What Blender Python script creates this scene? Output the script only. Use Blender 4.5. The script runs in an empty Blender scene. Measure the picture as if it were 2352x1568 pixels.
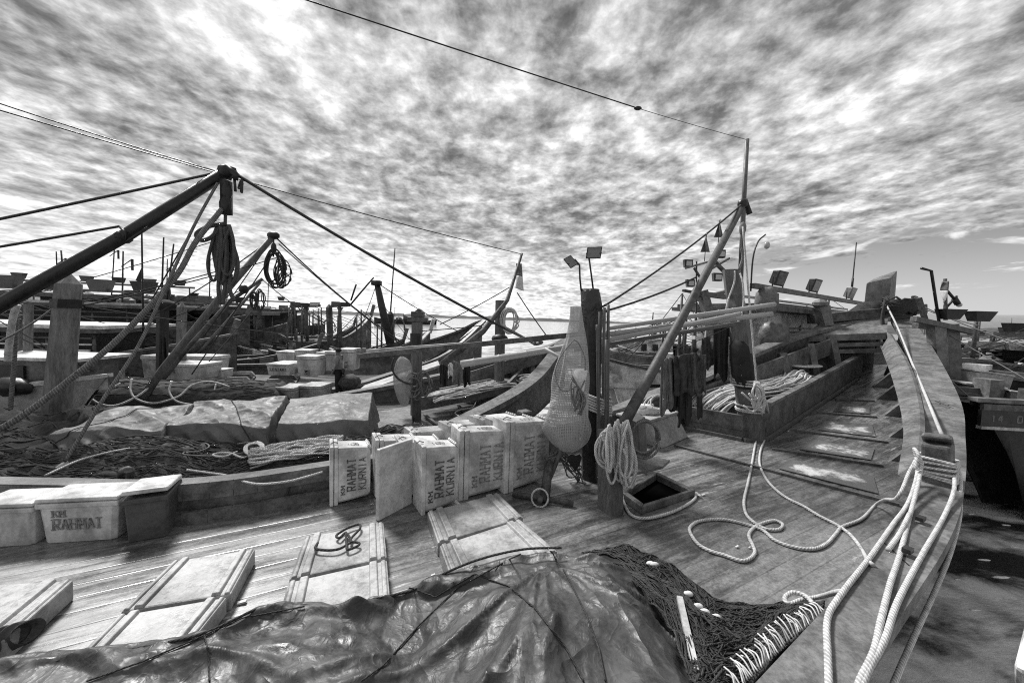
import bpy, bmesh, math, random
from mathutils import Vector, Matrix, noise
V = Vector
R_ = math.radians
SC = bpy.context.scene
COL = SC.collection
rnd = random.Random(7)

# ------------------------------------------------------------------ camera
F = 882.0                       # focal length in photo units (photo counted as 2352 x 1568)
H = 2.0                         # eye height above the near deck
PITCH, ROLL = 3.31, 1.86
cam_d = bpy.data.cameras.new('camera'); cam = bpy.data.objects.new('camera', cam_d); COL.objects.link(cam)
CAMM = Matrix.Rotation(R_(90 - PITCH), 3, 'X') @ Matrix.Rotation(R_(ROLL), 3, 'Z')
cam.matrix_world = Matrix.Translation((0, 0, H)) @ CAMM.to_4x4()
cam_d.sensor_width = 36; cam_d.lens = F / 2352 * 36
cam_d.clip_start = .05; cam_d.clip_end = 30000
SC.camera = cam
SC.view_settings.view_transform = 'Standard'; SC.view_settings.look = 'None'
SC.view_settings.exposure = 0.42; SC.view_settings.gamma = 1
SC.cycles.max_bounces = 6; SC.cycles.transparent_max_bounces = 16
SC.cycles.use_denoising = False; SC.cycles.filter_width = 1.1

# ------------------------------------------------------------------ sky and sun
SUN_EL, SUN_AZ = 52, -42        # degrees; azimuth from +Y towards +X
w = bpy.data.worlds.new('World'); SC.world = w; w.use_nodes = True
nt = w.node_tree; nt.nodes.clear()
def NN(t, **k):
    n = nt.nodes.new(t)
    for a, b in k.items(): setattr(n, a, b)
    return n
def LK(a, b): nt.links.new(a, b)
def MA(op, a, b=None, c=None, clamp=False):
    n = NN('ShaderNodeMath', operation=op, use_clamp=clamp)
    for i, x in enumerate((a, b, c)):
        if x is None: continue
        if isinstance(x, (int, float)): n.inputs[i].default_value = x
        else: LK(x, n.inputs[i])
    return n.outputs[0]
def MR(x, a, b, c=0, d=1):
    n = NN('ShaderNodeMapRange', interpolation_type='SMOOTHSTEP')
    LK(x, n.inputs[0])
    for i, q in enumerate((a, b, c, d)): n.inputs[i + 1].default_value = q
    return n.outputs[0]
out = NN('ShaderNodeOutputWorld'); bg = NN('ShaderNodeBackground')
sky = NN('ShaderNodeTexSky', sky_type='NISHITA', sun_disc=False)
sky.sun_elevation = R_(SUN_EL); sky.sun_rotation = R_(SUN_AZ)
tc = NN('ShaderNodeTexCoord'); sp = NN('ShaderNodeSeparateXYZ'); LK(tc.outputs['Generated'], sp.inputs[0])
X_, Y_, Z_ = sp.outputs
zc = MA('ADD', MA('MAXIMUM', Z_, 0.0), 0.12)
cu, cv = MA('DIVIDE', X_, zc), MA('DIVIDE', Y_, zc)
cb = NN('ShaderNodeCombineXYZ'); LK(cu, cb.inputs[0]); LK(cv, cb.inputs[1])
mp = NN('ShaderNodeMapping'); LK(cb.outputs[0], mp.inputs[0]); mp.inputs['Rotation'].default_value = (0, 0, R_(-6))
mp.inputs['Scale'].default_value = (1.12, 1.0, 1)
def NZ(vec, scale, detail, rough, dist=0, off=0):
    n = NN('ShaderNodeTexNoise', noise_dimensions='4D'); LK(vec, n.inputs['Vector'])
    n.inputs['W'].default_value = off; n.inputs['Scale'].default_value = scale
    n.inputs['Detail'].default_value = detail; n.inputs['Roughness'].default_value = rough
    n.inputs['Distortion'].default_value = dist
    return n.outputs['Fac']
big = NZ(mp.outputs[0], .9, 3, .5, .2, 3.1)
mid = NZ(mp.outputs[0], 4.4, 4, .52, .35, 1.7)
puff = NZ(mp.outputs[0], 10.0, 8, .60, .25, 31.0)
fin = NZ(mp.outputs[0], 34.0, 8, .68, .2, 9.2)
s = MA('ADD', MA('ADD', MA('MULTIPLY', mid, .44), MA('ADD', MA('MULTIPLY', big, .22), .045)), MA('ADD', MA('MULTIPLY', fin, .13), MA('MULTIPLY', puff, .40)))   # about .70 on average
s = MA('ADD', s, MA('MULTIPLY', MR(Z_, .26, .02), .055))     # thinner, brighter cloud low down
ramp = NN('ShaderNodeValToRGB'); LK(s, ramp.inputs[0])
e = ramp.color_ramp.elements
e[0].position = .46; e[0].color = (.08,) * 3 + (1,)
e[1].position = .81; e[1].color = (1.12,) * 3 + (1,)
for p_, c_ in ((.55, .17), (.60, .29), (.645, .43), (.695, .62), (.745, .86)):
    q = e.new(p_); q.color = (c_,) * 3 + (1,)
glow = MA('MULTIPLY', MR(Z_, .30, .03), MR(X_, .55, -.1))
ccol = MA('ADD', ramp.outputs[0], MA('MULTIPLY', glow, .26))
# clear patch low on the right: smooth grey sky with small clouds
bw = NN('ShaderNodeRGBToBW'); LK(sky.outputs[0], bw.inputs[0])
clear = MA('MULTIPLY', bw.outputs[0], .085)
clear = MA('ADD', MA('MULTIPLY', clear, .35), MA('ADD', MA('MULTIPLY', MR(Z_, .24, .0), .30), .12))
edge = MA('ADD', MA('SUBTRACT', MA('MULTIPLY', X_, .115), Z_), .105)
edge = MA('ADD', edge, MA('MULTIPLY', MA('SUBTRACT', mid, .5), .22))
cm = MA('MULTIPLY', MA('MULTIPLY', MR(edge, -.02, .03), MR(X_, .2, .5)), MR(Y_, -.1, .2))
wisp = NZ(mp.outputs[0], 1.5, 6, .62, .6, 22.0)
wm = MR(wisp, .56, .68)
clear2 = MA('ADD', MA('MULTIPLY', clear, MA('SUBTRACT', 1.0, wm)), MA('MULTIPLY', wm, .80))
fac = MA('ADD', MA('MULTIPLY', ccol, MA('SUBTRACT', 1.0, cm)), MA('MULTIPLY', clear2, cm))
lowm = MR(Z_, -.02, .0)
fac = MA('MULTIPLY', fac, MA('ADD', MA('MULTIPLY', lowm, .85), .15))
cc = NN('ShaderNodeCombineColor')
for i in range(3): LK(MA('MULTIPLY', fac, 8.0), cc.inputs[i])
LK(cc.outputs[0], bg.inputs['Color']); bg.inputs['Strength'].default_value = .112
LK(bg.outputs[0], out.inputs[0])
sd = bpy.data.lights.new('sun', 'SUN'); sd.energy = 4.0; sd.angle = R_(13); sd.color = (1, .995, .985)
so = bpy.data.objects.new('sun', sd); COL.objects.link(so)
a_, e_ = R_(SUN_AZ), R_(SUN_EL)
so.rotation_euler = V((math.sin(a_) * math.cos(e_), math.cos(a_) * math.cos(e_), math.sin(e_))).to_track_quat('Z', 'Y').to_euler()

# ------------------------------------------------------------------ picture units to place
def ray(px, py):
    return (CAMM @ V(((px - 1176) / F, (784 - py) / F, -1.0))).normalized()
def at(px, py, Y):                       # point of that sight line standing Y metres out
    d = ray(px, py); return V((0, 0, H)) + d * (Y / d.y)
def ext(a, b, k): a, b = at(*a), at(*b); return a + (a - b) * k   # carried on past a
def onz(px, py, z):
    d = ray(px, py); return V((0, 0, H)) + d * ((z - H) / d.z)
def deckz(x, y):
    t = x * .788 + y * .616 - 6.0
    return .011 * t * t if t > 0 else 0.0
def dk(px, py, dz=0.0):                  # on the curved main deck
    z = dz; p = None
    for _ in range(40):
        p = onz(px, py, z); z = z * .5 + .5 * (deckz(p.x, p.y) + dz)
    return V((p.x, p.y, deckz(p.x, p.y) + dz))

# ------------------------------------------------------------------ materials
MATS = {}
def mat(name, v, dv=.35, scale=6, rough=.7, bump=.25, stretch=(1, 1, 1), uv=False, detail=8, spec=.4, fine=None, rot=0, metal=0, stain=0):
    if name in MATS: return MATS[name]
    m = bpy.data.materials.new(name); m.use_nodes = True; MATS[name] = m
    global nt
    nt = m.node_tree; bs = nt.nodes['Principled BSDF']
    t = NN('ShaderNodeTexCoord'); mpn = NN('ShaderNodeMapping'); LK(t.outputs['UV' if uv else 'Object'], mpn.inputs[0])
    mpn.inputs['Scale'].default_value = stretch; mpn.inputs['Rotation'].default_value = (0, 0, rot)
    vec = mpn.outputs[0]
    n1 = NZ(vec, scale, detail, .65, .4, 1.3); n2 = NZ(vec, scale * 4.3, detail, .7, .2, 5.3)
    n4 = NZ(vec, scale * 15, 5, .7, 0, 8.8)
    x = MA('ADD', MA('ADD', MA('MULTIPLY', n1, .42), MA('MULTIPLY', n2, .34)), MA('MULTIPLY', n4, .24))
    f = MR(x, .39, .61, v * (1 - dv), min(.92, v * (1 + dv)))
    if stain:
        n3 = NZ(vec, scale * .55, 4, .6, .8, 12.0)
        f = MA('MULTIPLY', f, MR(n3, .36, .54, 1 - stain, 1))
    c = NN('ShaderNodeCombineColor')
    for i in range(3): LK(f, c.inputs[i])
    LK(c.outputs[0], bs.inputs['Base Color'])
    bs.inputs['Roughness'].default_value = rough; bs.inputs['Specular IOR Level'].default_value = spec; bs.inputs['Metallic'].default_value = metal
    LK(MR(n2, .3, .7, max(.05, rough - .15), min(1, rough + .15)), bs.inputs['Roughness'])
    if bump:
        b = NN('ShaderNodeBump'); b.inputs['Strength'].default_value = bump; b.inputs['Distance'].default_value = .02
        LK(x, b.inputs['Height']); LK(b.outputs[0], bs.inputs['Normal'])
    return m
def rope_mat(name, v, dv=.42, turns=36):
    if name in MATS: return MATS[name]
    m = bpy.data.materials.new(name); m.use_nodes = True; MATS[name] = m
    global nt
    nt = m.node_tree; bs = nt.nodes['Principled BSDF']
    t = NN('ShaderNodeTexCoord'); s_ = NN('ShaderNodeSeparateXYZ'); LK(t.outputs['UV'], s_.inputs[0])
    ph = MA('ADD', MA('MULTIPLY', s_.outputs[0], turns), MA('MULTIPLY', s_.outputs[1], 3.0))
    st = MA('ABSOLUTE', MA('SUBTRACT', MA('FRACT', ph), .5))          # 0 in the groove centre .. .5
    n1 = NZ(t.outputs['Object'], 22, 6, .7, 0, 2.0)
    f = MA('MULTIPLY', MR(st, .0, .32, 1.0, 1 - dv), MR(n1, .3, .7, v * (1 - dv * .8), min(.9, v * 1.12)))
    c = NN('ShaderNodeCombineColor')
    for i in range(3): LK(f, c.inputs[i])
    LK(c.outputs[0], bs.inputs['Base Color']); bs.inputs['Roughness'].default_value = .85; bs.inputs['Specular IOR Level'].default_value = .2
    b = NN('ShaderNodeBump'); b.inputs['Strength'].default_value = .5; b.inputs['Distance'].default_value = .01; b.invert = True
    LK(st, b.inputs['Height']); LK(b.outputs[0], bs.inputs['Normal'])
    return m
ROPE_W = rope_mat('white_rope', .74); ROPE_G = rope_mat('grey_rope', .30); ROPE_D = rope_mat('dark_rope', .07, .4); ROPE_M = rope_mat('worn_rope', .26, .5)
M_PAINT = mat('painted_wood', .115, .55, 4, .5, .35, stain=.35)
M_PAINTL = mat('light_painted_wood', .145, .5, 4, .55, .35, stain=.4)
M_DARKW = mat('dark_wood', .085, .75, 5, .6, .35, stain=.4)
M_BLACK = mat('black_tar_wood', .018, .8, 6, .45, .3)
M_POST = mat('grey_post_wood', .17, .5, 4, .75, .35, (1.6, 1.6, .35), stain=.3)
M_BROWN = mat('brown_wood', .10, .5, 5, .55, .3, (2, 2, .4))
M_PALE = mat('pale_wood', .42, .35, 4, .7, .25, stain=.3)
M_WHITE = mat('white_paint', .66, .35, 4, .6, .2, stain=.45)
M_PLAS = mat('white_plastic', .56, .28, 2.4, .45, .2, stain=.42)
M_PLASG = mat('grey_plastic', .36, .4, 4, .5, .25, stain=.5)
M_PLASD = mat('dark_plastic', .07, .4, 3, .45, .1)
M_INK = mat('stencil_ink', .035, .5, 30, .8, .0)
M_INKL = mat('light_stencil_ink', .55, .3, 30, .8, .0)
M_METAL = mat('dark_metal', .025, .6, 9, .45, .2, metal=.3)
M_METALG = mat('grey_metal', .2, .4, 8, .4, .15, metal=.5)
M_BAMBOO = mat('bamboo', .34, .4, 7, .5, .2, (.35, 3, 1), uv=True, stain=.35)
M_CLOTHD = mat('dark_cloth', .02, .6, 8, .9, .3)
M_CLOTHG = mat('grey_cloth', .14, .4, 8, .9, .3)
M_CLOTHL = mat('light_cloth', .6, .25, 8, .9, .3)
M_SKIN = mat('skin', .13, .2, 12, .6, .05)
M_HAIR = mat('hair', .012, .3, 20, .7, .2)
M_NETD = mat('dark_net', .014, .9, 14, .9, 1.0, (1, 1, 1), detail=12)
M_NETB = mat('brown_net', .06, .8, 14, .9, 1.0, (.35, 2.2, 1), detail=12, rot=R_(-28))
M_CONC = mat('rough_concrete', .3, .35, 6, .9, .6)
M_LAND = mat('far_land', .06, .5, .03, .95, 0)
M_HILL = mat('far_hill', .27, .10, .002, 1, 0, spec=0)  # paler than the land: distance haze put into the colour
M_GLASS = mat('lamp_glass', .35, .2, 5, .12, 0, spec=.8)
M_FLOAT = mat('pale_float', .6, .3, 8, .7, .2)
def boat_grey(v): return mat('boat_paint_%02d' % int(v * 100), v, .45, 2.2, .55, .2, stain=.45)

def tarp_mat(name, v, sc=1.6, lo=.4, hi=1.7, ro=.34):
    m = bpy.data.materials.new(name); m.use_nodes = True
    global nt
    nt = m.node_tree; bs = nt.nodes['Principled BSDF']; t = NN('ShaderNodeTexCoord'); o = t.outputs['Object']
    n1 = NZ(o, sc, 9, .62, 1.0, .4); n2 = NZ(o, sc * 5, 8, .7, .8, 2.1); n3 = NZ(o, sc * 22, 6, .7, .3, 7.7)
    x = MA('ADD', MA('ADD', MA('MULTIPLY', n1, .45), MA('MULTIPLY', n2, .33)), MA('MULTIPLY', n3, .22))
    f = MR(x, .38, .62, v * lo, v * hi)
    c = NN('ShaderNodeCombineColor')
    for i in range(3): LK(f, c.inputs[i])
    LK(c.outputs[0], bs.inputs['Base Color'])
    LK(MR(n2, .35, .65, ro - .06, ro + .24), bs.inputs['Roughness']); bs.inputs['Specular IOR Level'].default_value = .6
    def crease(k, off, dist=.8):
        q = NZ(o, k * sc / 1.6, 2, .5, dist, off); return MA('POWER', MA('SUBTRACT', 1.0, MA('MULTIPLY', MA('ABSOLUTE', MA('SUBTRACT', q, .5)), 3.2), clamp=True), 2.0)
    hgt = MA('ADD', MA('ADD', MA('MULTIPLY', crease(2.2, 1.0), .7), MA('MULTIPLY', crease(5.5, 5.0), .22)), MA('ADD', MA('MULTIPLY', crease(17, 9.0), .07), MA('MULTIPLY', n3, .07)))
    b = NN('ShaderNodeBump'); b.inputs['Strength'].default_value = .65; b.inputs['Distance'].default_value = .035
    LK(hgt, b.inputs['Height']); LK(b.outputs[0], bs.inputs['Normal'])
    return m
M_TARP = tarp_mat('dark_tarpaulin', .042, 1.6, .5, 1.6, .44); M_TARPL = tarp_mat('light_tarpaulin', .095, 1.3, .7, 1.3, .56)

def deck_mat(name, v, ang, plank=.16, wet=.5, worn=.5):
    m = bpy.data.materials.new(name); m.use_nodes = True
    global nt
    nt = m.node_tree; bs = nt.nodes['Principled BSDF']; t = NN('ShaderNodeTexCoord')
    mpn = NN('ShaderNodeMapping', vector_type='POINT'); LK(t.outputs['Object'], mpn.inputs[0]); mpn.inputs['Rotation'].default_value = (0, 0, ang)
    ss = NN('ShaderNodeSeparateXYZ'); LK(mpn.outputs[0], ss.inputs[0])
    st = NN('ShaderNodeMapping'); LK(mpn.outputs[0], st.inputs[0]); st.inputs['Scale'].default_value = (.22, 1.9, 1)
    st2 = NN('ShaderNodeMapping'); LK(mpn.outputs[0], st2.inputs[0]); st2.inputs['Scale'].default_value = (.55, 1.3, 1)
    pl = MA('FRACT', MA('DIVIDE', ss.outputs[1], plank))
    seam = MA('MINIMUM', MR(pl, 0, .05), MR(pl, 1, .95))
    wn = NN('ShaderNodeTexWhiteNoise', noise_dimensions='1D'); LK(MA('FLOOR', MA('DIVIDE', ss.outputs[1], plank)), wn.inputs['W'])
    g1 = NZ(st.outputs[0], 7, 9, .7, .3, 1.1); g2 = NZ(st2.outputs[0], 11, 9, .75, .6, 4.4); g3 = NZ(mpn.outputs[0], .9, 4, .55, .5, 7.0)
    x = MA('ADD', MA('ADD', MA('MULTIPLY', g1, .4), MA('MULTIPLY', g2, .3)), MA('ADD', MA('MULTIPLY', g3, .3), MA('MULTIPLY', MA('SUBTRACT', wn.outputs[0], .5), .06)))
    f = MR(x, .41, .60, v * (1 - worn), v * (1 + 1.6 * worn))
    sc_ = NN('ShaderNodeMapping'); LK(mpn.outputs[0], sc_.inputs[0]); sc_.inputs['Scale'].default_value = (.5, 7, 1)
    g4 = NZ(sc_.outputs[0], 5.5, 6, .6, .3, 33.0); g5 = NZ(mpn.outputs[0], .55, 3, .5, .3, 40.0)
    f = MA('ADD', f, MA('MULTIPLY', MA('MULTIPLY', MR(g4, .56, .68), MR(g5, .42, .6)), .26))  # pale worn streaks along the planks, also painting in wet sheen
    g6 = NZ(mpn.outputs[0], 45, 4, .7, 0, 3.3); f = MA('MULTIPLY', f, MR(g6, .35, .65, .72, 1.3))
    f = MA('MULTIPLY', f, MR(seam, 0, 1, .66, 1))
    c = NN('ShaderNodeCombineColor')
    for i in range(3): LK(f, c.inputs[i])
    LK(c.outputs[0], bs.inputs['Base Color'])
    wetn = NZ(st.outputs[0], 2.6, 7, .65, .4, 15.0)
    LK(MR(wetn, .36, .60, .14, .5), bs.inputs['Roughness']); bs.inputs['Specular IOR Level'].default_value = wet
    b = NN('ShaderNodeBump'); b.inputs['Strength'].default_value = .32; b.inputs['Distance'].default_value = .012
    LK(MA('ADD', MA('MULTIPLY', x, 1.2), MA('MULTIPLY', seam, .5)), b.inputs['Height']); LK(b.outputs[0], bs.inputs['Normal'])
    return m

# ------------------------------------------------------------------ mesh collector
class MB:
    def __init__(s): s.v = []; s.f = []; s.uv = []; s.has_uv = False
    def add(s, vs, fs, uvs=None):
        o = len(s.v); s.v += [tuple(p) for p in vs]
        for i, f in enumerate(fs):
            s.f.append([o + k for k in f])
            s.uv.append(uvs[i] if uvs else None)
        if uvs: s.has_uv = True
        return s
    def hexa(s, p):                      # p: four bottom points counter-clockwise, four top points
        return s.add(p, [(3, 2, 1, 0), (4, 5, 6, 7), (0, 1, 5, 4), (1, 2, 6, 5), (2, 3, 7, 6), (3, 0, 4, 7)])
    def box(s, c, d, rz=0, M=None, taper=1.0):
        c = V(c); x, y, z = d[0] / 2, d[1] / 2, d[2] / 2
        P = [V((-x * (taper if k < 0 else 1), -y * (taper if k < 0 else 1), k * z)) for k in ()]
        q = []
        for sz in (-1, 1):
            k = taper if sz < 0 else 1.0
            for sx, sy in ((-1, -1), (1, -1), (1, 1), (-1, 1)): q.append(V((sx * x * k, sy * y * k, sz * z)))
        R = M if M is not None else Matrix.Rotation(rz, 3, 'Z')
        return s.hexa([R @ p + c for p in q])
    def bar(s, a, b, wd, ht, up=(0, 0, 1), w2=None, h2=None):   # beam of rectangular section from a to b
        a, b = V(a), V(b); d = (b - a).normalized(); up = V(up)
        if abs(d.dot(up)) > .97: up = V((0, 1, 0)) if abs(d.y) < .9 else V((1, 0, 0))
        sx = d.cross(up).normalized(); uz = sx.cross(d).normalized()
        w2 = wd if w2 is None else w2; h2 = ht if h2 is None else h2
        q = []
        for p, ww, hh in ((a, wd, ht), (b, w2, h2)):
            for i, j in ((-1, -1), (1, -1), (1, 1), (-1, 1)): q.append(p + sx * (i * ww / 2) + uz * (j * hh / 2))
        return s.add(q, [(0, 1, 2, 3), (7, 6, 5, 4), (0, 4, 5, 1), (1, 5, 6, 2), (2, 6, 7, 3), (3, 7, 4, 0)])
    def tube(s, pts, r, seg=6, cap=True, r1=None):
        pts = [V(p) for p in pts]; n = len(pts)
        if n < 2: return s
        vs, fs, uvs = [], [], []; L = 0; t0 = (pts[1] - pts[0]).normalized()
        up = V((0, 0, 1)) if abs(t0.z) < .9 else V((1, 0, 0))
        nx = t0.cross(up).normalized(); ls = []
        for i, p in enumerate(pts):
            t = (pts[min(i + 1, n - 1)] - pts[max(i - 1, 0)])
            t = t.normalized() if t.length > 1e-9 else t0
            nx = (nx - t * nx.dot(t)); nx = nx.normalized() if nx.length > 1e-6 else t.orthogonal().normalized()
            ny = t.cross(nx)
            if i: L += (pts[i] - pts[i - 1]).length
            ls.append(L)
            rr = r if r1 is None else r + (r1 - r) * i / (n - 1)
            for k in range(seg):
                a = 2 * math.pi * k / seg; vs.append(p + nx * (rr * math.cos(a)) + ny * (rr * math.sin(a)))
        for i in range(n - 1):
            for k in range(seg):
                k2 = (k + 1) % seg
                fs.append((i * seg + k, i * seg + k2, (i + 1) * seg + k2, (i + 1) * seg + k))
                uvs.append(((ls[i], k / seg), (ls[i], (k + 1) / seg), (ls[i + 1], (k + 1) / seg), (ls[i + 1], k / seg)))
        if cap:
            fs.append(tuple(range(seg - 1, -1, -1))); uvs.append(tuple((0, 0) for _ in range(seg)))
            fs.append(tuple((n - 1) * seg + k for k in range(seg))); uvs.append(tuple((L, 0) for _ in range(seg)))
        return s.add(vs, fs, uvs)
    def grid(s, fn, nu, nv):
        vs = [fn(i / nu, j / nv) for j in range(nv + 1) for i in range(nu + 1)]
        fs, uvs = [], []
        for j in range(nv):
            for i in range(nu):
                fs.append((j * (nu + 1) + i, j * (nu + 1) + i + 1, (j + 1) * (nu + 1) + i + 1, (j + 1) * (nu + 1) + i))
                uvs.append(((i / nu, j / nv), ((i + 1) / nu, j / nv), ((i + 1) / nu, (j + 1) / nv), (i / nu, (j + 1) / nv)))
        return s.add(vs, fs, uvs)
    def prism(s, poly, off):             # closed polygon extruded by a vector
        n = len(poly); poly = [V(p) for p in poly]; off = V(off)
        fs = [tuple(range(n - 1, -1, -1)), tuple(range(n, 2 * n))] + [(i, (i + 1) % n, n + (i + 1) % n, n + i) for i in range(n)]
        return s.add(poly + [p + off for p in poly], fs)
    def loft(s, rings, cap=True, closed=True):
        n = len(rings[0]); vs = [V(p) for r in rings for p in r]; fs, uvs = [], []
        for i in range(len(rings) - 1):
            for k in range(n if closed else n - 1):
                k2 = (k + 1) % n
                fs.append((i * n + k, i * n + k2, (i + 1) * n + k2, (i + 1) * n + k))
                u0, u1 = i / (len(rings) - 1), (i + 1) / (len(rings) - 1)
                uvs.append(((u0, k / n), (u0, (k + 1) / n), (u1, (k + 1) / n), (u1, k / n)))
        if cap and closed:
            fs.append(tuple(range(n - 1, -1, -1))); uvs.append(tuple((0, 0) for _ in range(n)))
            fs.append(tuple((len(rings) - 1) * n + k for k in range(n))); uvs.append(tuple((1, 0) for _ in range(n)))
        return s.add(vs, fs, uvs)
    def ball(s, c, r, nu=10, nv=6, sc=(1, 1, 1), fn=None):
        c = V(c)
        def g(u, v):
            a, b = 2 * math.pi * u, math.pi * (v - .5)
            p = V((math.cos(a) * math.cos(b), math.sin(a) * math.cos(b), math.sin(b)))
            k = r * (fn(p) if fn else 1)
            return c + V((p.x * sc[0], p.y * sc[1], p.z * sc[2])) * k
        return s.grid(g, nu, nv)
    def build(s, name, m, parent=None, smooth=False, bevel=0, thick=0, local=False):
        me = bpy.data.meshes.new(name)
        vs = s.v
        if parent is not None and not local:
            o = V((0, 0, 0)); q = parent
            while q: o = o + q.location; q = q.parent
            vs = [(p[0] - o.x, p[1] - o.y, p[2] - o.z) for p in vs]
        me.from_pydata([tuple(p) for p in vs], [], s.f)
        if s.has_uv:
            ul = me.uv_layers.new(name='UVMap'); k = 0
            for fi, f in enumerate(s.f):
                u = s.uv[fi]
                for j in range(len(f)):
                    if u: ul.data[k].uv = u[j]
                    k += 1
        me.validate(); me.update()
        if smooth:
            me.polygons.foreach_set('use_smooth', [True] * len(me.polygons))
        me.materials.append(m)
        ob = bpy.data.objects.new(name, me); COL.objects.link(ob)
        if parent is not None: ob.parent = parent
        if bevel:
            b = ob.modifiers.new('bevel', 'BEVEL'); b.width = bevel; b.segments = 2; b.limit_method = 'ANGLE'; b.angle_limit = R_(40)
        if thick:
            b = ob.modifiers.new('solid', 'SOLIDIFY'); b.thickness = thick; b.offset = 0
        return ob
def tag(o, label=None, cat=None, group=None, kind=None):
    if label: o['label'] = label
    if cat: o['category'] = cat
    if group: o['group'] = group
    if kind: o['kind'] = kind
    return o
def thing(name, label, cat, loc=(0, 0, 0), group=None, rz=0):
    o = bpy.data.objects.new(name, None); COL.objects.link(o); o.location = loc; o.rotation_euler = (0, 0, rz); o.empty_display_size = .1
    return tag(o, label, cat, group)
def spline(pts, n=8):                    # Catmull-Rom through the points
    P = [V(p) for p in pts]
    if len(P) < 3: return [P[0].lerp(P[-1], i / n) for i in range(n + 1)]
    P = [P[0] * 2 - P[1]] + P + [P[-1] * 2 - P[-2]]; o = []
    for i in range(1, len(P) - 2):
        a, b, c, d = P[i - 1:i + 3]
        for k in range(n):
            t = k / n
            o.append(.5 * ((2 * b) + (c - a) * t + (2 * a - 5 * b + 4 * c - d) * t * t + (3 * b - a - 3 * c + d) * t ** 3))
    o.append(P[-2]); return o
def sag(a, b, d, n=14):
    a, b = V(a), V(b); return [a.lerp(b, i / n) - V((0, 0, d * 4 * (i / n) * (1 - i / n))) for i in range(n + 1)]
def PT(q, dz=0.0):
    return dk(q[0], q[1], dz) if len(q) == 2 else at(*q)
def rope(name, label, pts, r, m=None, cat='rope', group=None, seg=7, n=8, parent=None):
    mb = MB(); mb.tube(spline([PT(p, r) if not isinstance(p, V) else p for p in pts], n), r, seg)
    o = mb.build(name, m or ROPE_W, parent, True)
    if parent is None: tag(o, label, cat, group)
    return o
def wire(name, label, a, b, d, r, m=None, cat='rope', group=None, n=16, parent=None):
    mb = MB(); mb.tube(sag(PT(a) if not isinstance(a, V) else a, PT(b) if not isinstance(b, V) else b, d, n), r, 5)
    o = mb.build(name, m or ROPE_D, parent, True)
    if parent is None: tag(o, label, cat, group)
    return o
def coil_pts(c, rx, rz, turns, jit, ax=V((1, 0, 0)), az=V((0, 0, 1)), seed=0, n=18, dep=V((0, 1, 0)), dd=.04):
    r = random.Random(seed); o = []
    for t in range(turns):
        jx, jz, ox, oz, od = [r.uniform(-jit, jit) for _ in range(5)]
        for k in range(n):
            a = 2 * math.pi * k / n
            o.append(V(c) + ax * ((rx + jx) * math.cos(a) + ox * .6) + az * ((rz + jz) * math.sin(a) + oz * .6) + dep * (od * dd / max(jit, 1e-6) + dd * .3 * math.sin(2 * a + t)))
    return o
# block letters drawn with strokes: (x0, y0, x1, y1) in a unit cell
GLY = {'K': [(0, 0, 0, 1), (.08, .5, 1, 1), (.3, .62, 1, 0)], 'M': [(0, 0, 0, 1), (1, 0, 1, 1), (0, 1, .5, .35), (.5, .35, 1, 1)],
 'R': [(0, 0, 0, 1), (0, 1, .9, 1), (.95, 1, .95, .5), (0, .5, .95, .5), (.4, .5, 1, 0)], 'A': [(0, 0, .5, 1), (.5, 1, 1, 0), (.2, .38, .8, .38)],
 'H': [(0, 0, 0, 1), (1, 0, 1, 1), (0, .5, 1, .5)], 'T': [(.5, 0, .5, 1), (0, 1, 1, 1)], 'U': [(0, .05, 0, 1), (1, .05, 1, 1), (0, 0, 1, 0)],
 'N': [(0, 0, 0, 1), (1, 0, 1, 1), (0, 1, 1, 0)], 'I': [(.5, 0, .5, 1)], 'L': [(0, 0, 0, 1), (0, 0, 1, 0)], 'E': [(0, 0, 0, 1), (0, 0, 1, 0), (0, .5, .8, .5), (0, 1, 1, 1)],
 'S': [(0, 0, 1, 0), (1, 0, 1, .5), (0, .5, 1, .5), (0, .5, 0, 1), (0, 1, 1, 1)], 'O': [(0, 0, 1, 0), (1, 0, 1, 1), (0, 1, 1, 1), (0, 0, 0, 1)], 'X': [(0, 0, 1, 1), (0, 1, 1, 0)],
 'D': [(0, 0, 0, 1), (0, 0, .8, 0), (0, 1, .8, 1), (1, .1, 1, .9)], 'W': [(0, 1, .25, 0), (.25, 0, .5, .7), (.5, .7, .75, 0), (.75, 0, 1, 1)], 'V': [(0, 1, .5, 0), (.5, 0, 1, 1)],
 '0': [(0, 0, 1, 0), (1, 0, 1, 1), (0, 1, 1, 1), (0, 0, 0, 1)], '9': [(0, .5, 0, 1), (0, 1, 1, 1), (1, 0, 1, 1), (0, .5, 1, .5)], '8': [(0, 0, 1, 0), (1, 0, 1, 1), (0, 1, 1, 1), (0, 0, 0, 1), (0, .5, 1, .5)],
 '5': [(0, 0, 1, 0), (1, 0, 1, .5), (0, .5, 1, .5), (0, .5, 0, 1), (0, 1, 1, 1)],
 '1': [(.5, 0, .5, 1), (.2, .8, .5, 1)], '4': [(.75, 0, .75, 1), (0, .35, 1, .35), (0, .35, .75, 1)], '6': [(0, 0, 1, 0), (0, 0, 0, 1), (0, 1, .9, 1), (0, .5, 1, .5), (1, 0, 1, .5)]}
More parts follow.
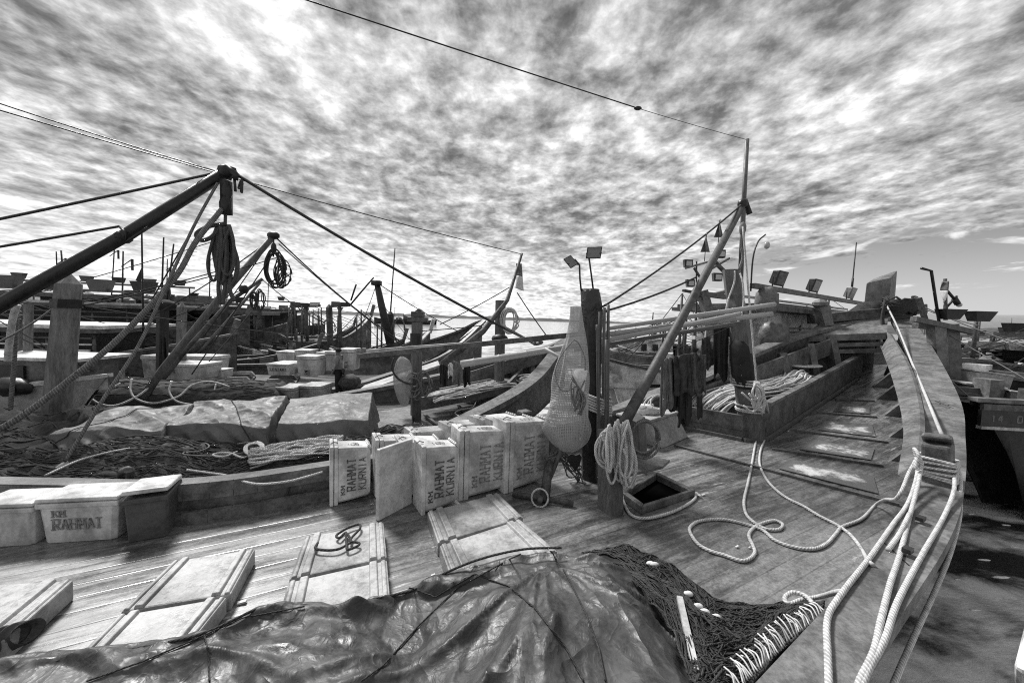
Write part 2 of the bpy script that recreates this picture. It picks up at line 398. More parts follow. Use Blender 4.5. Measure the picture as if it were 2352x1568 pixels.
def letters(mb, text, o, ux, uy, un, cw, ch, th, gap=.3, serif=True):   # o lower-left, ux along the line, uy up, un out of the face
    o, ux, uy, un = V(o), V(ux), V(uy), V(un); x = 0
    for ch_ in text:
        if ch_ == ' ': x += cw * .7; continue
        for (a, b, c, d) in GLY[ch_]:
            p, q = o + ux * (x + a * cw) + uy * (b * ch), o + ux * (x + c * cw) + uy * (d * ch)
            mb.bar(p, q, th, .003, un)
            if serif and abs(a - c) < .01 and ch_ not in 'SO0DU869':
                for z in (b, d):
                    if z in (0, 1) or z == .05: mb.bar(o + ux * (x + a * cw - th * 1.0) + uy * (z * ch) + un * .0006, o + ux * (x + a * cw + th * 1.0) + uy * (z * ch) + un * .0006, th * .7, .003, un)
        x += cw * (1 + gap)
# ================================================================== water, far shore, hills
WZ = -1.35
mw = bpy.data.materials.new('harbour_water'); mw.use_nodes = True; nt = mw.node_tree; bs = nt.nodes['Principled BSDF']
t = NN('ShaderNodeTexCoord'); o_ = t.outputs['Object']
wm_ = NN('ShaderNodeMapping'); LK(o_, wm_.inputs[0]); wm_.inputs['Scale'].default_value = (1, 1.8, 1)
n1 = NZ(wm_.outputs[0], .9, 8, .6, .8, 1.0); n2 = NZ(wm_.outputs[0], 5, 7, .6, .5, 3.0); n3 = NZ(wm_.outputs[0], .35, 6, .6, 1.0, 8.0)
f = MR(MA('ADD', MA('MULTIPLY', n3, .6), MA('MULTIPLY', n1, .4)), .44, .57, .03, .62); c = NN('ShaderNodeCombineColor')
for i in range(3): LK(f, c.inputs[i])
LK(c.outputs[0], bs.inputs['Base Color']); bs.inputs['Roughness'].default_value = .12; bs.inputs['IOR'].default_value = 1.33
b = NN('ShaderNodeBump'); b.inputs['Distance'].default_value = .06; sy_ = NN('ShaderNodeSeparateXYZ'); LK(o_, sy_.inputs[0]); LK(MR(sy_.outputs[1], 4, 70, .75, .13), b.inputs['Strength'])
LK(MA('ADD', MA('MULTIPLY', n1, .7), MA('MULTIPLY', n2, .3)), b.inputs['Height']); LK(b.outputs[0], bs.inputs['Normal'])
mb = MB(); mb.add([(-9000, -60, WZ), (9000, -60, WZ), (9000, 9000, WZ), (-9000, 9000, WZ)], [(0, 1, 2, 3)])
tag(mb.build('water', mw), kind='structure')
def ridge(name, x0, x1, y, h, n, seed, m, base=WZ - 1, depth=200, fr=.01):
    mb = MB(); r = random.Random(seed)
    def g(u, v):
        x = x0 + (x1 - x0) * u; k = math.sin(math.pi * min(1, max(0, v)))
        hh = h * (.55 + .9 * noise.fractal(V((x * fr, seed, v * 2)), .8, 2.1, 5) * .5 + .25)
        e_ = min(1, u * 8, (1 - u) * 8)
        return V((x, y + depth * v, base + max(.3, hh) * (.02 + .98 * k) * max(.12, e_)))
    mb.grid(g, n, 6); return tag(mb.build(name, m, None, True), kind='structure')
ridge('far_shore', -2600, 700, 1250, 13, 320, 3, M_LAND, depth=300, fr=.02)
ridge('shore_right', 300, 1500, 560, 13, 200, 5, M_LAND, depth=150, fr=.03)
ridge('shore_far_right', 520, 2200, 640, 19, 200, 8, M_LAND, depth=200, fr=.02)
# smooth mountain far away on the right
mb = MB()
def hillf(u, v):
    x = 3900 + 9000 * u; z = 330 * (1 - math.exp(-u * 9)) * (1 + .06 * math.sin(u * 13) + .05 * noise.noise(V((u * 14, 0, 0)))) * math.sin(math.pi * v) ** .8
    return V((x, 4700 + 1500 * v, WZ - 4 + z))
mb.grid(hillf, 90, 10); tag(mb.build('hills', M_HILL, None, True), kind='structure')
# ================================================================== hull builder
def off_in(P, Q, d_):                     # points moved from gunwale P towards gunwale Q, level
    o = []
    for i, (a, b) in enumerate(zip(P, Q)):
        d = d_(i / (len(P) - 1)) if callable(d_) else d_
        h = V((b.x - a.x, b.y - a.y, 0)); L = h.length
        t = P[min(i + 1, len(P) - 1)] - P[max(i - 1, 0)]; q = V((-t.y, t.x, 0)).normalized()
        if q.dot(h) < 0: q = -q
        o.append(a + q * (math.copysign(min(abs(d), L * .45), d)))
    return o
def hull_boat(root, L, R, dz, capw=.34, capt=.07, hull=M_PAINT, cap=M_PAINTL, inner=M_PAINT, deck=M_BROWN, n=8, flare=.55, inset=.14, wz=WZ, capwL=None, capo=.03):
    L = spline(L, n); R = spline(R, n); k = len(L)
    w0 = wz - .35
    rings = []
    for i, (a, b) in enumerate(zip(L, R)):
        c = (a + b) / 2; q = []
        tt = (i / (k - 1)) ** 3
        for s_ in (1, .8, .5, .2, 0):
            for _ in (0,):
                z = w0 + (a.z - w0) * s_; fx = 1 - (1 - s_) * (1 - flare) * (1 if i < k - 1 else 1)
                q.append(V((c.x + (a.x - c.x) * fx, c.y + (a.y - c.y) * fx, z)))
        for s_ in (0, .2, .5, .8, 1):
            z = w0 + (b.z - w0) * s_; fx = 1 - (1 - s_) * (1 - flare)
            q.append(V((c.x + (b.x - c.x) * fx, c.y + (b.y - c.y) * fx, z)))
        # the bow rakes back below
        if i:
            ax = ((L[-1] + R[-1]) / 2 - (L[0] + R[0]) / 2).normalized()
            for j, p in enumerate(q):
                ztop = max(a.z, b.z); p -= V((ax.x, ax.y, 0)) * (tt * .75 * (ztop - p.z))
        rings.append(q)
    mb = MB(); mb.loft(rings, cap=False, closed=False); mb.build('hull', hull, root, True)
    for A, B in ((L, R), (R, L)):
        I = off_in(A, B, capwL if (capwL and A is L) else capw); O = off_in(A, B, -(capo if A is R else .03)); mb = MB()
        rr = [[O[i] + V((0, 0, capt / 2)), I[i] + V((0, 0, capt / 2)), I[i] - V((0, 0, capt / 2)), O[i] - V((0, 0, capt / 2))] for i in range(k)]
        mb.loft(rr); mb.build('gunwale', cap, root)
        T = off_in(A, B, inset); mb = MB()
        rr = [[T[i] - V((0, 0, capt / 2)), V((T[i].x, T[i].y, dz(T[i].x, T[i].y) - .03))] for i in range(k)]
        mb.loft(rr, cap=False, closed=False); mb.build('bulwark', inner, root, True)
    A, B = off_in(L, R, inset * .7), off_in(R, L, inset * .7); mb = MB(); m_ = 14
    def g(u, v):
        i = min(k - 1, int(round(u * (k - 1)))); p = A[i].lerp(B[i], v); return V((p.x, p.y, dz(p.x, p.y)))
    mb.grid(g, k - 1, m_); mb.build('deck', deck, root, True)
    return L, R
# ================================================================== the near boat
AXD = V((.788, .616, 0))
ANG = math.atan2(.49, .87)
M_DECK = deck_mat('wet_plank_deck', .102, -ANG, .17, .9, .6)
boat = thing('fishing_boat', 'large grey wooden fishing boat filling the foreground, its bow rising at right', 'boat', (0, 3, 0))
PL = [V(p) for p in ((-12, 3.1, .3), (-6, 3.5, .3), (-4.4, 3.56, .3), (-3.1, 3.66, .3), (-1.95, 4.25, .3), (0, 5.45, .33), (1.7, 6.75, .42), (2.6, 7.4, .6), (3.7, 8.0, .85), (5.7, 9.3, 1.38), (7.9, 10.6, 1.85), (10.7, 11.5, 2.36))]
PR = [V(p) for p in ((-11, -6.5, .35), (-8, -4.7, .35), (-4.5, -2.4, .35), (-2, -.72, .36), (0, .66, .38), (1.6, 1.74, .40), (3.22, 2.82, .45), (4.36, 3.70, .5), (5.72, 4.86, .62), (6.95, 6.02, .97), (9.6, 8.9, 1.65), (11.35, 11.1, 2.36))]
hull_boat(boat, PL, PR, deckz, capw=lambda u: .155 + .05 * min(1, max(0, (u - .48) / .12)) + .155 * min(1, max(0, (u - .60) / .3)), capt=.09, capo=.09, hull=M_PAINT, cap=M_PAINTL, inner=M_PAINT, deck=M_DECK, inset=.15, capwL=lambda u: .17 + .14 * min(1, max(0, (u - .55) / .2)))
# low rail timber on the port side
mb = MB(); P = spline([p + V((.42, -.9, 0)).normalized() * .12 for p in PL[:6]], 6)
for a, b in zip(P[:-1], P[1:]):
    mb.bar(a + V((0, 0, -.02)), b + V((0, 0, -.02)), .10, .16)
mb.build('rail_timber', M_PAINTL, boat)
mb = MB()
for i in range(len(P) - 1):
    a, b = P[i] + V((.05, -.10, 0)), P[i + 1] + V((.05, -.10, 0)); mb.bar(V((a.x, a.y, .06)), V((b.x, b.y, .06)), .05, .12)
mb.build('waterway_plank', M_PAINT, boat)
# starboard inner stringer and knees
S = spline([at(1985, 1240, 2.62), at(2072, 1090, 3.75), at(2080, 975, 5.3), at(2054, 872, 7.2), at(2026, 800, 9.6)], 6)
mb = MB()
S2 = spline([at(2098, 1130, 3.6), at(2116, 960, 5.5), at(2092, 850, 7.6), at(2052, 765, 10)], 6)
SA = spline([at(2062, 1090, 3.75), at(2074, 975, 5.3), at(2050, 872, 7.2), at(2024, 800, 9.6)], 6)
SB = spline([at(2106, 1060, 3.95), at(2112, 940, 5.6), at(2086, 840, 7.6), at(2044, 766, 9.9)], 6)
rr = []
for a, b in zip(SA, SB):
    nn = V((-.6, .45, .3)).normalized() * .05
    rr.append([a, b, b - nn, a - nn])
mb.loft(rr); mb.build('stringer', M_PAINTL, boat)
for a, b, c_, Y in (((2015, 890), (2052, 884), (2048, 838), 8.2), ((2026, 918), (2072, 914), (2062, 876), 7.2), ((2045, 956), (2082, 956), (2076, 917), 6.4), ((2060, 1005), (2092, 1004), (2084, 958), 5.6), ((2066, 1060), (2098, 1058), (2090, 1012), 4.7)):
    mb = MB(); p, q, r = dk(*a), None, None
    p = dk(*a) + V((-.12, .06, 0)); Y = p.y; q = p + V((.62, -.28, 0)); r = q + V((-.03, .02, .72))
    mb.prism([p + V((0, 0, -.05)), q + V((0, 0, -.05)), r], V((.05, .09, 0))); mb.build('knee', M_PAINTL, boat)
# port bulwark frames
for i, (px, py, px2, py2) in enumerate(((1690, 905, 1672, 880), (1803, 868, 1776, 838), (1880, 835, 1855, 800))):
    t_ = .43 + i * .16
# bow: breasthook plate, bulkhead, crossbeam, stem head
a0, a1 = V((7.9, 10.55, 1.85)), V((9.98, 9.75, 1.86)); b0, b1 = V((9.3, 11.25, 2.32)), V((11.15, 11.05, 2.36))
a0, a1 = at(1838, 771, 10.6), at(2037, 764, 10.0); b0, b1 = at(1885, 742, 11.25), at(2040, 724, 11.1)
mb = MB(); dn = V((0, 0, -.06)); mb.hexa([a0 + dn, a1 + dn, b1 + dn, b0 + dn, a0, a1, b1, b0]); mb.build('breasthook', M_PAINTL, boat)
mb = MB(); bk = V((.10, .12, 0))
for k_, (z0, z1, o_) in enumerate(((.0, .17, .0), (.175, .34, .05), (.345, .52, .09))):
    mb.hexa([a0 + bk * o_ * 5 - V((0, 0, z1)), a1 + bk * o_ * 5 - V((0, 0, z1)), a1 + bk * (o_ * 5 + 1) - V((0, 0, z1)), a0 + bk * (o_ * 5 + 1) - V((0, 0, z1)),
             a0 + bk * o_ * 5 - V((0, 0, z0 + .061)), a1 + bk * o_ * 5 - V((0, 0, z0 + .061)), a1 + bk * (o_ * 5 + 1) - V((0, 0, z0 + .061)), a0 + bk * (o_ * 5 + 1) - V((0, 0, z0 + .061))])
mb.build('bow_planking', M_PAINTL, boat)
mb = MB(); q0, q1 = a0.lerp(a1, .10) + V((.25, .5, -.6)), a1 + V((-.05, .55, -.6))
mb.hexa([V((q0.x, q0.y, .3)), V((q1.x, q1.y, .3)), V((q1.x, q1.y + .08, .3)), V((q0.x, q0.y + .08, .3)), q0, q1, q1 + V((0, .08, 0)), q0 + V((0, .08, 0))]); mb.build('bulkhead', M_PAINT, boat)
cb_ = [at(1858, 735, 11.2), at(2120, 712, 11.2)]
mb = MB(); mb.bar(at(1862, 733, 11.2), at(2118, 709, 11.2), .32, .27); mb.build('crossbeam', M_DARKW, boat, bevel=.02)
mb = MB(); mb.bar(at(1897, 748, 11.0), at(1886, 705, 11.05), .26, .24, (1, 0, 0), .3, .3); mb.ball(at(1884, 698, 11.05), .2, 8, 5, (1, 1, .7)); mb.build('bitt', M_PAINTL, boat)
mb = MB(); st = [at(1984, 700, 11.35), at(1990, 650, 11.35), at(2048, 637, 11.35), at(2040, 700, 11.35)]
sb = [at(1984 + 14, 700, 11.75), at(2004, 641, 11.8), at(2061, 620, 11.8), at(2056, 690, 11.75)]
mb.hexa([st[0], st[3], sb[3], sb[0], st[1], st[2], sb[2], sb[1]]); mb.build('stem_head', M_PAINTL, boat, bevel=.03)
mb = MB(); mb.hexa([at(1930, 728, 11.1), at(2040, 718, 11.1), at(2040, 706, 11.9), at(1945, 716, 11.9), at(1978, 694, 11.3), at(2042, 688, 11.3), at(2046, 686, 11.8), at(1984, 692, 11.8)]); mb.build('stem_foot', M_PAINTL, boat)
# bollard on the starboard gunwale
mb = MB(); mb.bar(at(2156, 1128, 3.72), at(2154, 1014, 3.72), .29, .21, (-.6, .8, 0), .275, .2); mb.build('bollard', M_PAINT, boat, bevel=.03)
mb = MB(); mb.bar(at(2154, 1016, 3.72), at(2154, 1003, 3.74), .29, .22, (-.6, .8, 0), .26, .19); mb.build('bollard_cap', M_PAINTL, boat, bevel=.02)
for q in ((2115, 1190, .55), (2085, 1262, .52)):
    p = onz(q[0], q[1], .535 - (.015 if q[1] > 1200 else 0)); mb = MB(); mb.box(p, (.07, .045, .03), ANG); mb.build('scupper_slot', M_BLACK, boat)
# deck battens
for a, b in (((1919, 918), (2008, 921)), ((1877, 948), (2014, 958)), ((1826, 989), (2040, 1016)), ((1773, 1031), (2028, 1070)), ((1550, 1023), (2066, 1160))):
    mb = MB(); p = [dk(a[0] + (b[0] - a[0]) * i / 6, a[1] + (b[1] - a[1]) * i / 6, .012) for i in range(7)]
    for u, v_ in zip(p[:-1], p[1:]): mb.bar(u, v_, .05, .045)
    mb.build('deck_batten', M_BROWN, boat)
# rope locker: long side, short side
def wall(mb, pts, h, th):
    for a, b in zip(pts[:-1], pts[1:]):
        for z0, z1, o_ in h:
            d = (b - a); nrm = V((-d.y, d.x, 0)).normalized() * th
            A, B = a + V((0, 0, z0)), b + V((0, 0, z0)); A2, B2 = a + V((0, 0, z1)), b + V((0, 0, z1)); e = nrm * o_
            mb.hexa([A + e, B + e, B + nrm + e, A + nrm + e, A2 + e, B2 + e, B2 + nrm + e, A2 + nrm + e])
lk = [dk(1575, 985), dk(1705, 1012), dk(1758, 1010), dk(1860, 942), dk(1966, 872)]
mb = MB(); wall(mb, lk[2:], ((-.1, .60, 0),), .07); mb.build('locker_side', M_PAINT, boat)
mb = MB(); wall(mb, lk[2:], ((.602, .66, -.35),), .12); mb.build('locker_rim', M_PAINTL, boat)
mb = MB(); wall(mb, lk[:2], ((-.1, .17, 0), (.175, .44, -.12)), .07); wall(mb, lk[1:3], ((-.1, .60, .03),), .07); mb.build('locker_front', M_PAINT, boat)
mb = MB(); wall(mb, lk[:3], ((.0, .06, -1.2),), .06); wall(mb, lk[2:], ((.0, .055, -1.2),), .06); mb.build('locker_skirt', M_BROWN, boat)
mb = MB(); f0 = [lk[0] + V((0, .08, .24)), lk[1] + V((0, .08, .24)), lk[3] + V((0, .1, .24)), V((8.6, 10.3, .8)), V((5.7, 9.1, .6)), V((3.6, 7.9, .35))]
mb.add(f0, [tuple(range(6))]); mb.build('locker_floor', M_BROWN, boat)
# bulwark frames inside the locker
for u in (.12, .3, .48, .66, .82):
    a = V((3.7, 8.0, .85)).lerp(V((9.6, 11.0, 2.1)), u); mb = MB(); mb.bar(a + V((.16, -.30, -1.0)), a + V((.05, -.1, -.06)), .16, .14); mb.build('frame', M_PAINT, boat)
mb = MB(); a, b = V((3.75, 7.9, .45)), V((9.0, 10.75, 1.75))
mb.bar(V((3.85, 7.78, .52)), V((8.9, 10.5, 1.62)), .06, .42); mb.build('port_stringer', M_PAINT, boat)
# hatch coaming with its lifted lid
cz = .09
hc = [dk(1428, 1148, 0), dk(1472, 1182, 0), dk(1597, 1141, 0), dk(1508, 1098, 0)]
mb = MB(); cen = sum(hc, V((0, 0, 0))) / 4
for i in range(4):
    a, b = hc[i], hc[(i + 1) % 4]; ai, bi = a.lerp(cen, .17), b.lerp(cen, .17); up = V((0, 0, cz))
    mb.hexa([a, b, bi, ai, a + up, b + up, bi + up, ai + up])
mb.build('hatch_coaming', M_PAINT, boat, bevel=.012)
mb = MB(); mb.add([p.lerp(cen, .16) + V((0, 0, .008)) for p in hc], [(0, 1, 2, 3)]); mb.build('hatch_opening', mat('hatch_dark', .003, .2, 3, .9, 0, spec=0), boat)

# scarf joints and a worn edge strip on the starboard gunwale
PRS = spline(PR, 8); PRI = off_in(PRS, spline(PL, 8), .19)
for u in (.36, .52, .66, .80):
    i = int(u * (len(PRS) - 1)); a, b = PRS[i] + V((0, 0, .0465)), PRI[min(i + 1, len(PRS) - 1)] + V((0, 0, .0465)); mb = MB(); mb.bar(a, b, .008, .004); mb.build('scarf_joint', M_BLACK, boat)
    for k in (.25, .7):
        for o in (-.06, .06): mb = MB(); c_ = a.lerp(b, k) + (PRS[i + 1] - PRS[i]).normalized() * o; mb.tube([c_ - V((0, 0, .004)), c_ + V((0, 0, .003))], .009, 7); mb.build('bolt_head', M_METAL, boat)
def gw(px, py, dz=0.0):                  # on top of the starboard gunwale
    z = .5; p = None
    for _ in range(25):
        p = onz(px, py, z + dz); k = min(range(len(PRS)), key=lambda i: (PRS[i].x - p.x) ** 2 + (PRS[i].y - p.y) ** 2); z = PRS[k].z + .046
    return onz(px, py, z + dz)

# pale worn planks laid between the deck battens towards the bow
m = deck_mat('worn_pale_planks', .10, R_(-38), .5, .8, .5); MATS['wpp'] = m; nt = m.node_tree; bs = nt.nodes['Principled BSDF']; t = NN('ShaderNodeTexCoord')
g1 = NZ(t.outputs['Object'], 2.2, 9, .72, .6, 2.0); g2 = NZ(t.outputs['Object'], 14, 6, .7, .2, 5.0)
su = NN('ShaderNodeSeparateXYZ'); LK(t.outputs['UV'], su.inputs[0])
def fade(q, w_): return MR(MA('MINIMUM', q, MA('SUBTRACT', 1.0, q)), 0, w_)
ef = MA('MULTIPLY', fade(su.outputs[0], .22), fade(su.outputs[1], .38))
f = MR(MA('ADD', MA('ADD', MA('MULTIPLY', g1, .7), MA('MULTIPLY', g2, .3)), MA('MULTIPLY', MA('SUBTRACT', ef, 1.0), .11)), .43, .57, .10, .55); c = NN('ShaderNodeCombineColor')
for i in range(3): LK(f, c.inputs[i])
for l in list(bs.inputs['Base Color'].links): nt.links.remove(l)
LK(c.outputs[0], bs.inputs['Base Color'])
for (a0_, a1_), (b0_, b1_) in ((((1919, 918), (2008, 921)), ((1877, 948), (2014, 958))), (((1877, 948), (2014, 958)), ((1826, 989), (2040, 1016))), (((1826, 989), (2040, 1016)), ((1773, 1031), (2028, 1070))), (((1773, 1031), (2028, 1070)), ((1700, 1062), (2066, 1160)))):
    def g(u, v, A0=V((*a0_, 0)), A1=V((*a1_, 0)), B0=V((*b0_, 0)), B1=V((*b1_, 0))):
        q = A0.lerp(A1, .22 + .66 * u).lerp(B0.lerp(B1, .22 + .66 * u), .34 + .48 * v); return dk(q.x, q.y, .014)
    mb = MB(); mb.grid(g, 10, 4); mb.build('deck_plank', m, boat, thick=.01)
# ================================================================== fish-hold covers on the near deck
def cover(label, tl, tr, br, bl, th=.10, zt=.12, m=M_PLASG):
    c4 = [dk(*q, zt) for q in (bl, br, tr, tl)]; cen = sum(c4, V((0, 0, 0))) / 4
    r = thing('hold_cover', label, 'hatch cover', (cen.x, cen.y, 0), 'ridged fish hold covers on the near deck')
    def P(u, v, z): return c4[0].lerp(c4[1], u).lerp(c4[3].lerp(c4[2], u), v) + V((0, 0, z))
    mb = MB(); g = .012
    mb.hexa([P(0, g, -th - .02), P(1, g, -th - .02), P(1, 1 - g, -th - .02), P(0, 1 - g, -th - .02), P(0, g, 0), P(1, g, 0), P(1, 1 - g, 0), P(0, 1 - g, 0)])
    mb.build('panel', m, r, bevel=.012)
    for u0, u1 in ((.015, .075), (.105, .20), (.80, .895), (.925, .985)):
        mb = MB(); h = .022 if u0 in (.105, .80) else .012
        mb.hexa([P(u0, g + .004, -.002), P(u1, g + .004, -.002), P(u1, 1 - g - .004, -.002), P(u0, 1 - g - .004, -.002), P(u0 + .012, g + .012, h), P(u1 - .012, g + .012, h), P(u1 - .012, 1 - g - .012, h), P(u0 + .012, 1 - g - .012, h)])
        mb.build('ridge', m, r, bevel=.006)
    return r
M_COV = mat('hold_cover_paint', .31, .42, 3.2, .42, .3, stain=.45)
M_COV2 = mat('hold_cover_grey', .27, .35, 3.2, .42, .3, stain=.4)
cover('grey ridged hold cover behind the heaped tarpaulin, nearest the standing fish boxes', (981, 1174), (1144, 1131), (1203, 1188), (1006, 1247), m=M_COV2)
cover('pale ridged hold cover directly behind the peak of the heaped tarpaulin', (1009, 1251), (1194, 1191), (1282, 1266), (1040, 1340), m=M_COV)
cover('pale ridged hold cover with a dark rope tangled on it', (700, 1231), (881, 1198), (889, 1280), (663, 1331), m=M_COV)
cover('pale ridged hold cover just in front of the one carrying the dark rope', (662, 1335), (889, 1284), (898, 1392), (634, 1436), m=M_COV)
cover('pale ridged hold cover with a shaded right flank, in front of the dark open box', (399, 1286), (587, 1258), (530, 1364), (274, 1406), m=M_COV)
cover('pale ridged hold cover half under the tarpaulin edge left of centre', (272, 1411), (523, 1368), (418, 1500), (140, 1545), m=M_COV)
cover('pale ridged hold cover cut off by the left edge of the photo', (-190, 1350), (171, 1329), (10, 1470), (-460, 1500), th=.12, zt=.14, m=M_COV)
mb = MB()
def roll(u, v):
    p = dk(-40 + 105 * u, 1478 - 28 * u, .12); a = 2 * math.pi * v; k = .07 * (1 + .35 * noise.noise(V((u * 6, v * 5, 2))))
    return p + V((-.3 * math.cos(a) * k, -.9 * math.cos(a) * k, math.sin(a) * k))
mb.grid(roll, 30, 18); tag(mb.build('rolled_tarpaulin', M_TARP, None, True), 'small crumpled roll of tarpaulin on the leftmost hold cover', 'tarpaulin')
# lifted hatch lid
mb = MB(); q = [at(1437, 1090, 4.05), at(1523, 1070, 4.35), at(1539, 1055, 4.55), at(1443, 1040, 4.6)]
mb.hexa([p - V((0, 0, .035)) for p in q] + q); tag(mb.build('hatch_lid', M_PAINT, None, bevel=.006), 'flat grey wooden lid pushed back off the open deck hatch', 'hatch lid')

INKF = mat('faded_stencil_ink', .20, .6, 34, .8, 0); INKD = mat('worn_stencil_ink', .075, .9, 34, .8, 0)
# ================================================================== insulated boxes standing on end, lids to the left
def end_box(label, bl, br, ytop, dep=.3, lid=1, open_=0, tilt=0, text=True, m=M_PLAS, dz=0, lean=0, ink=INKD):
    A, B = dk(*bl, dz), dk(*br, dz); d = B - A; d.z = 0; wd = d.length; x = d.normalized(); y = V((-x.y, x.x, 0)); z = V((0, 0, 1))
    if lean: z = (z + x * lean).normalized()
    hor = 733 + .0325 * (bl[0] - 1176); h = (bl[1] - ytop) * A.y / F
    r = thing('fish_box', label, 'fish box', A, 'white fish boxes stood on end on the near deck')
    def P(u, v, w): return A + x * (u * wd) + y * (v * dep) + z * (w * h)
    mb = MB()
    rings = []
    for u, i in ((.20, .03), (.60, .05), (.93, .075), (1.0, .11)):
        ring = []
        for v, w_ in ((i + .05, i), (i, i + .04), (i, 1 - i - .04), (i + .05, 1 - i), (1 - i - .05, 1 - i), (1 - i, 1 - i - .04), (1 - i, i + .04), (1 - i - .05, i)): ring.append(P(u, v, w_))
        rings.append(ring)
    mb.loft(rings); body = mb.build('body', m, r, bevel=.006)
    mb = MB(); mb.hexa([P(.105, 0, 0), P(.2, 0, 0), P(.2, 1, 0), P(.105, 1, 0), P(.105, 0, 1), P(.2, 0, 1), P(.2, 1, 1), P(.105, 1, 1)]); mb.build('rim', m, r, bevel=.008)
    if lid:
        mb = MB()
        if open_:
            c0 = P(.09, 1.0, 0); ax = (-(y) * math.cos(R_(open_)) - x * math.sin(R_(open_)))
            L = .44; th = V((ax.y, -ax.x, 0)) * .045
            mb.hexa([c0, c0 + ax * L, c0 + ax * L + th, c0 + th] + [p + z * h for p in (c0, c0 + ax * L, c0 + ax * L + th, c0 + th)])
        else:
            mb.hexa([P(.0, -.02, -.0), P(.09, -.02, 0), P(.09, 1.02, 0), P(.0, 1.02, 0), P(.0, -.02, 1.01), P(.09, -.02, 1.01), P(.09, 1.02, 1.01), P(.0, 1.02, 1.01)])
        mb.build('lid', m, r, bevel=.01)
        mb = MB(); mb.tube([P(.02, .3, 1.02), P(.1, .33, 1.045), P(.2, .33, 1.02)], .006, 5); mb.build('handle_cord', ROPE_G, r, True)
    mb = MB()      # moulded ribs along the bottom edge of the box
    for k in range(5): mb.bar(P(.93, .18 + k * .15, .962), P(1.004, .18 + k * .15, .9), .03, .02)
    mb.build('bottom_rib', m, r)
    if text:
        mb = MB(); n_ = -y; o_ = .052
        def T(u, w_): return P(u, o_ + .02 * u, w_) - y * .012
        letters(mb, 'KM', T(.36, .17), z, -x, n_, .060 * h, .09 * wd, .012 * h, .45)
        letters(mb, 'RAHMAT', T(.62, .22), z, -x, n_, .066 * h, .20 * wd, .014 * h, .45)
        letters(mb, 'KURNIA', T(.88, .22), z, -x, n_, .066 * h, .18 * wd, .012 * h, .45)
        mb.build('lettering', ink, body)
        mb = MB(); letters(mb, '105', P(.42, .34, 1.0) + V((0, 0, -.028)), x, y, V((0, 0, 1)), .08 * wd, .2 * dep, .009, .3, False); mb.build('lettering', INKF, body)
    return r
end_box('lone white fish box on end, its dark lettering sharp, against the low rail', (757, 1164), (851, 1148), 1022, .30)
end_box('white fish box on end between lone lettered box and open lid', (861, 1143), (957, 1126), 1006, .30, ink=INKF)
end_box('white fish box half hidden behind the swung open lid', (915, 1150), (1012, 1132), 1010, .30, text=False)
end_box('foremost white fish box on end with its lid swung wide open to the left', (957, 1188), (1053, 1165), 1020, .30, open_=62)
end_box('white fish box right behind the grey hold cover, lid ajar', (1052, 1152), (1166, 1130), 984, .30, ink=INKF)
end_box('rightmost white fish box on end, touching the hanging net bag', (1157, 1135), (1262, 1108), 964, .30, ink=INKF)
end_box('low white box in the back row behind the half hidden one', (946, 1090), (1035, 1070), 990, .30, text=False)
end_box('white box in the back row, second from the rail', (1030, 1080), (1116, 1058), 975, .30, text=False)
end_box('farthest white box of the standing group, behind the two tallest', (1105, 1070), (1190, 1045), 961, .30, text=False)
end_box('white tied box in the back row beside the hanging net bag', (1140, 1085), (1228, 1060), 966, .30, text=False)

# ================================================================== upright boxes by the rail on the left
def up_box(label, a, b, ytop, dep, m=M_PLAS, mlid=M_PLAS, text='', ajar=0, grp='lidded boxes lined up along the low rail', surf=None, ink=M_INK, name='fish_box', text2='', taper=.06):
    A, B = (dk(*a), dk(*b)) if surf is None else (onz(*a, surf), onz(*b, surf)); d = B - A; d.z = 0; wd = d.length; x = d.normalized(); y = V((-x.y, x.x, 0)); h = (a[1] - ytop) * A.y / F
    r = thing(name, label, 'fish box', A, grp)
    def P(u, v, w): return A + x * (u * wd) + y * (v * dep) + V((0, 0, w * h))
    mb = MB(); t_ = taper; rings = []
    for w_, i in ((0, t_), (.45, t_ * .55), (.82, t_ * .15)):
        rings.append([P(u, v, w_) for u, v in ((i + .06, i), (1 - i - .06, i), (1 - i, i + .08), (1 - i, 1 - i - .08), (1 - i - .06, 1 - i), (i + .06, 1 - i), (i, 1 - i - .08), (i, i + .08))])
    mb.loft(rings); body = mb.build('body', m, r, bevel=.006)
    mb = MB(); mb.hexa([P(-.01, -.02, .76), P(1.01, -.02, .76), P(1.01, 1.02, .76), P(-.01, 1.02, .76), P(-.01, -.02, .88), P(1.01, -.02, .88), P(1.01, 1.02, .88), P(-.01, 1.02, .88)]); mb.build('rim', m, r, bevel=.012)
    mb = MB(); k = ajar
    mb.hexa([P(-.015, -.03, .895 + k), P(1.015, -.03, .895 + k), P(1.015, 1.03, .895), P(-.015, 1.03, .895), P(-.0, -.02, .985 + k), P(1.0, -.02, .985 + k), P(1.0, 1.02, .985), P(.0, 1.02, .985)])
    mb.build('lid', mlid, r, bevel=.012)
    if text:
        mb = MB(); n_ = -y; cw = .62 * wd / (len(text) * 1.4)
        letters(mb, text, P(.20, .012, .30), x, V((0, 0, 1)), n_, cw, .22 * h, .014, .4)
        if text2: letters(mb, text2, P(.20, .006, .58), x, V((0, 0, 1)), n_, cw * .8, .13 * h, .012, .4)
        mb.build('lettering', ink, body)
    return r
up_box('light fish box cut by the left photo edge, first by the rail', (-70, 1262), (78, 1254), 1152, .30)
up_box('light fish box with faded lettering, middle of the three by the rail', (84, 1252), (272, 1240), 1138, .30, text='RAHMAT', text2='KM', ink=INKF)
up_box('dark sided box with its pale lid ajar, last by the rail', (282, 1251), (388, 1233), 1128, .36, m=M_PLASD, ajar=.07)

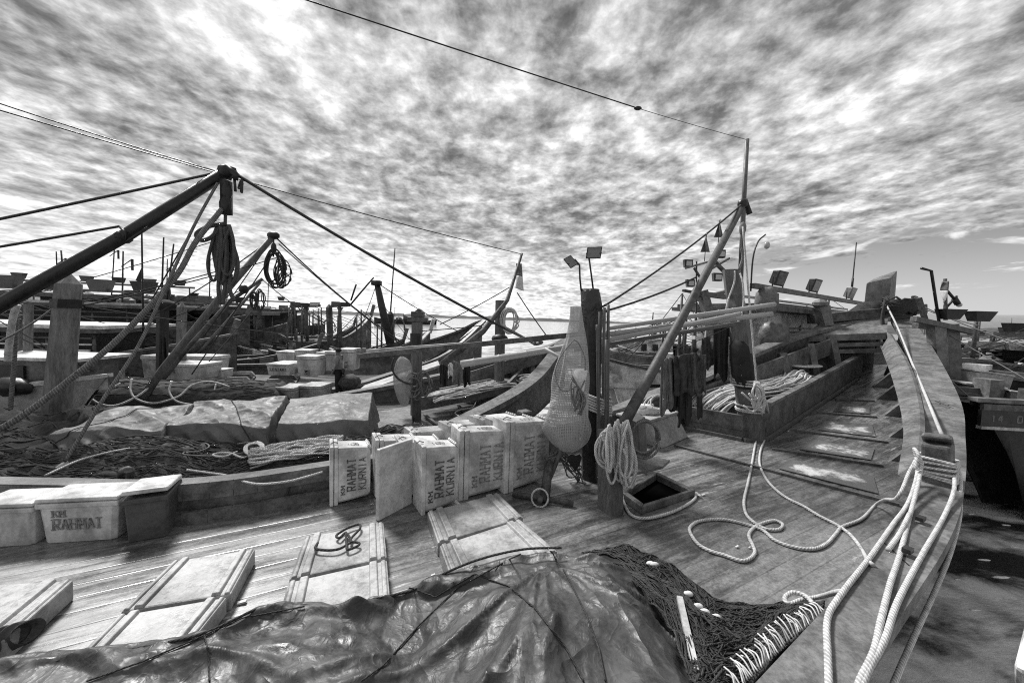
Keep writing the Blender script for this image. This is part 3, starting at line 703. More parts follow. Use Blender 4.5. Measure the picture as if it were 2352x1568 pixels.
# ================================================================== big crumpled tarpaulin over the net pile in front
SIL = [(-420, 1600, 1.62), (-150, 1562, 1.70), (0, 1536, 1.78), (200, 1512, 1.84), (400, 1475, 1.90), (480, 1452, 1.95), (540, 1425, 2.05), (600, 1400, 2.16), (700, 1393, 2.2), (780, 1408, 2.14), (850, 1382, 2.24), (950, 1358, 2.38), (1010, 1325, 2.42), (1100, 1288, 2.48), (1200, 1265, 2.52), (1290, 1261, 2.5), (1400, 1285, 2.4), (1480, 1345, 2.25), (1540, 1420, 2.05), (1578, 1500, 1.82), (1600, 1570, 1.6), (1612, 1640, 1.4)]
SP = spline([at(*q) for q in SIL], 8)
def ridged(p, o=4):
    s_, a = 0, 1
    for i in range(o): s_ += a * (1 - 2 * abs(noise.noise(p))); a *= .5; p = p * 2.03 + V((3.1, 1.7, .4))
    return s_
def tarp_pt(u, v):
    f_ = u * (len(SP) - 1); i = min(len(SP) - 2, int(f_)); c_ = SP[i].lerp(SP[i + 1], f_ - i)
    if v < .14:                              # back slope down to the deck
        k = 1 - v / .14; p = c_ + V((c_.x * .06 + .05, .20, 0)) * k; p.z = c_.z * (1 - .35 * k ** 1.6)
    else:
        k = (v - .14) / .86; e_ = V((c_.x * .55 + .12, .18, 0)); p = c_.lerp(e_, k); p.z = c_.z * (1 + (.18 + .22 * math.exp(-((c_.x - .3) / .5) ** 2)) * math.sin(math.pi * min(1, k * 1.4)) - .35 * k * k)
    w_ = V((noise.noise(p * 1.3), noise.noise(p * 1.3 + V((7, 3, 1))), 0)) * .3
    dx, dy = p.x - .25, p.y - 2.55; rr_ = math.hypot(dx, dy); th = math.atan2(dx, -dy - .15)
    far_ = min(1, max(0, (rr_ - .12) / .7)); rad_ = 1 if p.x > -.6 else max(.25, 1 + (p.x + .6) * .8)
    wv_ = noise.noise(V((p.x * .9, p.y * .9, 5))) * 1.1
    def rg(q, n_=3):
        s_, a_, w2 = 0, .5, 1
        for i in range(n_):
            k_ = 1 - abs(noise.noise(q)) * 2.0; k_ = k_ * k_ * w2; w2 = min(1, max(0, k_ * 1.6)); s_ += k_ * a_; a_ *= .52; q = q * 2.05 + V((2.3, 5.1, .7))
        return s_
    f1 = rg(V((th * 2.3 + wv_ * .6, rr_ * .75, 1.0)) + w_ * .6); h1 = rg(V((p.x * .55 + wv_ * .4, p.y * 2.6 + p.x * .5, 3.0)) + w_); c1 = rg(V((p.x * 2.2 - p.y, p.y * 2.6 + p.x, 8.0)) + w_, 4)
    fold = far_ * rad_ * f1 * .20 + (1.1 - rad_) * h1 * .17 + c1 * .018 - .10
    drape = .028 * math.sin(p.x * 13 + 2 * noise.noise(p * 1.5)) * max(0, .45 - abs(p.x - .78)) * 1.8
    amp = min(1, v / .12) if v < .14 else 1
    edge_ = .030 * math.exp(-((v - .11) / .03) ** 2)
    p = p + V((0, -.25, .9)) * (fold + drape - .03) * amp + V((0, 0, edge_ + (.02 * noise.noise(p * 9))))
    if p.x < .9 and v < .8: p.z = max(p.z, .172 + .01 * noise.noise(p * 6))
    if v < .05: p.z *= v / .05
    return p
mb = MB(); mb.grid(tarp_pt, 560, 150)
tag(mb.build('tarpaulin', M_TARP, None, True), 'big dark crumpled tarpaulin thrown over a net heap in the foreground', 'tarpaulin')
from mathutils.bvhtree import BVHTree
TB = BVHTree.FromPolygons([V(v) for v in mb.v], mb.f)
def on_tarp(px, py, up=.008):
    d = ray(px, py); h = TB.ray_cast(V((0, 0, H)), d)
    return (h[0] + V((0, -.2, 1)).normalized() * up) if h[0] else at(px, py, 1.9)
for lab, path in (('thin dark cord running from the tarpaulin peak down to the left', [(1195, 1272), (1050, 1352), (960, 1440), (880, 1530), (830, 1566)]),
                  ('thin dark cord curving over the front of the heaped tarpaulin', [(940, 1350), (1000, 1372), (1090, 1320), (1170, 1348), (1230, 1400), (1300, 1490), (1340, 1566)]),
                  ('thin dark cord down the right shoulder of the heaped tarpaulin', [(1265, 1265), (1300, 1320), (1345, 1410), (1375, 1490), (1390, 1566)]),
                  ('thin dark cord across the low left part of the tarpaulin', [(700, 1394), (560, 1420), (430, 1478), (330, 1520), (200, 1566)]),
                  ('thin cord tied over the tarpaulin left of centre', [(470, 1460), (480, 1500), (482, 1566)])):
    P = []
    for a, b in zip(path[:-1], path[1:]):
        for k in range(6): P.append(on_tarp(a[0] + (b[0] - a[0]) * k / 6, a[1] + (b[1] - a[1]) * k / 6))
    P.append(on_tarp(*path[-1])); mb = MB(); mb.tube(spline(P, 3), .0045, 5); tag(mb.build('cord', ROPE_D, None, True), lab, 'cord', 'cords tying down the big tarpaulin')
rope('cord', 'dark hem rope along the back edge of the big tarpaulin', [at(q[0], q[1] - 4, q[2] + .05) for q in SIL[2:16]], .008, ROPE_D, 'rope')

# ================================================================== bare net heap at the right of the tarpaulin
FO = spline([dk(*q) for q in ((1335, 1268), (1395, 1270), (1450, 1277), (1540, 1305), (1610, 1352), (1650, 1378), (1740, 1392), (1810, 1388), (1893, 1398))], 6)
NO = spline([at(*q) for q in ((1345, 1276, 2.72), (1430, 1312, 2.48), (1490, 1380, 2.12), (1545, 1450, 1.9), (1585, 1560, 1.6), (1640, 1600, 1.55), (1715, 1580, 1.68), (1790, 1500, 1.88), (1888, 1410, 2.13))], 6)
def netp(u, v, z=0):
    f_ = u * (len(FO) - 1); i = min(len(FO) - 2, int(f_)); a = FO[i].lerp(FO[i + 1], f_ - i); b = NO[i].lerp(NO[i + 1], f_ - i)
    p = a.lerp(b, v); bump = .17 * math.sin(math.pi * min(1, v * 1.05)) * (.7 + .6 * noise.noise(V((p.x * 3, p.y * 3, 3)))) * (.4 + .6 * (1 - u)) * min(1, u * 5)
    return p + V((0, 0, bump + .03 * noise.noise(V((p.x * 11, p.y * 11, 0))) + z))
nh = thing('fishing_net', 'dark tangled net with thick lines spilling out right of the tarpaulin', 'fishing net', (.9, 2.2, 0))
mb = MB(); mb.grid(lambda u, v: netp(u, v), 90, 40); mb.build('netting', M_NETD, nh, True)
mb = MB(); r = random.Random(4)
for k in range(420):
    v0 = r.random(); u0 = r.uniform(0, .85); u1 = min(1, u0 + r.uniform(.12, .5)); ph = r.uniform(0, 6); am = r.uniform(.01, .14); q = []
    for i in range(15):
        t_ = i / 14; q.append(netp(u0 + (u1 - u0) * t_, min(1, max(0, v0 + am * math.sin(ph + t_ * r.uniform(4, 5)))), r.uniform(.004, .014)))
    mb.tube(spline(q, 2), r.choice((.0022, .003, .003, .004, .0065)), 4, False)
o = mb.build('net_line', rope_mat('net_rope', .085, .5), nh, True); tag(o, kind='stuff')
ga, gb = (1896, 1404), (1690, 1588)
for k in range(44):
    t_ = (k + r.uniform(-.3, .3)) / 43; px, py = ga[0] + (gb[0] - ga[0]) * t_, ga[1] + (gb[1] - ga[1]) * t_; Yb = 2.13 - (2.13 - 1.62) * t_
    b_ = at(px - 2, py, Yb); a_ = at(px - r.uniform(22, 42), py - r.uniform(30, 58) * (.5 + .5 * min(1, t_ * 3)), Yb + .06 + r.uniform(0, .05)); m_ = (a_ + b_) / 2 + V((r.uniform(-.01, .01), 0, .02))
    mb = MB(); mb.tube(spline([a_, m_, b_], 4), .0042, 5); mb.build('white_lacing', M_FLOAT, nh, True)
for q in ((1560, 1395), (1660, 1432), (1477, 1293), (1468, 1300), (1590, 1330), (1615, 1385)):
    u_ = min(.99, max(.02, (q[0] - 1290) / 600)); p = netp(u_, .45, .02); mb = MB(); mb.ball(p, .022, 8, 6, (1.5, .9, .8)); mb.build('float', M_FLOAT, nh, True)
mb = MB(); mb.bar(at(1561, 1372, 2.15), at(1598, 1540, 1.68), .032, .022); tag(mb.build('wooden_batten', M_PALE, None), 'pale square wooden batten stuck upright in the dark net', 'stick')

# ================================================================== white mooring ropes
RW = .016
rope('mooring_rope', 'white rope from the leaning post looping in big curls over the deck', [at(1738, 905, 6.5), at(1749, 932, 6.35)] + [dk(*q, RW) for q in ((1747, 990), (1736, 1016), (1727, 1065), (1718, 1109), (1709, 1149), (1714, 1180), (1736, 1202), (1762, 1215), (1789, 1215), (1798, 1204), (1780, 1195), (1754, 1200), (1731, 1212), (1720, 1229), (1729, 1251), (1734, 1268), (1723, 1282), (1701, 1287), (1665, 1275), (1627, 1263), (1600, 1245), (1584, 1218), (1591, 1204), (1612, 1195), (1656, 1192), (1701, 1200), (1750, 1216), (1780, 1240), (1824, 1256), (1868, 1260), (1899, 1248), (1921, 1224), (1935, 1209), (1979, 1191), (2010, 1160))] + [onz(2032, 1147, .22), onz(2056, 1146, .40), onz(2072, 1125, .52), onz(2086, 1090, .62), onz(2103, 1058, .74)], RW, n=6)
rope('mooring_rope', 'white rope from the leaning post straight across the deck to the gunwale', [at(1748, 900, 6.5), at(1762, 930, 6.3)] + [dk(*q, RW) for q in ((1765, 975), (1758, 1005), (1747, 1034), (1745, 1065), (1758, 1096), (1780, 1122), (1811, 1145), (1846, 1162), (1882, 1184), (1921, 1204), (1952, 1226), (1974, 1252), (1986, 1272))] + [onz(1992, 1284, .3), onz(1996, 1290, .46), gw(2004, 1296, RW)], RW, n=6)
def gtop(*q): return [gw(x, y, RW * .9) for x, y in q]
rope('mooring_rope', 'white rope led from the bollard along the inner edge of the gunwale', [onz(2112, 1060, .72), onz(2102, 1110, .60)] + gtop((2084, 1158), (2052, 1202), (2012, 1260), (1990, 1290), (1946, 1345), (1918, 1384), (1905, 1406), (1899, 1440), (1901, 1490), (1904, 1568), (1907, 1660)), RW)
rope('mooring_rope', 'white rope crossing the middle of the gunwale top from the bollard', [onz(2118, 1062, .74), onz(2108, 1115, .62)] + gtop((2090, 1184), (2067, 1273), (2045, 1339), (2023, 1427), (2008, 1494), (1974, 1568), (1945, 1660)), RW)
rope('mooring_rope', 'white rope from the bollard following the outer edge of the gunwale', [onz(2190, 1070, .70), onz(2192, 1122, .60)] + gtop((2169, 1184), (2116, 1277), (2063, 1379), (2032, 1467), (1990, 1546), (1955, 1660)), RW)
rope('mooring_rope', 'white rope hanging from the bollard outside the hull to the lower right', [onz(2200, 1075, .68), onz(2206, 1100, .60), onz(2206, 1140, .50), onz(2203, 1193, .36), onz(2182, 1273, .20), onz(2146, 1361, .12), onz(2105, 1450, .1), onz(2054, 1568, .1), onz(2020, 1660, .1)], RW)
rope('mooring_rope', 'short frayed white rope end lying on the gunwale below the bollard', [gw(2090, 1178, .05)] + gtop((2068, 1222), (2040, 1262)), RW)
rope('mooring_rope', 'short white rope bight curled beside the net heap against the gunwale', [gw(1938, 1358, RW), onz(1918, 1360, .36), dk(1880, 1370, .06), dk(1840, 1377, .04), dk(1812, 1386, .04), dk(1803, 1372, .05), dk(1822, 1360, .06), dk(1850, 1368, .07), dk(1872, 1390, .1), dk(1885, 1402, .16)], RW)
rope('mooring_rope', 'taut white rope running along the gunwale up to the bow', [at(2036, 700, 10.9), at(2062, 752, 9.8), at(2092, 826, 8.0), at(2122, 898, 6.3), at(2164, 1000, 4.75)], .02)
lash = thing('rope_lashing', 'white rope wound many times around the gunwale bollard', 'rope', at(2154, 1070, 3.72))
bc = at(2154, 1072, 3.74); ax = (at(2156, 1128, 3.72) - at(2154, 1014, 3.72)).normalized(); e1 = V((.8, .6, 0)); e2 = V((-.6, .8, 0))
for k in range(6):
    P = []; zz = -.075 + .032 * k
    for i in range(25):
        a = 2 * math.pi * i / 24; sx = max(-1, min(1, 1.35 * math.cos(a))); sy = max(-1, min(1, 1.35 * math.sin(a)))
        P.append(bc - ax * (zz + .02 * math.sin(a + k)) + e1 * sx * .165 + e2 * sy * .128)
    mb = MB(); mb.tube(spline(P, 2), RW * .95, 6); mb.build('rope_turn', ROPE_W, lash, True)
mb = MB(); mb.tube(spline([at(2106, 1050, 3.6), at(2100, 1030, 3.62), at(2110, 1045, 3.55), at(2116, 1070, 3.55), at(2104, 1075, 3.55), at(2106, 1050, 3.58)], 6), RW, 6); mb.build('knot', ROPE_W, lash, True)
rope('mooring_rope', 'thin rope lying in a loose curl on a pale hold cover', [dk(583 + .3225 * u, 875 + .3225 * v, .155) for u, v in ((455, 1150), (440, 1190), (520, 1203), (600, 1195), (660, 1165), (692, 1135), (655, 1080), (610, 1115), (588, 1098), (640, 1060), (700, 1032), (752, 1020), (755, 1050), (700, 1110), (690, 1140), (748, 1150), (740, 1172), (670, 1198), (660, 1160), (655, 1075))], .010, ROPE_D)
rope('mooring_rope', 'short dark rope hanging over the low rail left of the lone fish box', [at(728, 1083, 4.15), at(690, 1093, 3.95), at(668, 1115, 3.9), at(655, 1140, 3.85), dk(630, 1165, .02), dk(598, 1170, .02)], .010, ROPE_D)
rope('mooring_rope', 'white rope lying round the foot of the hatch coaming', [dk(1380, 1158, .05), dk(1405, 1150, .06), dk(1428, 1125, .1), dk(1432, 1150, .03), dk(1448, 1180, .02), dk(1480, 1190, .02), dk(1530, 1180, .02), dk(1570, 1163, .02), dk(1596, 1145, .02), dk(1597, 1132, .03), dk(1610, 1140, .02)], RW)

# ================================================================== posts, poles and gear amidships
def oct_ring(c, r, rz=.39, up=V((0, 0, 1))):
    return [V(c) + V((math.cos(rz + k * math.pi / 4) * r, math.sin(rz + k * math.pi / 4) * r, 0)) for k in range(8)]
pa = thing('mooring_post', 'black tarred post amidships with its head wrapped in dark sheeting', 'post', dk(1357, 1099))
b0, t0 = dk(1357, 1099), at(1356, 700, 5.0)
mb = MB(); mb.loft([oct_ring(b0 + V((0, 0, -.1)), .115), oct_ring(b0.lerp(t0, .5), .13), oct_ring(t0, .125)]); mb.build('shaft', M_BLACK, pa)
mb = MB()
mb.loft([[t0 + (at(1357, y, 5.0) - t0) * 1 + V((math.cos(a) * r_ * (1 + .12 * math.sin(3 * a + y)), math.sin(a) * r_, 0)) for a in [2 * math.pi * k / 14 for k in range(14)]] for y, r_ in ((800, .125), (760, .15), (730, .145), (700, .135), (672, .125), (664, .11))])
mb.build('wrapping', tarp_mat('black_sheeting', .014, 3), pa, True)
mb = MB(); P = [at(1337, 1000 - 90 * 0, 4.7)]
for k, y in enumerate((905, 1010)):
    mb = MB(); mb.tube([at(1357, y, 4.95) + V((math.cos(a) * .14, math.sin(a) * .14, 0)) for a in [i * math.pi / 8 for i in range(17)]], .008, 5); mb.build('wire_band', M_METALG, pa, True)
def flood(label, arm, corners, Y, thk=.07, grp='floodlights on thin rods above the black post'):
    r = thing('floodlight', label, 'floodlight', at(arm[-1][0], arm[-1][1], Y), grp)
    mb = MB(); mb.tube([at(x, y, Y) for x, y in arm], .012, 6); mb.build('rod', M_METAL, r, True)
    q = [at(x, y, Y) for x, y in corners]; n_ = (q[1] - q[0]).cross(q[3] - q[0]).normalized(); n_ = n_ if n_.y < 0 else -n_
    c_ = sum(q, V((0, 0, 0))) / 4
    mb = MB(); mb.hexa([p.lerp(c_, .25) - n_ * thk for p in q] + q); mb.build('housing', M_METAL, r, bevel=.006)
    mb = MB(); mb.hexa([p.lerp(c_, .14) + n_ * .001 for p in q] + [p.lerp(c_, .16) + n_ * .006 for p in q]); mb.build('glass', mat('dull_glass', .1, .4, 6, .15, 0, spec=.7), r)
    mb = MB(); s_ = at(arm[0][0], arm[0][1], Y + .02); mb.bar(s_, q[0].lerp(q[3], .5), .02, .012); mb.bar(s_, q[1].lerp(q[2], .5), .02, .012); mb.build('bracket', M_METAL, r)
    return r
flood('tilted square floodlight on the left rod above the black post', [(1331, 608), (1332, 640), (1335, 668)], [(1293, 595), (1311, 585), (1329, 606), (1311, 617)], 5.0)
flood('larger square floodlight on the right rod above the black post', [(1353, 594), (1358, 630), (1363, 668)], [(1349, 567), (1384, 566), (1380, 594), (1345, 594)], 5.0)
# short brown samson post with coils
b0, t0 = dk(1403, 1172), at(1399, 985, 4.25)
sp_ = thing('mooring_post', 'short brown square post beside the hatch, white rope coils hung on it', 'post', b0)
mb = MB(); mb.bar(b0 + V((0, 0, -.05)), t0, .2, .2, (.5, -.86, 0), .19, .19); mb.build('shaft', M_BROWN, sp_, bevel=.015)
mb = MB(); b1 = dk(1372, 1102); mb.bar(dk(1470, 1075, -.02), at(1462, 958, 4.9), .16, .16, (.5, -.86, 0)); tag(mb.build('mooring_post', M_BROWN, None, bevel=.015), 'low dark post behind the rope coils, left of the foam crate', 'post')
cg = 'white rope coils hung beside the boom foot'
def coil(name, label, c, rx, rz, turns, jit, m=ROPE_W, r=.014, ax=V((1, 0, 0)), az=V((0, 0, 1)), dep=V((0, 1, 0)), dd=.04, seed=0, cat='rope', group=None, n=18):
    mb = MB(); mb.tube(spline(coil_pts(c, rx, rz, turns, jit, ax, az, seed, n, dep, dd), 2), r, 6); return tag(mb.build(name, m, None, True), label, cat, group)
def hank(mb, cx, y0, y1, w, Y, n, r, seed):
    rr = random.Random(seed)
    for k in range(n):
        x = cx + rr.uniform(-w, w) * .55; a = rr.uniform(.15, 1.1) * w * .5; b = rr.uniform(-14, 10); d = rr.uniform(-.08, .08); sw = rr.uniform(-.3, .3) * w
        P = [at(x, y0 + rr.uniform(-4, 8), Y + d), at(x - a * .8, y0 + (y1 - y0) * .3, Y + d), at(x - a + sw, y0 + (y1 - y0) * .7, Y + d), at(x - a * .4 + sw, y1 + b, Y + d), at(x + a * .4 + sw, y1 + b, Y + d), at(x + a + sw, y0 + (y1 - y0) * .7, Y + d), at(x + a * .6, y0 + (y1 - y0) * .3, Y + d), at(x, y0 + rr.uniform(-4, 8), Y + d)]
        mb.tube(spline(P, 4), r, 6)
mb = MB(); hank(mb, 1428, 966, 1105, 30, 3.95, 9, .013, 3); hank(mb, 1408, 975, 1070, 22, 3.9, 4, .013, 8); mb.tube(spline([at(1440, 1120, 3.9), at(1436, 1090, 3.88), at(1440, 1060, 3.88), at(1432, 1030, 3.88)], 4), .013, 6)
tag(mb.build('rope_coil', ROPE_W, None, True), 'messy white rope hank hanging in long loops down the brown post', 'rope', cg)
coil('rope_coil', 'smaller white rope coil on the left face of the brown post', at(1396, 1035, 3.95), .09, .2, 3, .04, seed=5, group=cg)
coil('rope_coil', 'greyish rope coil hanging behind the boom foot, right of the long coil', at(1478, 1005, 4.4), .16, .2, 4, .03, ROPE_M, seed=6, group=cg)
coil('rope_coil', 'tight little white coil at the top left of the brown post', at(1391, 1000, 3.98), .055, .06, 3, .01, seed=7, group=cg)
# lashings on the bamboo and the black post
for i, (y0, y1, lab) in enumerate(((1030 - 130, 895, 'upper white rope turns around the black post and bamboo'), (925, 935, 'lower white rope turns around the bamboo bundle'))):
    c_ = at(1370, 905 + 18 * i, 4.85); P = []
    for k in range(3):
        for j in range(16):
            a = 2 * math.pi * j / 16; P.append(c_ + V((math.cos(a) * .19, math.sin(a) * .19 + .0, -.035 * k - .0022 * j + .05 * math.cos(a) * -1)))
    mb = MB(); mb.tube(spline(P, 2), RW, 6); tag(mb.build('rope_lashing', ROPE_W, None, True), lab, 'rope')
def bamboo(label, a, b, r0, r1, grp, seed, m=None, sagd=0):
    a, b = V(a), V(b); mb = MB(); L = (b - a).length; n_ = max(4, int(L / .05)); P = []; r = random.Random(seed)
    d = (b - a).normalized(); up = V((0, 0, 1)) if abs(d.z) < .9 else V((1, 0, 0)); nx = d.cross(up).normalized(); ny = d.cross(nx)
    seg = 8; rings = []; node = r.uniform(.05, .3); nd = []
    while node < L: nd.append(node); node += r.uniform(.26, .38)
    xs = sorted(set([0, L] + [q for k in nd for q in (k - .014, k, k + .014) if 0 < q < L] + [L * i / 10 for i in range(1, 10)]))
    for q in xs:
        t_ = q / L; rr = r0 + (r1 - r0) * t_
        if any(abs(q - k) < .003 for k in nd): rr *= 1.16
        c_ = a.lerp(b, t_) - V((0, 0, sagd * 4 * t_ * (1 - t_)))
        rings.append([c_ + nx * rr * math.cos(2 * math.pi * k / seg) + ny * rr * math.sin(2 * math.pi * k / seg) for k in range(seg)])
    mb.loft(rings); return tag(mb.build('bamboo_pole', m or M_BAMBOO, None, True), label, 'bamboo pole', grp)
bg_ = 'bamboo poles lashed upright to the black post'
M_BAMD = mat('dark_bamboo', .10, .5, 7, .5, .2, (.35, 3, 1), uv=True, stain=.4)
for i, (x0, x1, y1, Y) in enumerate(((1372, 1378, 716, 4.75), (1384, 1388, 706, 4.7), (1394, 1397, 700, 4.75), (1378, 1372, 745, 4.62), (1390, 1393, 780, 4.6))):
    bamboo(('upright bamboo pole lashed closest to the black post', 'tallest but one upright bamboo pole in the lashed bundle', 'tallest upright bamboo pole at the right of the lashed bundle', 'short upright bamboo pole at the front of the lashed bundle', 'shortest upright bamboo pole at the front right of the bundle')[i], dk(x0, 1110 + i * 3, -.02), at(x1, y1, Y), .028 - .002 * i, .02, bg_, i, M_BAMD)
hg = 'bamboo poles stowed level across the boat'
bamboo('long bamboo pole slung level, lowest in front, passing the black post', at(1059, 836, 4.7), at(1700, 720, 6.0), .045, .03, hg, 11, sagd=.03)
bamboo('pale bamboo pole with a blunt end, in the middle of the level bundle', at(1340, 774, 5.25), at(1772, 721, 6.35), .038, .042, hg, 12)
bamboo('thick bamboo pole on top of the level bundle, reaching past the leaning post', at(1396, 754, 5.35), at(1779, 699, 6.4), .030, .040, hg, 13)
bamboo('dark bamboo pole underneath the level bundle', at(1320, 803, 5.3), at(1700, 742, 6.2), .030, .034, hg, 14, M_BAMD)
mb = MB(); mb.bar(at(825, 818, 5.6), at(1345, 766, 5.3), .10, .07); tag(mb.build('plank', M_DARKW, None), 'long dark plank slung level behind the hanging net bag', 'plank')
mb = MB(); mb.bar(at(845, 806, 5.9), at(1060, 790, 5.75), .12, .05); tag(mb.build('plank', M_PALE, None), 'short pale plank lying along the dark slung plank', 'plank')
# boom, mast
rope_b = thing('boom', 'thick tapering pole slanting up from the hatch to the mast top', 'boom', at(1432, 985, 4.35))
mb = MB(); P = [at(1426, 985, 4.3), at(1500, 850, 4.75), at(1600, 668, 5.5), at(1709, 465, 6.5)]; mb.tube(P, .066, 12, True, .052); mb.build('spar', mat('boom_wood', .07, .45, 14, .6, .35, stain=.3), rope_b, True)
mb = MB(); mb.tube([at(1700, 478, 6.4), at(1712, 462, 6.5), at(1722, 492, 6.5)], .045, 7); mb.ball(at(1706, 468, 6.45), .085, 8, 6); mb.build('head_iron', M_METAL, rope_b, True)
mb = MB(); mb.tube([at(1430, 978, 4.3), at(1421, 1000, 4.25)], .06, 10, True, .05); mb.build('heel', M_BROWN, rope_b, True)
mst = thing('mast', 'thin vertical mast standing behind the leaning post with a wire at its tip', 'mast', at(1700, 640, 6.95))
mb = MB(); mb.tube([at(1700, 660, 6.95), at(1708, 470, 6.9), at(1716, 320, 6.9)], .045, 8, True, .035); mb.build('spar', M_BROWN, mst, True)
mb = MB(); mb.tube(spline([at(1706, 520, 6.8), at(1701, 560, 6.8), at(1706, 590, 6.8), at(1697, 620, 6.8)], 4), .02, 6); mb.ball(at(1706, 525, 6.8), .06, 7, 5, (1, 1, 2)); mb.build('lashing', ROPE_G, mst, True)
# leaning post B
b0, t0 = dk(1731, 1008), at(1680, 620, 6.9)
pb = thing('mooring_post', 'heavy brown faceted post leaning left of the rope locker', 'post', b0)
mb = MB(); mb.loft([oct_ring(b0 + V((0, 0, -.1)), .20, .2), oct_ring(b0.lerp(t0, .3), .195, .2), oct_ring(b0.lerp(t0, .78), .16, .2), oct_ring(b0.lerp(t0, .83), .135, .2), oct_ring(b0.lerp(t0, .85), .15, .2), oct_ring(t0, .145, .2)]); mb.build('shaft', M_BROWN, pb)
mb = MB(); mb.loft([[p + V((0, 0, .0)) for p in oct_ring(b0.lerp(t0, u) + V((-.06, -.05, 0)), r_, .2)] for u, r_ in ((.30, .14), (.38, .19), (.48, .18), (.55, .16), (.585, .1))]); mb.build('dark_wrapping', M_CLOTHD, pb, True)
for k, (u, d_) in enumerate(((.17, 0), (.185, .02), (.20, -.01), (.32, 0), (.335, 0), (.35, 0))):
    c_ = b0.lerp(t0, u); mb = MB(); mb.tube([c_ + V((math.cos(a) * .215, math.sin(a) * .215, d_ * math.cos(a))) for a in [i * math.pi / 9 for i in range(19)]], .017, 6); mb.build('rope_turn', ROPE_W, pb, True)
rope('mooring_rope', 'white rope hanging in a long loop down the leaning post', [at(1688, 622, 6.6), at(1686, 650, 6.6), at(1672, 690, 6.55), at(1668, 720, 6.5), at(1676, 742, 6.5), at(1690, 744, 6.5), at(1702, 726, 6.5), at(1708, 690, 6.55), at(1706, 650, 6.6), at(1700, 628, 6.7)], .014)
wire('mooring_rope', 'pale halyard running down the face of the leaning post', (1706, 520, 6.75), (1738, 885, 6.4), .0, .016, ROPE_W)
r = random.Random(21)
mb = MB()
for k in range(9):
    mb.tube(spline([at(1738 + r.uniform(-10, 8), 880 + r.uniform(-6, 6), 6.35), at(1742 + r.uniform(-14, 14), 905 + r.uniform(-10, 10), 6.25), at(1740 + r.uniform(-12, 14), 930 + r.uniform(-10, 20), 6.3), at(1722 + r.uniform(-20, 25), 905 + r.uniform(-20, 30), 6.3)], 4), .017, 6)
tag(mb.build('rope_knot', ROPE_W, None, True), 'bulky white rope knot on the right side of the leaning post', 'rope')
# rope flaked down in the locker
mb = MB(); r = random.Random(8)
lc = [V((3.75, 7.45, .40)), V((4.6, 7.75, .60)), V((5.5, 8.2, .62)), V((6.4, 8.8, .72)), V((7.2, 9.5, .92))]
for k in range(46):
    o1 = r.uniform(-.42, .42); z1 = .16 * (1 - (o1 / .45) ** 2) + r.uniform(-.05, .03); ph = r.uniform(0, 6); u0, u1 = r.uniform(-.02, .03), r.uniform(.93, 1)
    LS = spline(lc, 6); q = []
    for i in range(14):
        t_ = max(0, u0 + (u1 - u0) * i / 13); j = min(len(LS) - 2, int(t_ * (len(LS) - 1))); p = LS[j] - V((0, 0, .16 * max(0, abs(t_ - .5) * 2 - .8) * 5))
        q.append(p + V((-.45, .85, 0)) * (o1 * (1 - .3 * t_) + .09 * math.sin(ph + t_ * r.uniform(6, 9))) + V((0, 0, z1 + .02 * math.sin(ph * 2 + t_ * 9))))
    mb.tube(spline(q, 3), .021, 6)
for k in range(6): mb.tube(spline([p + V((0, 0, .1)) for p in coil_pts(V((7.35, 9.6, .98)), .5 - k * .05, .32 - k * .03, 1, .01, V((.8, .6, 0)), V((-.6, .8, 0)), k)], 2), .021, 6)
tag(mb.build('rope_pile', ROPE_W, None, True), 'thick white rope flaked down in the locker of the near boat', 'rope')
# foam crate with white stuff on top
A, B = dk(1521, 1031), dk(1582, 1004); x = (B - A).normalized(); y = V((-x.y, x.x, 0)) * .55; x = B - A
fc = thing('foam_crate', 'grey rough foam crate between the boom and the rope locker', 'crate', A)
mb = MB(); z = V((0, 0, .40)); o_ = V((-.24, .05, 0))
mb.hexa([A, B, B + y, A + y, A + z + o_ * 1.0, B + z + o_ * .9, B + y + z + o_ * .9, A + y + z + o_]); mb.build('body', M_CONC, fc, bevel=.02)
mb = MB(); z2 = V((0, 0, .05)); q = [A + z + o_ - x * .03 - y * .04, B + z + o_ * .9 + x * .03 - y * .04, B + y * 1.04 + z + o_ * .9 + x * .03, A + y * 1.04 + z + o_ - x * .03]
mb.hexa([p + V((0, 0, .002)) for p in q] + [p + z2 for p in q]); mb.build('rim', M_CONC, fc, bevel=.015)
mb = MB(); mb.ball(A + z + o_ + x * .4 + y * .5 + V((0, 0, .1)), .22, 16, 10, (1.1, .8, .5), lambda p: 1 + .35 * noise.noise(p * 3)); tag(mb.build('plastic_bag', M_WHITE, None, True), 'crumpled white plastic bag lying on the foam crate', 'bag')
coil('rope_coil', 'loose white rope coil on the rail behind the foam crate', at(1512, 925, 6.6), .22, .2, 4, .06, seed=31, ax=V((.8, .3, .3)), az=V((-.3, .5, .6)))

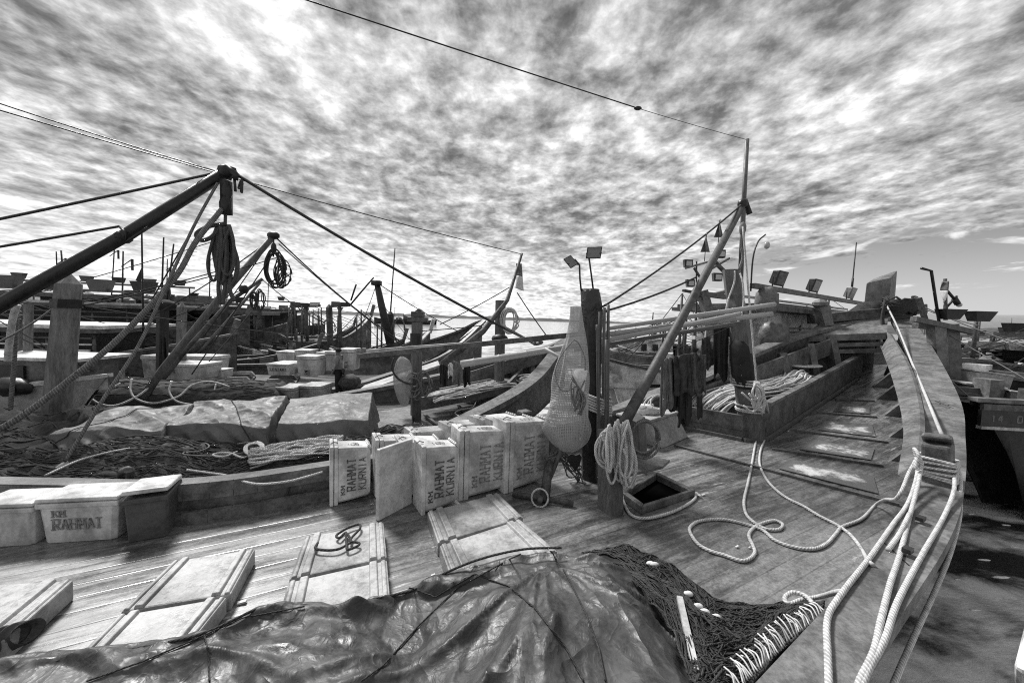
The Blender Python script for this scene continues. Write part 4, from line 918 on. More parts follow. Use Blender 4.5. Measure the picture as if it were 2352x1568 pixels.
# ================================================================== hanging net bag
mn = bpy.data.materials.new('net_mesh'); mn.use_nodes = True; nt = mn.node_tree; bs = nt.nodes['Principled BSDF']
t = NN('ShaderNodeTexCoord'); ss = NN('ShaderNodeSeparateXYZ'); LK(t.outputs['UV'], ss.inputs[0])
def holes(nu, nv, th):
    a = MA('ABSOLUTE', MA('SUBTRACT', MA('FRACT', MA('MULTIPLY', ss.outputs[0], nu)), .5)); b_ = MA('ABSOLUTE', MA('SUBTRACT', MA('FRACT', MA('MULTIPLY', ss.outputs[1], nv)), .5))
    return MA('GREATER_THAN', MA('MAXIMUM', a, b_), th)
n1 = NZ(t.outputs['Object'], 3.5, 6, .65, .6, 3.0); LK(MA('MAXIMUM', holes(96, 74, .34), MR(n1, .40, .62, .16, .68)), bs.inputs['Alpha']); bs.inputs['Base Color'].default_value = (.36, .36, .36, 1); bs.inputs['Roughness'].default_value = .8
def net_bag(name, label, lv, Y, fy=.55, m=None):
    r = thing(name, label, 'net', at((lv[0][1] + lv[0][2]) / 2, lv[0][0], Y))
    LVS = spline([V(q) for q in lv], 6); rings = []
    for q in LVS:
        a, b = at(q.y, q.x, Y), at(q.z, q.x, Y); c_ = (a + b) / 2; rx = (b - a).length / 2
        rings.append([c_ + V((math.cos(k) * rx * (1 + .05 * math.sin(5 * k + q.x * .03) + .30 * noise.noise(V((math.cos(k) * 1.8, math.sin(k) * 1.8, q.x * .011)))), math.sin(k) * rx * fy, 0)) for k in [2 * math.pi * i / 36 for i in range(36)]])
    mb = MB(); mb.loft(rings, cap=False); mb.build('netting', m or mn, r, True); return r
nb = net_bag('scoop_net', 'pale mesh scoop net hanging as a full bag left of the black post', [(704, 1309, 1336), (730, 1307, 1339), (770, 1300, 1344), (800, 1292, 1347), (850, 1279, 1350), (900, 1267, 1352), (950, 1255, 1354), (985, 1247, 1356), (1015, 1262, 1346), (1030, 1280, 1328), (1038, 1294, 1312)], 4.45)
mb = MB(); mb.tube(spline([at(x, y, 4.3) for x, y in ((1318, 780), (1290, 815), (1276, 850), (1280, 880), (1292, 897), (1315, 892), (1338, 870), (1345, 830), (1330, 790), (1318, 780))], 6), .007, 6); mb.build('hoop', ROPE_G, nb, True)
mb = MB(); r = random.Random(3)
for k in range(7): mb.tube(spline([at(1305 + r.uniform(-5, 40), 880 + r.uniform(-20, 10), 4.25), at(1300 + r.uniform(-5, 45), 915 + r.uniform(-10, 10), 4.2), at(1320 + r.uniform(-20, 20), 945 + r.uniform(-8, 8), 4.2), at(1338 + r.uniform(-8, 8), 915 + r.uniform(-20, 10), 4.25)], 5), .010, 5)
mb.build('drawstring', ROPE_M, nb, True)
mb = MB(); mb.tube([at(1020 + 0, 797 - 0, 5.0) if 0 else at(1250, 800, 4.6), at(1340, 850, 4.5)], .022, 6); mb.build('handle', M_BAMBOO, nb, True)
mb = MB(); mb.loft([[at(1332, 850, 4.35) + V((math.cos(k) * rr_, math.sin(k) * rr_, zz)) for k in [2 * math.pi * i / 12 for i in range(12)]] for zz, rr_ in ((.02, .04), (.0, .09), (-.2, .06), (-.38, .05))]); mb.build('white_wrapping', M_FLOAT, nb, True)
# anchor with wooden stock
an = thing('anchor', 'small anchor with a round wooden stock lying by the net bag', 'anchor', dk(1240, 1150))
mb = MB(); mb.tube([dk(1178, 1134, .04), dk(1317, 1156, .04)], .032, 9); mb.build('stock', M_DARKW, an, True)
mb = MB(); mb.tube(spline([dk(1240, 1150, .06), at(1253, 1120, 4.35), at(1272, 1075, 4.45), at(1290, 1030, 4.55)], 5), .03, 8); mb.build('shank', M_BROWN, an, True)
mb = MB(); mb.tube([dk(1240, 1143, .08) + V((math.cos(a) * .09, math.sin(a) * .04, math.sin(a) * .085)) for a in [i * math.pi / 8 for i in range(17)]], .011, 6); mb.build('ring', ROPE_W, an, True)
mb = MB(); mb.tube([at(1262, 1060, 4.4), at(1250, 1150, 4.1)], .05, 7, True, .06); mb.build('arm', M_DARKW, an, True)
mb = MB(); fl = [at(x, y, 4.55) for x, y in ((1322, 1083), (1306, 1062), (1304, 1048), (1312, 1042), (1322, 1046), (1332, 1042), (1336, 1050), (1333, 1064))]; mb.prism(fl, V((0, .03, 0))); tag(mb.build('anchor_fluke', M_METAL, None), 'dark heart shaped anchor fluke hanging behind the net bag', 'anchor')
mb = MB(); r = random.Random(12)
for k in range(14): mb.tube(spline([at(1262 + r.uniform(-8, 8), 1060 + r.uniform(-20, 10), 4.45), at(1290 + r.uniform(-20, 20), 1045 + r.uniform(-15, 15), 4.6), at(1320 + r.uniform(-20, 20), 1075 + r.uniform(-25, 25), 4.7), at(1335 + r.uniform(-10, 10), 1100 + r.uniform(-20, 10), 4.7)], 4), .008, 5)
tag(mb.build('rope_tangle', ROPE_M, None, True), 'tangle of thin worn ropes under the net bag beside the anchor', 'rope')

# ================================================================== clothes hung out
def cloth(name, label, x0, x1, yt, yb, Y, m, folds=4, seed=0, splay=1.0, grp='washing hung between the boom and the leaning post', cut=None):
    mb = MB(); r = random.Random(seed); ph = r.uniform(0, 6)
    def g(u, v):
        px = x0 + (x1 - x0) * u; cx = (x0 + x1) / 2; k = 1 - v
        px = cx + (px - cx) * (1 - (1 - splay) * v) + (x1 - x0) * .14 * noise.noise(V((seed * 3.1, v * 2.2, 1))) * k
        low = (yb - yt) * (.16 * noise.noise(V((u * 2.6 + seed * 5, .3, 2))) + .05 * math.sin(u * 9 + ph)) * k
        py = yt + (yb - yt) * k + low + 3 * math.sin(u * 5 + ph) + (cut(u) * k if cut else 0)
        fd = noise.noise(V((u * folds * 1.3 + seed * 7, v * .9, 3))) * .10 + (1 - abs(noise.noise(V((u * folds * 2.1 + seed, v * 1.6 + u, 6)))) * 2) * .03
        return at(px + 2 * noise.noise(V((u * 4, v * 3, seed))), py, Y + fd * (.5 + .5 * k))
    mb.grid(g, 28, 16); return tag(mb.build(name, m, None, True, thick=.012), label, 'clothing', grp)
cloth('shirt', 'light striped long shirt hanging at the left end of the washing', 1515, 1547, 823, 945, 5.9, M_CLOTHG, 3, 1, .8)
cloth('trousers', 'dark trousers hanging next to the light shirt', 1535, 1566, 822, 940, 5.95, M_CLOTHD, 3, 2, 1)
cloth('trousers', 'long black trousers hanging lowest in the washing', 1558, 1590, 822, 965, 5.9, M_CLOTHD, 2, 3, .9)
cloth('shirt', 'dark creased shirt hanging in the middle of the washing', 1548, 1600, 815, 905, 5.85, mat('charcoal_cloth', .045, .6, 8, .9, .3), 4, 4, 1)
cloth('jacket', 'dark patterned jacket hanging at the right end of the washing', 1588, 1620, 812, 908, 5.85, mat('pattern_cloth', .07, .8, 16, .9, .3), 3, 5, 1.1)
cloth('trouser_leg', 'narrow black trouser leg dangling under the patterned jacket', 1600, 1613, 905, 960, 5.9, M_CLOTHD, 1, 6, 1)
cloth('jacket', 'dark jacket hanging between the washing and the leaning post', 1642, 1672, 745, 872, 6.9, M_CLOTHD, 3, 7, 1.2)
cloth('shirt', 'grey shirt behind the dark jacket left of the leaning post', 1612, 1632, 775, 850, 7.0, mat('charcoal_cloth', .05), 3, 8, 1)
cloth('towel', 'pale cloth strip hanging beside the leaning post', 1672, 1684, 775, 880, 6.95, M_CLOTHL, 2, 9, .9)
wire('clothes_line', 'thin line carrying the washing across to the leaning post', (1490, 822, 5.9), (1700, 740, 6.9), .03, .006)
# rigging of the near boat
wire('rope_stay', 'taut stay from the black post up to the mast top', (1392, 700, 4.85), (1706, 468, 6.45), .06, .014)
wire('rope_stay', 'taut stay from the bamboo bundle to the middle of the boom', (1398, 712, 4.75), (1600, 636, 5.6), .03, .014)
mb = MB(); mb.tube([at(1392, 700, 4.8), at(1380, 706, 4.85), at(1385, 720, 4.8), at(1396, 712, 4.75)], .016, 6); tag(mb.build('shackle', M_METAL, None, True), 'black iron shackle joining the stays to the bamboo bundle', 'shackle')
for i, (x, y) in enumerate(((1653, 511), (1622, 545))):
    fl = thing('pennant', ('little ragged flag on the stay close to the mast top', 'little ragged flag on a rod beside the boom')[i], 'flag', at(x, y, 6.2), 'little flags on the near rigging')
    mb = MB(); mb.tube([at(x + 1, y - 8, 6.2), at(x - 4, y + 55, 6.2)], .006, 5); mb.build('rod', M_METAL, fl, True)
    mb = MB(); mb.grid(lambda u, v: at(x - 6 * (1 - v) * (1 - u) * 2 + 9 * u * (1 - v) - 1, y + 34 * (1 - v) - 6 * u * v, 6.2 + .04 * math.sin(u * 6)), 8, 8); mb.build('cloth', M_CLOTHG, fl, True, thick=.006)
# dark rope bundle lashed at the bow
mb = MB(); r = random.Random(5)
for k in range(26):
    tl = r.uniform(-.5, .5); P = [at(2066, 702 + r.uniform(-10, 12), 10.95) + V((math.cos(a) * (.40 + r.uniform(-.1, .06)), math.sin(a) * .26, math.cos(a) * tl * .3 + math.sin(a * 2 + k) * .05 + r.uniform(-.03, .03))) for a in [i * math.pi / 5 for i in range(11)]]
    mb.tube(spline(P, 2), .03, 5)
for k in range(6): mb.tube(spline([at(2036 + r.uniform(-4, 4), 690, 10.7), at(2030 + r.uniform(-5, 5), 735, 10.6), at(2035 + r.uniform(-5, 5), 780 + r.uniform(-10, 14), 10.3)], 4), .028, 5)
tag(mb.build('rope_bundle', ROPE_D, None, True), 'dark old rope wound around the stem head at the bow', 'rope')
mb = MB(); mb.hexa([at(2052, 738, 11.05), at(2098, 730, 11.05), at(2098, 726, 11.4), at(2052, 734, 11.4), at(2056, 688, 11.05), at(2096, 690, 11.05), at(2096, 688, 11.4), at(2056, 686, 11.4)]); tag(mb.build('tarred_block', M_BLACK, None, bevel=.03), 'black tarred block under the rope bundle at the bow', 'block')
# litter on deck
for i, (x, y, s_) in enumerate(((545, 1385, .05), (990, 1322, .03), (1612, 1137, .04), (1690, 1256, .03), (1720, 1258, .02), (1810, 990, .03))):
    mb = MB(); p = dk(x, y, .01); mb.bar(p, p + V((s_, s_ * .4, .006)), s_ * .5, .012); tag(mb.build('litter', M_FLOAT, None), ('pale wood chip beside the hold cover left of the tarpaulin', 'white scrap at the edge of the cover behind the tarpaulin', 'white scrap beside the hatch coaming corner', 'pale scrap inside the big rope loop', 'tiny white scrap at the right side of the big rope loop', 'white scrap below the side of the rope locker')[i], 'litter', 'scraps lying on the near deck')
# ================================================================== second boat, moored alongside
b2 = thing('fishing_boat', 'wooden fishing boat alongside, loaded with dark nets and three tarpaulin covered heaps', 'boat', (-4, 7, 0))
R2 = [V(p) for p in ((-16, 3.6, .02), (-8, 3.85, .02), (-4.2, 3.9, .02), (-3.0, 4.1, .04), (-1.6, 5.0, .12), (-.25, 6.45, .48), (.5, 7.6, .75), (1.0, 8.9, 1.05), (1.55, 10.5, 1.5))]
L2 = [V(p) for p in ((-16, 6.3, .0), (-9, 6.9, .0), (-6.8, 7.4, .0), (-5.0, 8.2, .0), (-1.9, 9.7, .5), (-.7, 10.0, .85), (.25, 10.4, 1.1), (.95, 10.7, 1.25), (1.5, 10.75, 1.5))]
def d2(x, y): return -.05 + .012 * max(0, x + 1.2 + (y - 7) * .4) ** 2
M_DECK2 = deck_mat('second_boat_deck', .06, -ANG, .2, .5, .5)
hull_boat(b2, L2, R2, d2, capw=.26, capt=.09, hull=M_DARKW, cap=M_PAINT, inner=M_PAINT, deck=M_DECK2, n=6)
for u in (.15, .32, .5, .68, .85):
    a = V((-1.9, 9.7, .5)).lerp(V((.9, 10.6, 1.25)), u); mb = MB(); mb.bar(a + V((.1, -.34, -.6)), a + V((.02, -.16, -.05)), .12, .1); mb.build('frame', M_PAINTL, b2)
mb = MB(); mb.bar(at(1052, 878, 9.3), at(1262, 812, 10.3), .05, .34); mb.build('bulwark_plank', M_PAINT, b2)
mb = MB(); wall(mb, [at(970, 940, 7.6), at(1168, 902, 9.2), at(1200, 868, 9.9)], ((-.02, .24, 0),), .07); mb.build('locker_side', M_PAINT, b2)
mb = MB(); mb.bar(at(1010, 893, 7.9), at(1140, 868, 9.6), .05, .02); mb.build('locker_ledge', M_PAINTL, b2)
for a, b in (((1052, 930), (1088, 968)), ((1130, 915), (1165, 940)), ((975, 952), (1040, 1005))):
    mb = MB(); mb.bar(onz(*a, .0), onz(*b, .0), .05, .04); mb.build('deck_batten', M_DARKW, b2)
# flaked white rope, second boat
mb = MB(); r = random.Random(18)
for k in range(34):
    o1 = r.uniform(-.4, .4); q = []; ph = r.uniform(0, 6)
    for i in range(10):
        t_ = i / 9; p = at(990 + 185 * t_, 918 - 34 * t_, 7.9 + 1.7 * t_) ; q.append(p + V((-.35, .85, 0)) * (o1 + .09 * math.sin(ph + 7 * t_)) - V((0, 0, .2 * max(0, abs(t_ - .5) * 2 - .75))) + V((0, 0, .05 + .12 * (1 - (o1 / .4) ** 2) * (.4 + .6 * t_) + r.uniform(-.02, .02))))
    mb.tube(spline(q, 2), .02, 5)
tag(mb.build('rope_pile', ROPE_W, None, True), 'white rope flaked down in the locker of the second boat', 'rope')
coil('rope_coil', 'white rope heaped in the bow of the second boat behind its gunwale', at(1225, 870, 9.6), .38, .14, 5, .08, seed=44, r=.02, az=V((0, .4, .6)))
# rows of net on its deck
def net_heap(name, label, O, U, Wd, h, m, lines, mr, nu=150, nv=40, seed=0, cyl=False, lr=.006):
    O, Wd = V(O), V(Wd); PTH = spline([V(q) for q in U], 8) if isinstance(U, list) else None; U = None if PTH else V(U)
    def hp(u, v, z=0):
        if PTH: k_ = u * (len(PTH) - 1); i_ = min(len(PTH) - 2, int(k_)); p = PTH[i_].lerp(PTH[i_ + 1], k_ - i_) + Wd * v
        else: p = O + U * u + Wd * v
        e = math.sin(math.pi * min(1, max(0, v))) ** (.5 if cyl else .6) * min(1, u * 14 + .1, (1 - u) * 14 + .1)
        k = .55 + .5 * noise.fractal(V((p.x * .9, p.y * 1.6, seed)), .7, 2.1, 5) if not cyl else .9 + .12 * noise.noise(V((p.x * 1.3, p.y * 1.3, seed)))
        return p + V((0, 0, h * e * max(.15, k) + z)) + V((0, 0, .025 * noise.noise(V((p.x * 9, p.y * 9, 2)))))
    root = thing(name, label, 'fishing net', O)
    mb = MB(); mb.grid(lambda u, v: hp(u, v), nu, nv); mb.build('netting', m, root, True)
    mb = MB(); r = random.Random(seed)
    for k in range(lines):
        v0 = r.random(); u0 = r.uniform(0, .8); u1 = min(1, u0 + r.uniform(.08, .35)); ph = r.uniform(0, 6); am = r.uniform(.01, .07)
        mb.tube(spline([hp(u0 + (u1 - u0) * i / 9, min(.99, max(.01, v0 + am * math.sin(ph + i * .7))), .008) for i in range(10)], 2), lr * r.uniform(.6, 1.4), 4, False)
    tag(mb.build('net_line', mr, root, True), kind='stuff'); return hp
M_NETL = rope_mat('net_line_rope', .10, .5, 90)
hp1 = net_heap('fishing_net', 'dark nets heaped along the rail of the second boat below the tarpaulins', (-8.6, 3.8, .0), [(-9.5, 3.72, .03), (-6, 3.74, .03), (-4.3, 3.76, .03), (-3.1, 3.86, .03), (-1.95, 4.45, .04), (-.9, 5.25, .05)], (-.30, 1.35, .02), .42, M_NETB, 420, M_NETL, seed=2)
net_heap('fishing_net', 'black net pile at the far left beneath the twisted thick rope', (-9.8, 4.4, .10), (4.4, .05, 0), (0, 1.6, 0), .50, M_NETD, 80, M_NETL, 70, 30, seed=5)
def on_heap(px, py, up=.02, z=.25): p = onz(px, py, z); return V((p.x, p.y, z + up))
rope('rope', 'thin pale rope loops lying on the dark nets left of centre', [on_heap(x, y, .06) for x, y in ((432, 1052), (420, 1042), (440, 1030), (470, 1028), (480, 1037), (455, 1048), (425, 1050), (428, 1056), (500, 1058), (575, 1048), (600, 1035), (580, 1026), (545, 1030))], .009, ROPE_M)
rope('rope', 'white rope snaking over the nets behind the lidded boxes', [on_heap(x, y, .06) for x, y in ((105, 1105), (180, 1070), (250, 1050), (300, 1040), (340, 1030), (350, 1012), (310, 1000), (270, 1000))], .012, ROPE_W)
rope('rope', 'white rope lying on the nets beside the low rail', [on_heap(x, y, .03, .30) for x, y in ((430, 1085), (480, 1092), (520, 1098), (560, 1112), (600, 1118), (660, 1112), (700, 1102), (740, 1090))], .011, ROPE_W)
rope('rope', 'white rope bight at the left end of the tangled rope heap', [on_heap(x, y, .06) for x, y in ((590, 1044), (560, 1062), (530, 1052), (500, 1052), (490, 1057), (515, 1060), (545, 1048))], .012, ROPE_W)
rope('thick_rope', 'thick grey rope loop bent over the nets behind the middle lidded box', [onz(275, 1110, .1), onz(280, 1085, .3), onz(292, 1078, .38), onz(300, 1085, .33), onz(296, 1112, .15)], .035, ROPE_M)
mb = MB(); r = random.Random(33)
for k in range(30):
    q = []; ph = r.uniform(0, 6); o1 = r.uniform(-1, 1)
    for i in range(9):
        t_ = i / 8; q.append(on_heap(572 + 215 * t_ + r.uniform(-3, 3), 1068 - 38 * t_ + o1 * (16 - 8 * abs(t_ - .4)) + 4 * math.sin(ph + 5 * t_), .03 + .12 * (1 - abs(o1)) + r.uniform(0, .04), .24))
    mb.tube(spline(q, 3), .012, 5)
for k in range(5): mb.tube(spline([on_heap(585 + 22 * math.cos(a) + r.uniform(-4, 4), 1050 + 16 * math.sin(a) + r.uniform(-3, 3), .1) for a in [i * .7 for i in range(10)]], 3), .012, 5)
tag(mb.build('rope_heap', ROPE_W, None, True), 'tangled heap of white rope on the nets in front of the tarpaulins', 'rope')
# three covered heaps
def covered(label, top, hgt, m, seed, crown=.05):
    # top: near-left, near-right, far-right, far-left corners of the upper face
    A, B, C, D = top; cen = (A + B + C + D) / 4
    def g(u, v):
        # v<.3 front skirt, .3-.8 top, >.8 back skirt; u likewise at the ends
        uu = min(1, max(0, (u - .12) / .76)); vv = min(1, max(0, (v - .26) / .56))
        p = A.lerp(B, uu).lerp(D.lerp(C, uu), vv); out_ = max((.12 - u) / .12, (u - .88) / .12, 0); of = max((.26 - v) / .26, (v - .82) / .18, 0); k = max(out_, of)
        wr = ridged(V((p.x * .9 + seed, p.y * 2.6 + p.x * .8, v)), 2) * (.055 if seed < 3 else .018) + ridged(V((p.x * 2.2 + seed, p.y * 4.0 - p.x * .5, v * 2)), 2) * (.026 if seed == 2 else .011)
        p = p + V((0, 0, .05 * noise.noise(V((p.x * 1.3 + seed * 3, p.y * 1.5, 0))) + .03 * (1 - 2 * abs(noise.noise(V((p.x * 1.1 + p.y * 2 + seed * 9, p.y * .6, 4))))))) + V((0, 0, crown * math.sin(math.pi * uu) * math.sin(math.pi * vv)))
        if k > 0:
            d = (p - cen); d.z = 0; d = d.normalized() if d.length > 0 else V((0, 0, 0)); wr = wr * .6 + .03 * abs(noise.noise(V((p.x * 7, p.y * 7, seed))))
            p = p - V((0, 0, hgt * k)) + d * (.10 * k + .05 * k * math.sin(u * 40 + v * 30 + seed))
        return p + V((-.1, -.3, .9)) * wr
    mb = MB(); mb.grid(g, 150, 110); h_ = tag(mb.build('covered_heap', m, None, True), label, 'tarpaulin', 'tarpaulin covered heaps on the second boat')
    for u0, u1 in (((.15, .62),) if seed == 1 else ((.8, .35),) if seed == 2 else ()):
        mb = MB(); mb.tube(spline([g(u0 + (u1 - u0) * k / 24, .02 + .96 * k / 24) + V((0, -.004, .010)) for k in range(25)], 2), .006, 5); mb.build('lashing', ROPE_D, h_, True)
    return h_
covered('flat pale tarpaulin heap, leftmost of three on the second boat', [at(118, 1000, 4.75), at(372, 1002, 4.75), at(448, 938, 5.75), at(300, 945, 5.7)], .22, M_TARPL, 1)
covered('crumpled tarpaulin heap between the two others on the second boat', [at(385, 995, 4.9), at(612, 985, 5.0), at(662, 922, 6.0), at(450, 934, 5.9)], .34, M_TARPL, 2, .04)
covered('boxy smooth tarpaulin heap, rightmost of three on the second boat', [at(640, 980, 5.1), at(846, 968, 5.35), at(856, 908, 6.5), at(668, 918, 6.2)], .42, M_TARPL, 3, .03)
# left foreground post
def tall_post(label, base, top, w, m, cap=True, w2=None, grp=None, name='mooring_post', sq=8):
    r = thing(name, label, 'post', base, grp); w2 = w2 or w
    mb = MB(); mb.loft([oct_ring(base, w, .3), oct_ring(top, w2, .3)] + ([oct_ring(top + (top - base).normalized() * w2 * 1.1, .01, .3)] if cap else [])); mb.build('shaft', m, r); return r
lp = tall_post('big faceted grey post at the left with a dark band and pointed top', at(128, 1000, 6.1), at(158, 652, 6.1), .185, M_POST, w2=.155)
b_, t_ = at(128, 1000, 6.1), at(158, 652, 6.1)
mb = MB(); mb.loft([oct_ring(b_.lerp(t_, u), .185, .3) for u in (.845, .90)]); mb.build('dark_band', M_BLACK, lp)
mb = MB(); mb.loft([[p + V((.02 * math.sin(i * 2), 0, .04 * math.sin(i * 3) * (u > .1))) for i, p in enumerate(oct_ring(b_.lerp(t_, u), .20 if u < .1 else .215, .3))] for u in (.0, .06, .13)]); mb.build('sack_wrapping', M_CLOTHD, lp, True)
for i, (x0, x1, y0, y1) in enumerate(((41, 43, 830, 690), (64, 66, 830, 700))):
    tall_post(('slim grey post at the far left under the boom', 'darker slim post just right of the far left one')[i], at(x0, y0, 8.0), at(x1, y1, 8.0), .06 + .01 * i, M_POST, False, grp='slim posts at the far left')
# boom 1 with stays, block, rope bundle
bm = thing('boom', 'thick black boom slanting up from the left edge to the iron head', 'boom', at(-60, 735, 5.0))
mb = MB(); mb.tube([ext((-90, 752, 5.0), (100, 645, 5.25), 1.6), at(-90, 752, 5.0), at(100, 645, 5.25), at(290, 540, 5.6), at(522, 394, 6.0)], .095, 12, True, .082); mb.build('spar', mat('black_spar', .016, .7, 10, .35, .3), bm, True)
mb = MB(); mb.ball(at(521, 395, 6.0), .12, 9, 6, (1.2, 1, .9), lambda p: 1 + .3 * noise.noise(p * 4)); mb.tube([at(505, 392, 5.95), at(522, 384, 5.95), at(542, 402, 5.95), at(538, 412, 5.95)], .05, 6); mb.build('head_iron', M_METAL, bm, True)
mb = MB(); mb.ball(at(283, 545, 5.6), .13, 8, 5, (.7, 1, .7)); mb.tube([at(276, 522, 5.55), at(288, 534, 5.5), at(290, 556, 5.5), at(340, 522, 5.55)], .02, 5); mb.build('band', M_METAL, bm, True)
blk = thing('pulley_block', 'black double pulley block hanging from the tip of the black boom', 'pulley block', at(520, 430, 5.95))
mb = MB(); mb.ball(at(521, 440, 5.95), .09, 9, 7, (.9, .8, 1.6)); mb.ball(at(518, 471, 5.95), .10, 9, 7, (.9, .8, 1.5)); mb.box(at(520, 455, 5.95), (.12, .1, .5)); mb.build('shell', M_METAL, blk, True)
mb = MB(); mb.tube([at(521, 424, 5.95) + V((math.cos(a) * .04, 0, math.sin(a) * .06)) for a in [i * math.pi / 6 for i in range(13)]], .012, 5); mb.tube([at(538, 405, 5.95), at(541, 440, 5.95)], .02, 5); mb.build('shackle', M_METAL, blk, True)
mb = MB(); mb.tube([at(518, 488, 5.95), at(517, 520, 5.95)], .022, 6)
hank(mb, 513, 518, 640, 30, 5.9, 17, .022, 3)
for x0, x1, y1 in ((502, 506, 700), (516, 512, 698), (528, 538, 692)): mb.tube(spline([at(x0 + 2, 630, 5.9), at(x0, 665, 5.9), at(x1, y1, 5.9)], 4), .028, 6)
mb.tube(spline([at(515, 514, 5.85), at(480, 520, 5.85), at(452, 536, 5.85), at(460, 552, 5.85), at(485, 545, 5.85), at(508, 520, 5.85)], 6), .03, 6)
tag(mb.build('rope_hank', rope_mat('dusky_rope', .14, .5), None, True), 'big hank of thick rope hanging under the pulley block at the boom tip', 'rope')
def fuzz_rope(name, label, pts, r, m, seed=0, fuzz=1):
    mb = MB(); S = spline(pts, 14); mb.tube(S, r, 8); rr = random.Random(seed)
    for k in range(int(120 * fuzz)):
        p = S[rr.randrange(len(S))]; d = V((rr.uniform(-1, 1), rr.uniform(-1, 1), rr.uniform(-1, 1))).normalized(); mb.tube([p + d * r * .7, p + d * r * rr.uniform(1.2, 2.0) + V((.02, 0, .01))], .003, 3, False)
    return tag(mb.build(name, m, None, True), label, 'rope')
fuzz_rope('thick_rope', 'frayed thick rope running from the lower left corner up to the boom block', [at(-10, 990, 4.3), at(60, 948, 4.45), at(160, 872, 4.7), at(275, 775, 5.0), at(400, 640, 5.4), at(450, 555, 5.6), at(510, 480, 5.9)], .034, ROPE_M, 2, 2.5)
fuzz_rope('thick_rope', 'slack rope from the boom tip down to the tied sack by the middle box', [at(500, 420, 5.9), at(445, 520, 5.7), at(385, 650, 5.3), at(320, 790, 4.9), at(235, 920, 4.5), at(150, 1060, 4.2)], .019, ROPE_M, 3, .3)
mb = MB(); mb.loft([[at(x, y, 4.1) + V((math.cos(k) * rr_, math.sin(k) * rr_ * .7, .01 * math.sin(5 * k))) for k in [2 * math.pi * i / 12 for i in range(12)]] for x, y, rr_ in ((150, 1062, .03), (140, 1075, .07), (132, 1095, .075), (120, 1130, .12))]); tag(mb.build('tied_sack', M_PALE, None, True), 'pale tied sack at the foot of the slack rope behind the boxes', 'sack')
fuzz_rope('thick_rope', 'pale frayed ropes dangling from the boom at the far left', [at(42, 690, 6.6), at(36, 760, 6.6), at(32, 840, 6.6), at(22, 960, 6.5)], .03, ROPE_M, 5)
fuzz_rope('thick_rope', 'shorter bleached rope hanging left of the frayed one at the far left', [at(40, 700, 6.5), at(30, 730, 6.5), at(20, 800, 6.5), at(18, 830, 6.5)], .045, mat('bleached_rope', .4, .5, 12, .9, .5), 6, .5)
wire('rope_stay', 'taut dark stay from the left edge to the boom tip', ext((-40, 508, 5.0), (512, 394, 6.0), 1.2), (512, 394, 6.0), .02, .02)
wire('rope_stay', 'taut dark stay from the left edge to the middle of the boom', ext((-40, 572, 5.0), (275, 520, 5.6), 1.8), (275, 520, 5.6), .01, .018)
wire('rope_stay', 'long thick stay from the boom tip down right to the second boat', (545, 402, 6.0), (1215, 782, 7.8), .08, .026, ROPE_D)
rope('rope', 'pale knotted end of the long stay beside the bamboo', [at(1160, 752, 7.6), at(1215, 782, 7.8), at(1230, 790, 7.8), at(1245, 786, 7.8), at(1232, 782, 7.75), at(1225, 792, 7.75)], .03, ROPE_M)
mb = MB(); hank(mb, 557, 415, 440, 8, 5.95, 4, .012, 7); tag(mb.build('rope_tail', ROPE_D, None, True), 'short rope tails dangling just right of the boom tip', 'rope')
wire('rope', 'thin rope tied from the left post up towards the left edge', (-20, 792, 6.0), (132, 700, 6.0), .05, .015, ROPE_G)
# middle posts of the second boat
p2 = tall_post('square post with a flat cross cap and ropes, behind the covered heaps', at(955, 968, 7.5), at(958, 740, 7.5), .105, M_BROWN, False)
mb = MB(); mb.box(at(960, 734, 7.5), (.38, .16, .09)); mb.box(at(960, 722, 7.5), (.24, .15, .11)); mb.prism([at(948, 718, 7.45), at(974, 718, 7.45), at(961, 708, 7.45)], V((0, .14, 0))); mb.build('cross_cap', M_DARKW, p2, bevel=.01)
mb = MB(); mb.loft([oct_ring(at(956, y, 7.5), .115, .3) for y in (790, 765)]); mb.build('dark_band', M_BLACK, p2)
mb = MB(); r = random.Random(6)
for k in range(9):
    x, y = 955 + r.uniform(-10, 26), 872 + r.uniform(-6, 22); mb.tube(spline(coil_pts(at(x, y, 7.3), r.uniform(.07, .16), r.uniform(.09, .28), 1, .02, seed=k), 2), .016, 5)
tag(mb.build('rope_coil', ROPE_M, None, True), 'jumble of worn rope loops hung on the cross capped post', 'rope')
net_bag('scoop_net', 'thin pale scoop net hanging left of the cross capped post', [(818, 920, 925), (830, 912, 940), (860, 906, 946), (890, 906, 945), (915, 912, 942), (932, 922, 936)], 7.3)
mb = MB(); mb.tube(spline([at(905, 822, 7.25), at(900, 845, 7.2), at(915, 870, 7.2), at(945, 882, 7.2), at(958, 870, 7.2)], 5), .018, 6); tag(mb.build('net_hoop', ROPE_D, None, True), 'dark bent hoop of the thin scoop net', 'hoop')
wire('rope_stay', 'thin dark line from the cross capped post to the bow of the second boat', (968, 760, 7.5), (1160, 740, 9.6), .02, .01)
p3_ = tall_post('dark post with a coil of white line, at the locker of the second boat', at(1146, 906, 9.3), at(1150, 690, 9.3), .13, M_BROWN, False)
mb = MB(); mb.ball(at(1148, 778, 9.1), .2, 8, 6, (1, .8, .6)); mb.build('dark_wrapping', M_BLACK, p3_, True)
coil('rope_coil', 'round coil of white line hung on the dark locker post', at(1171, 736, 9.0), .16, .27, 8, .05, seed=12, r=.016, dd=.03)
mb = MB(); mb.tube([at(1015, 838, 8.2), at(1110, 760, 8.8), at(1165, 690, 9.2), at(1199, 582, 9.6)], .09, 9, True, .03); tag(mb.build('boom', M_DARKW, None, True), 'dark boom with a flag at its tip leaning over the second boat', 'boom')
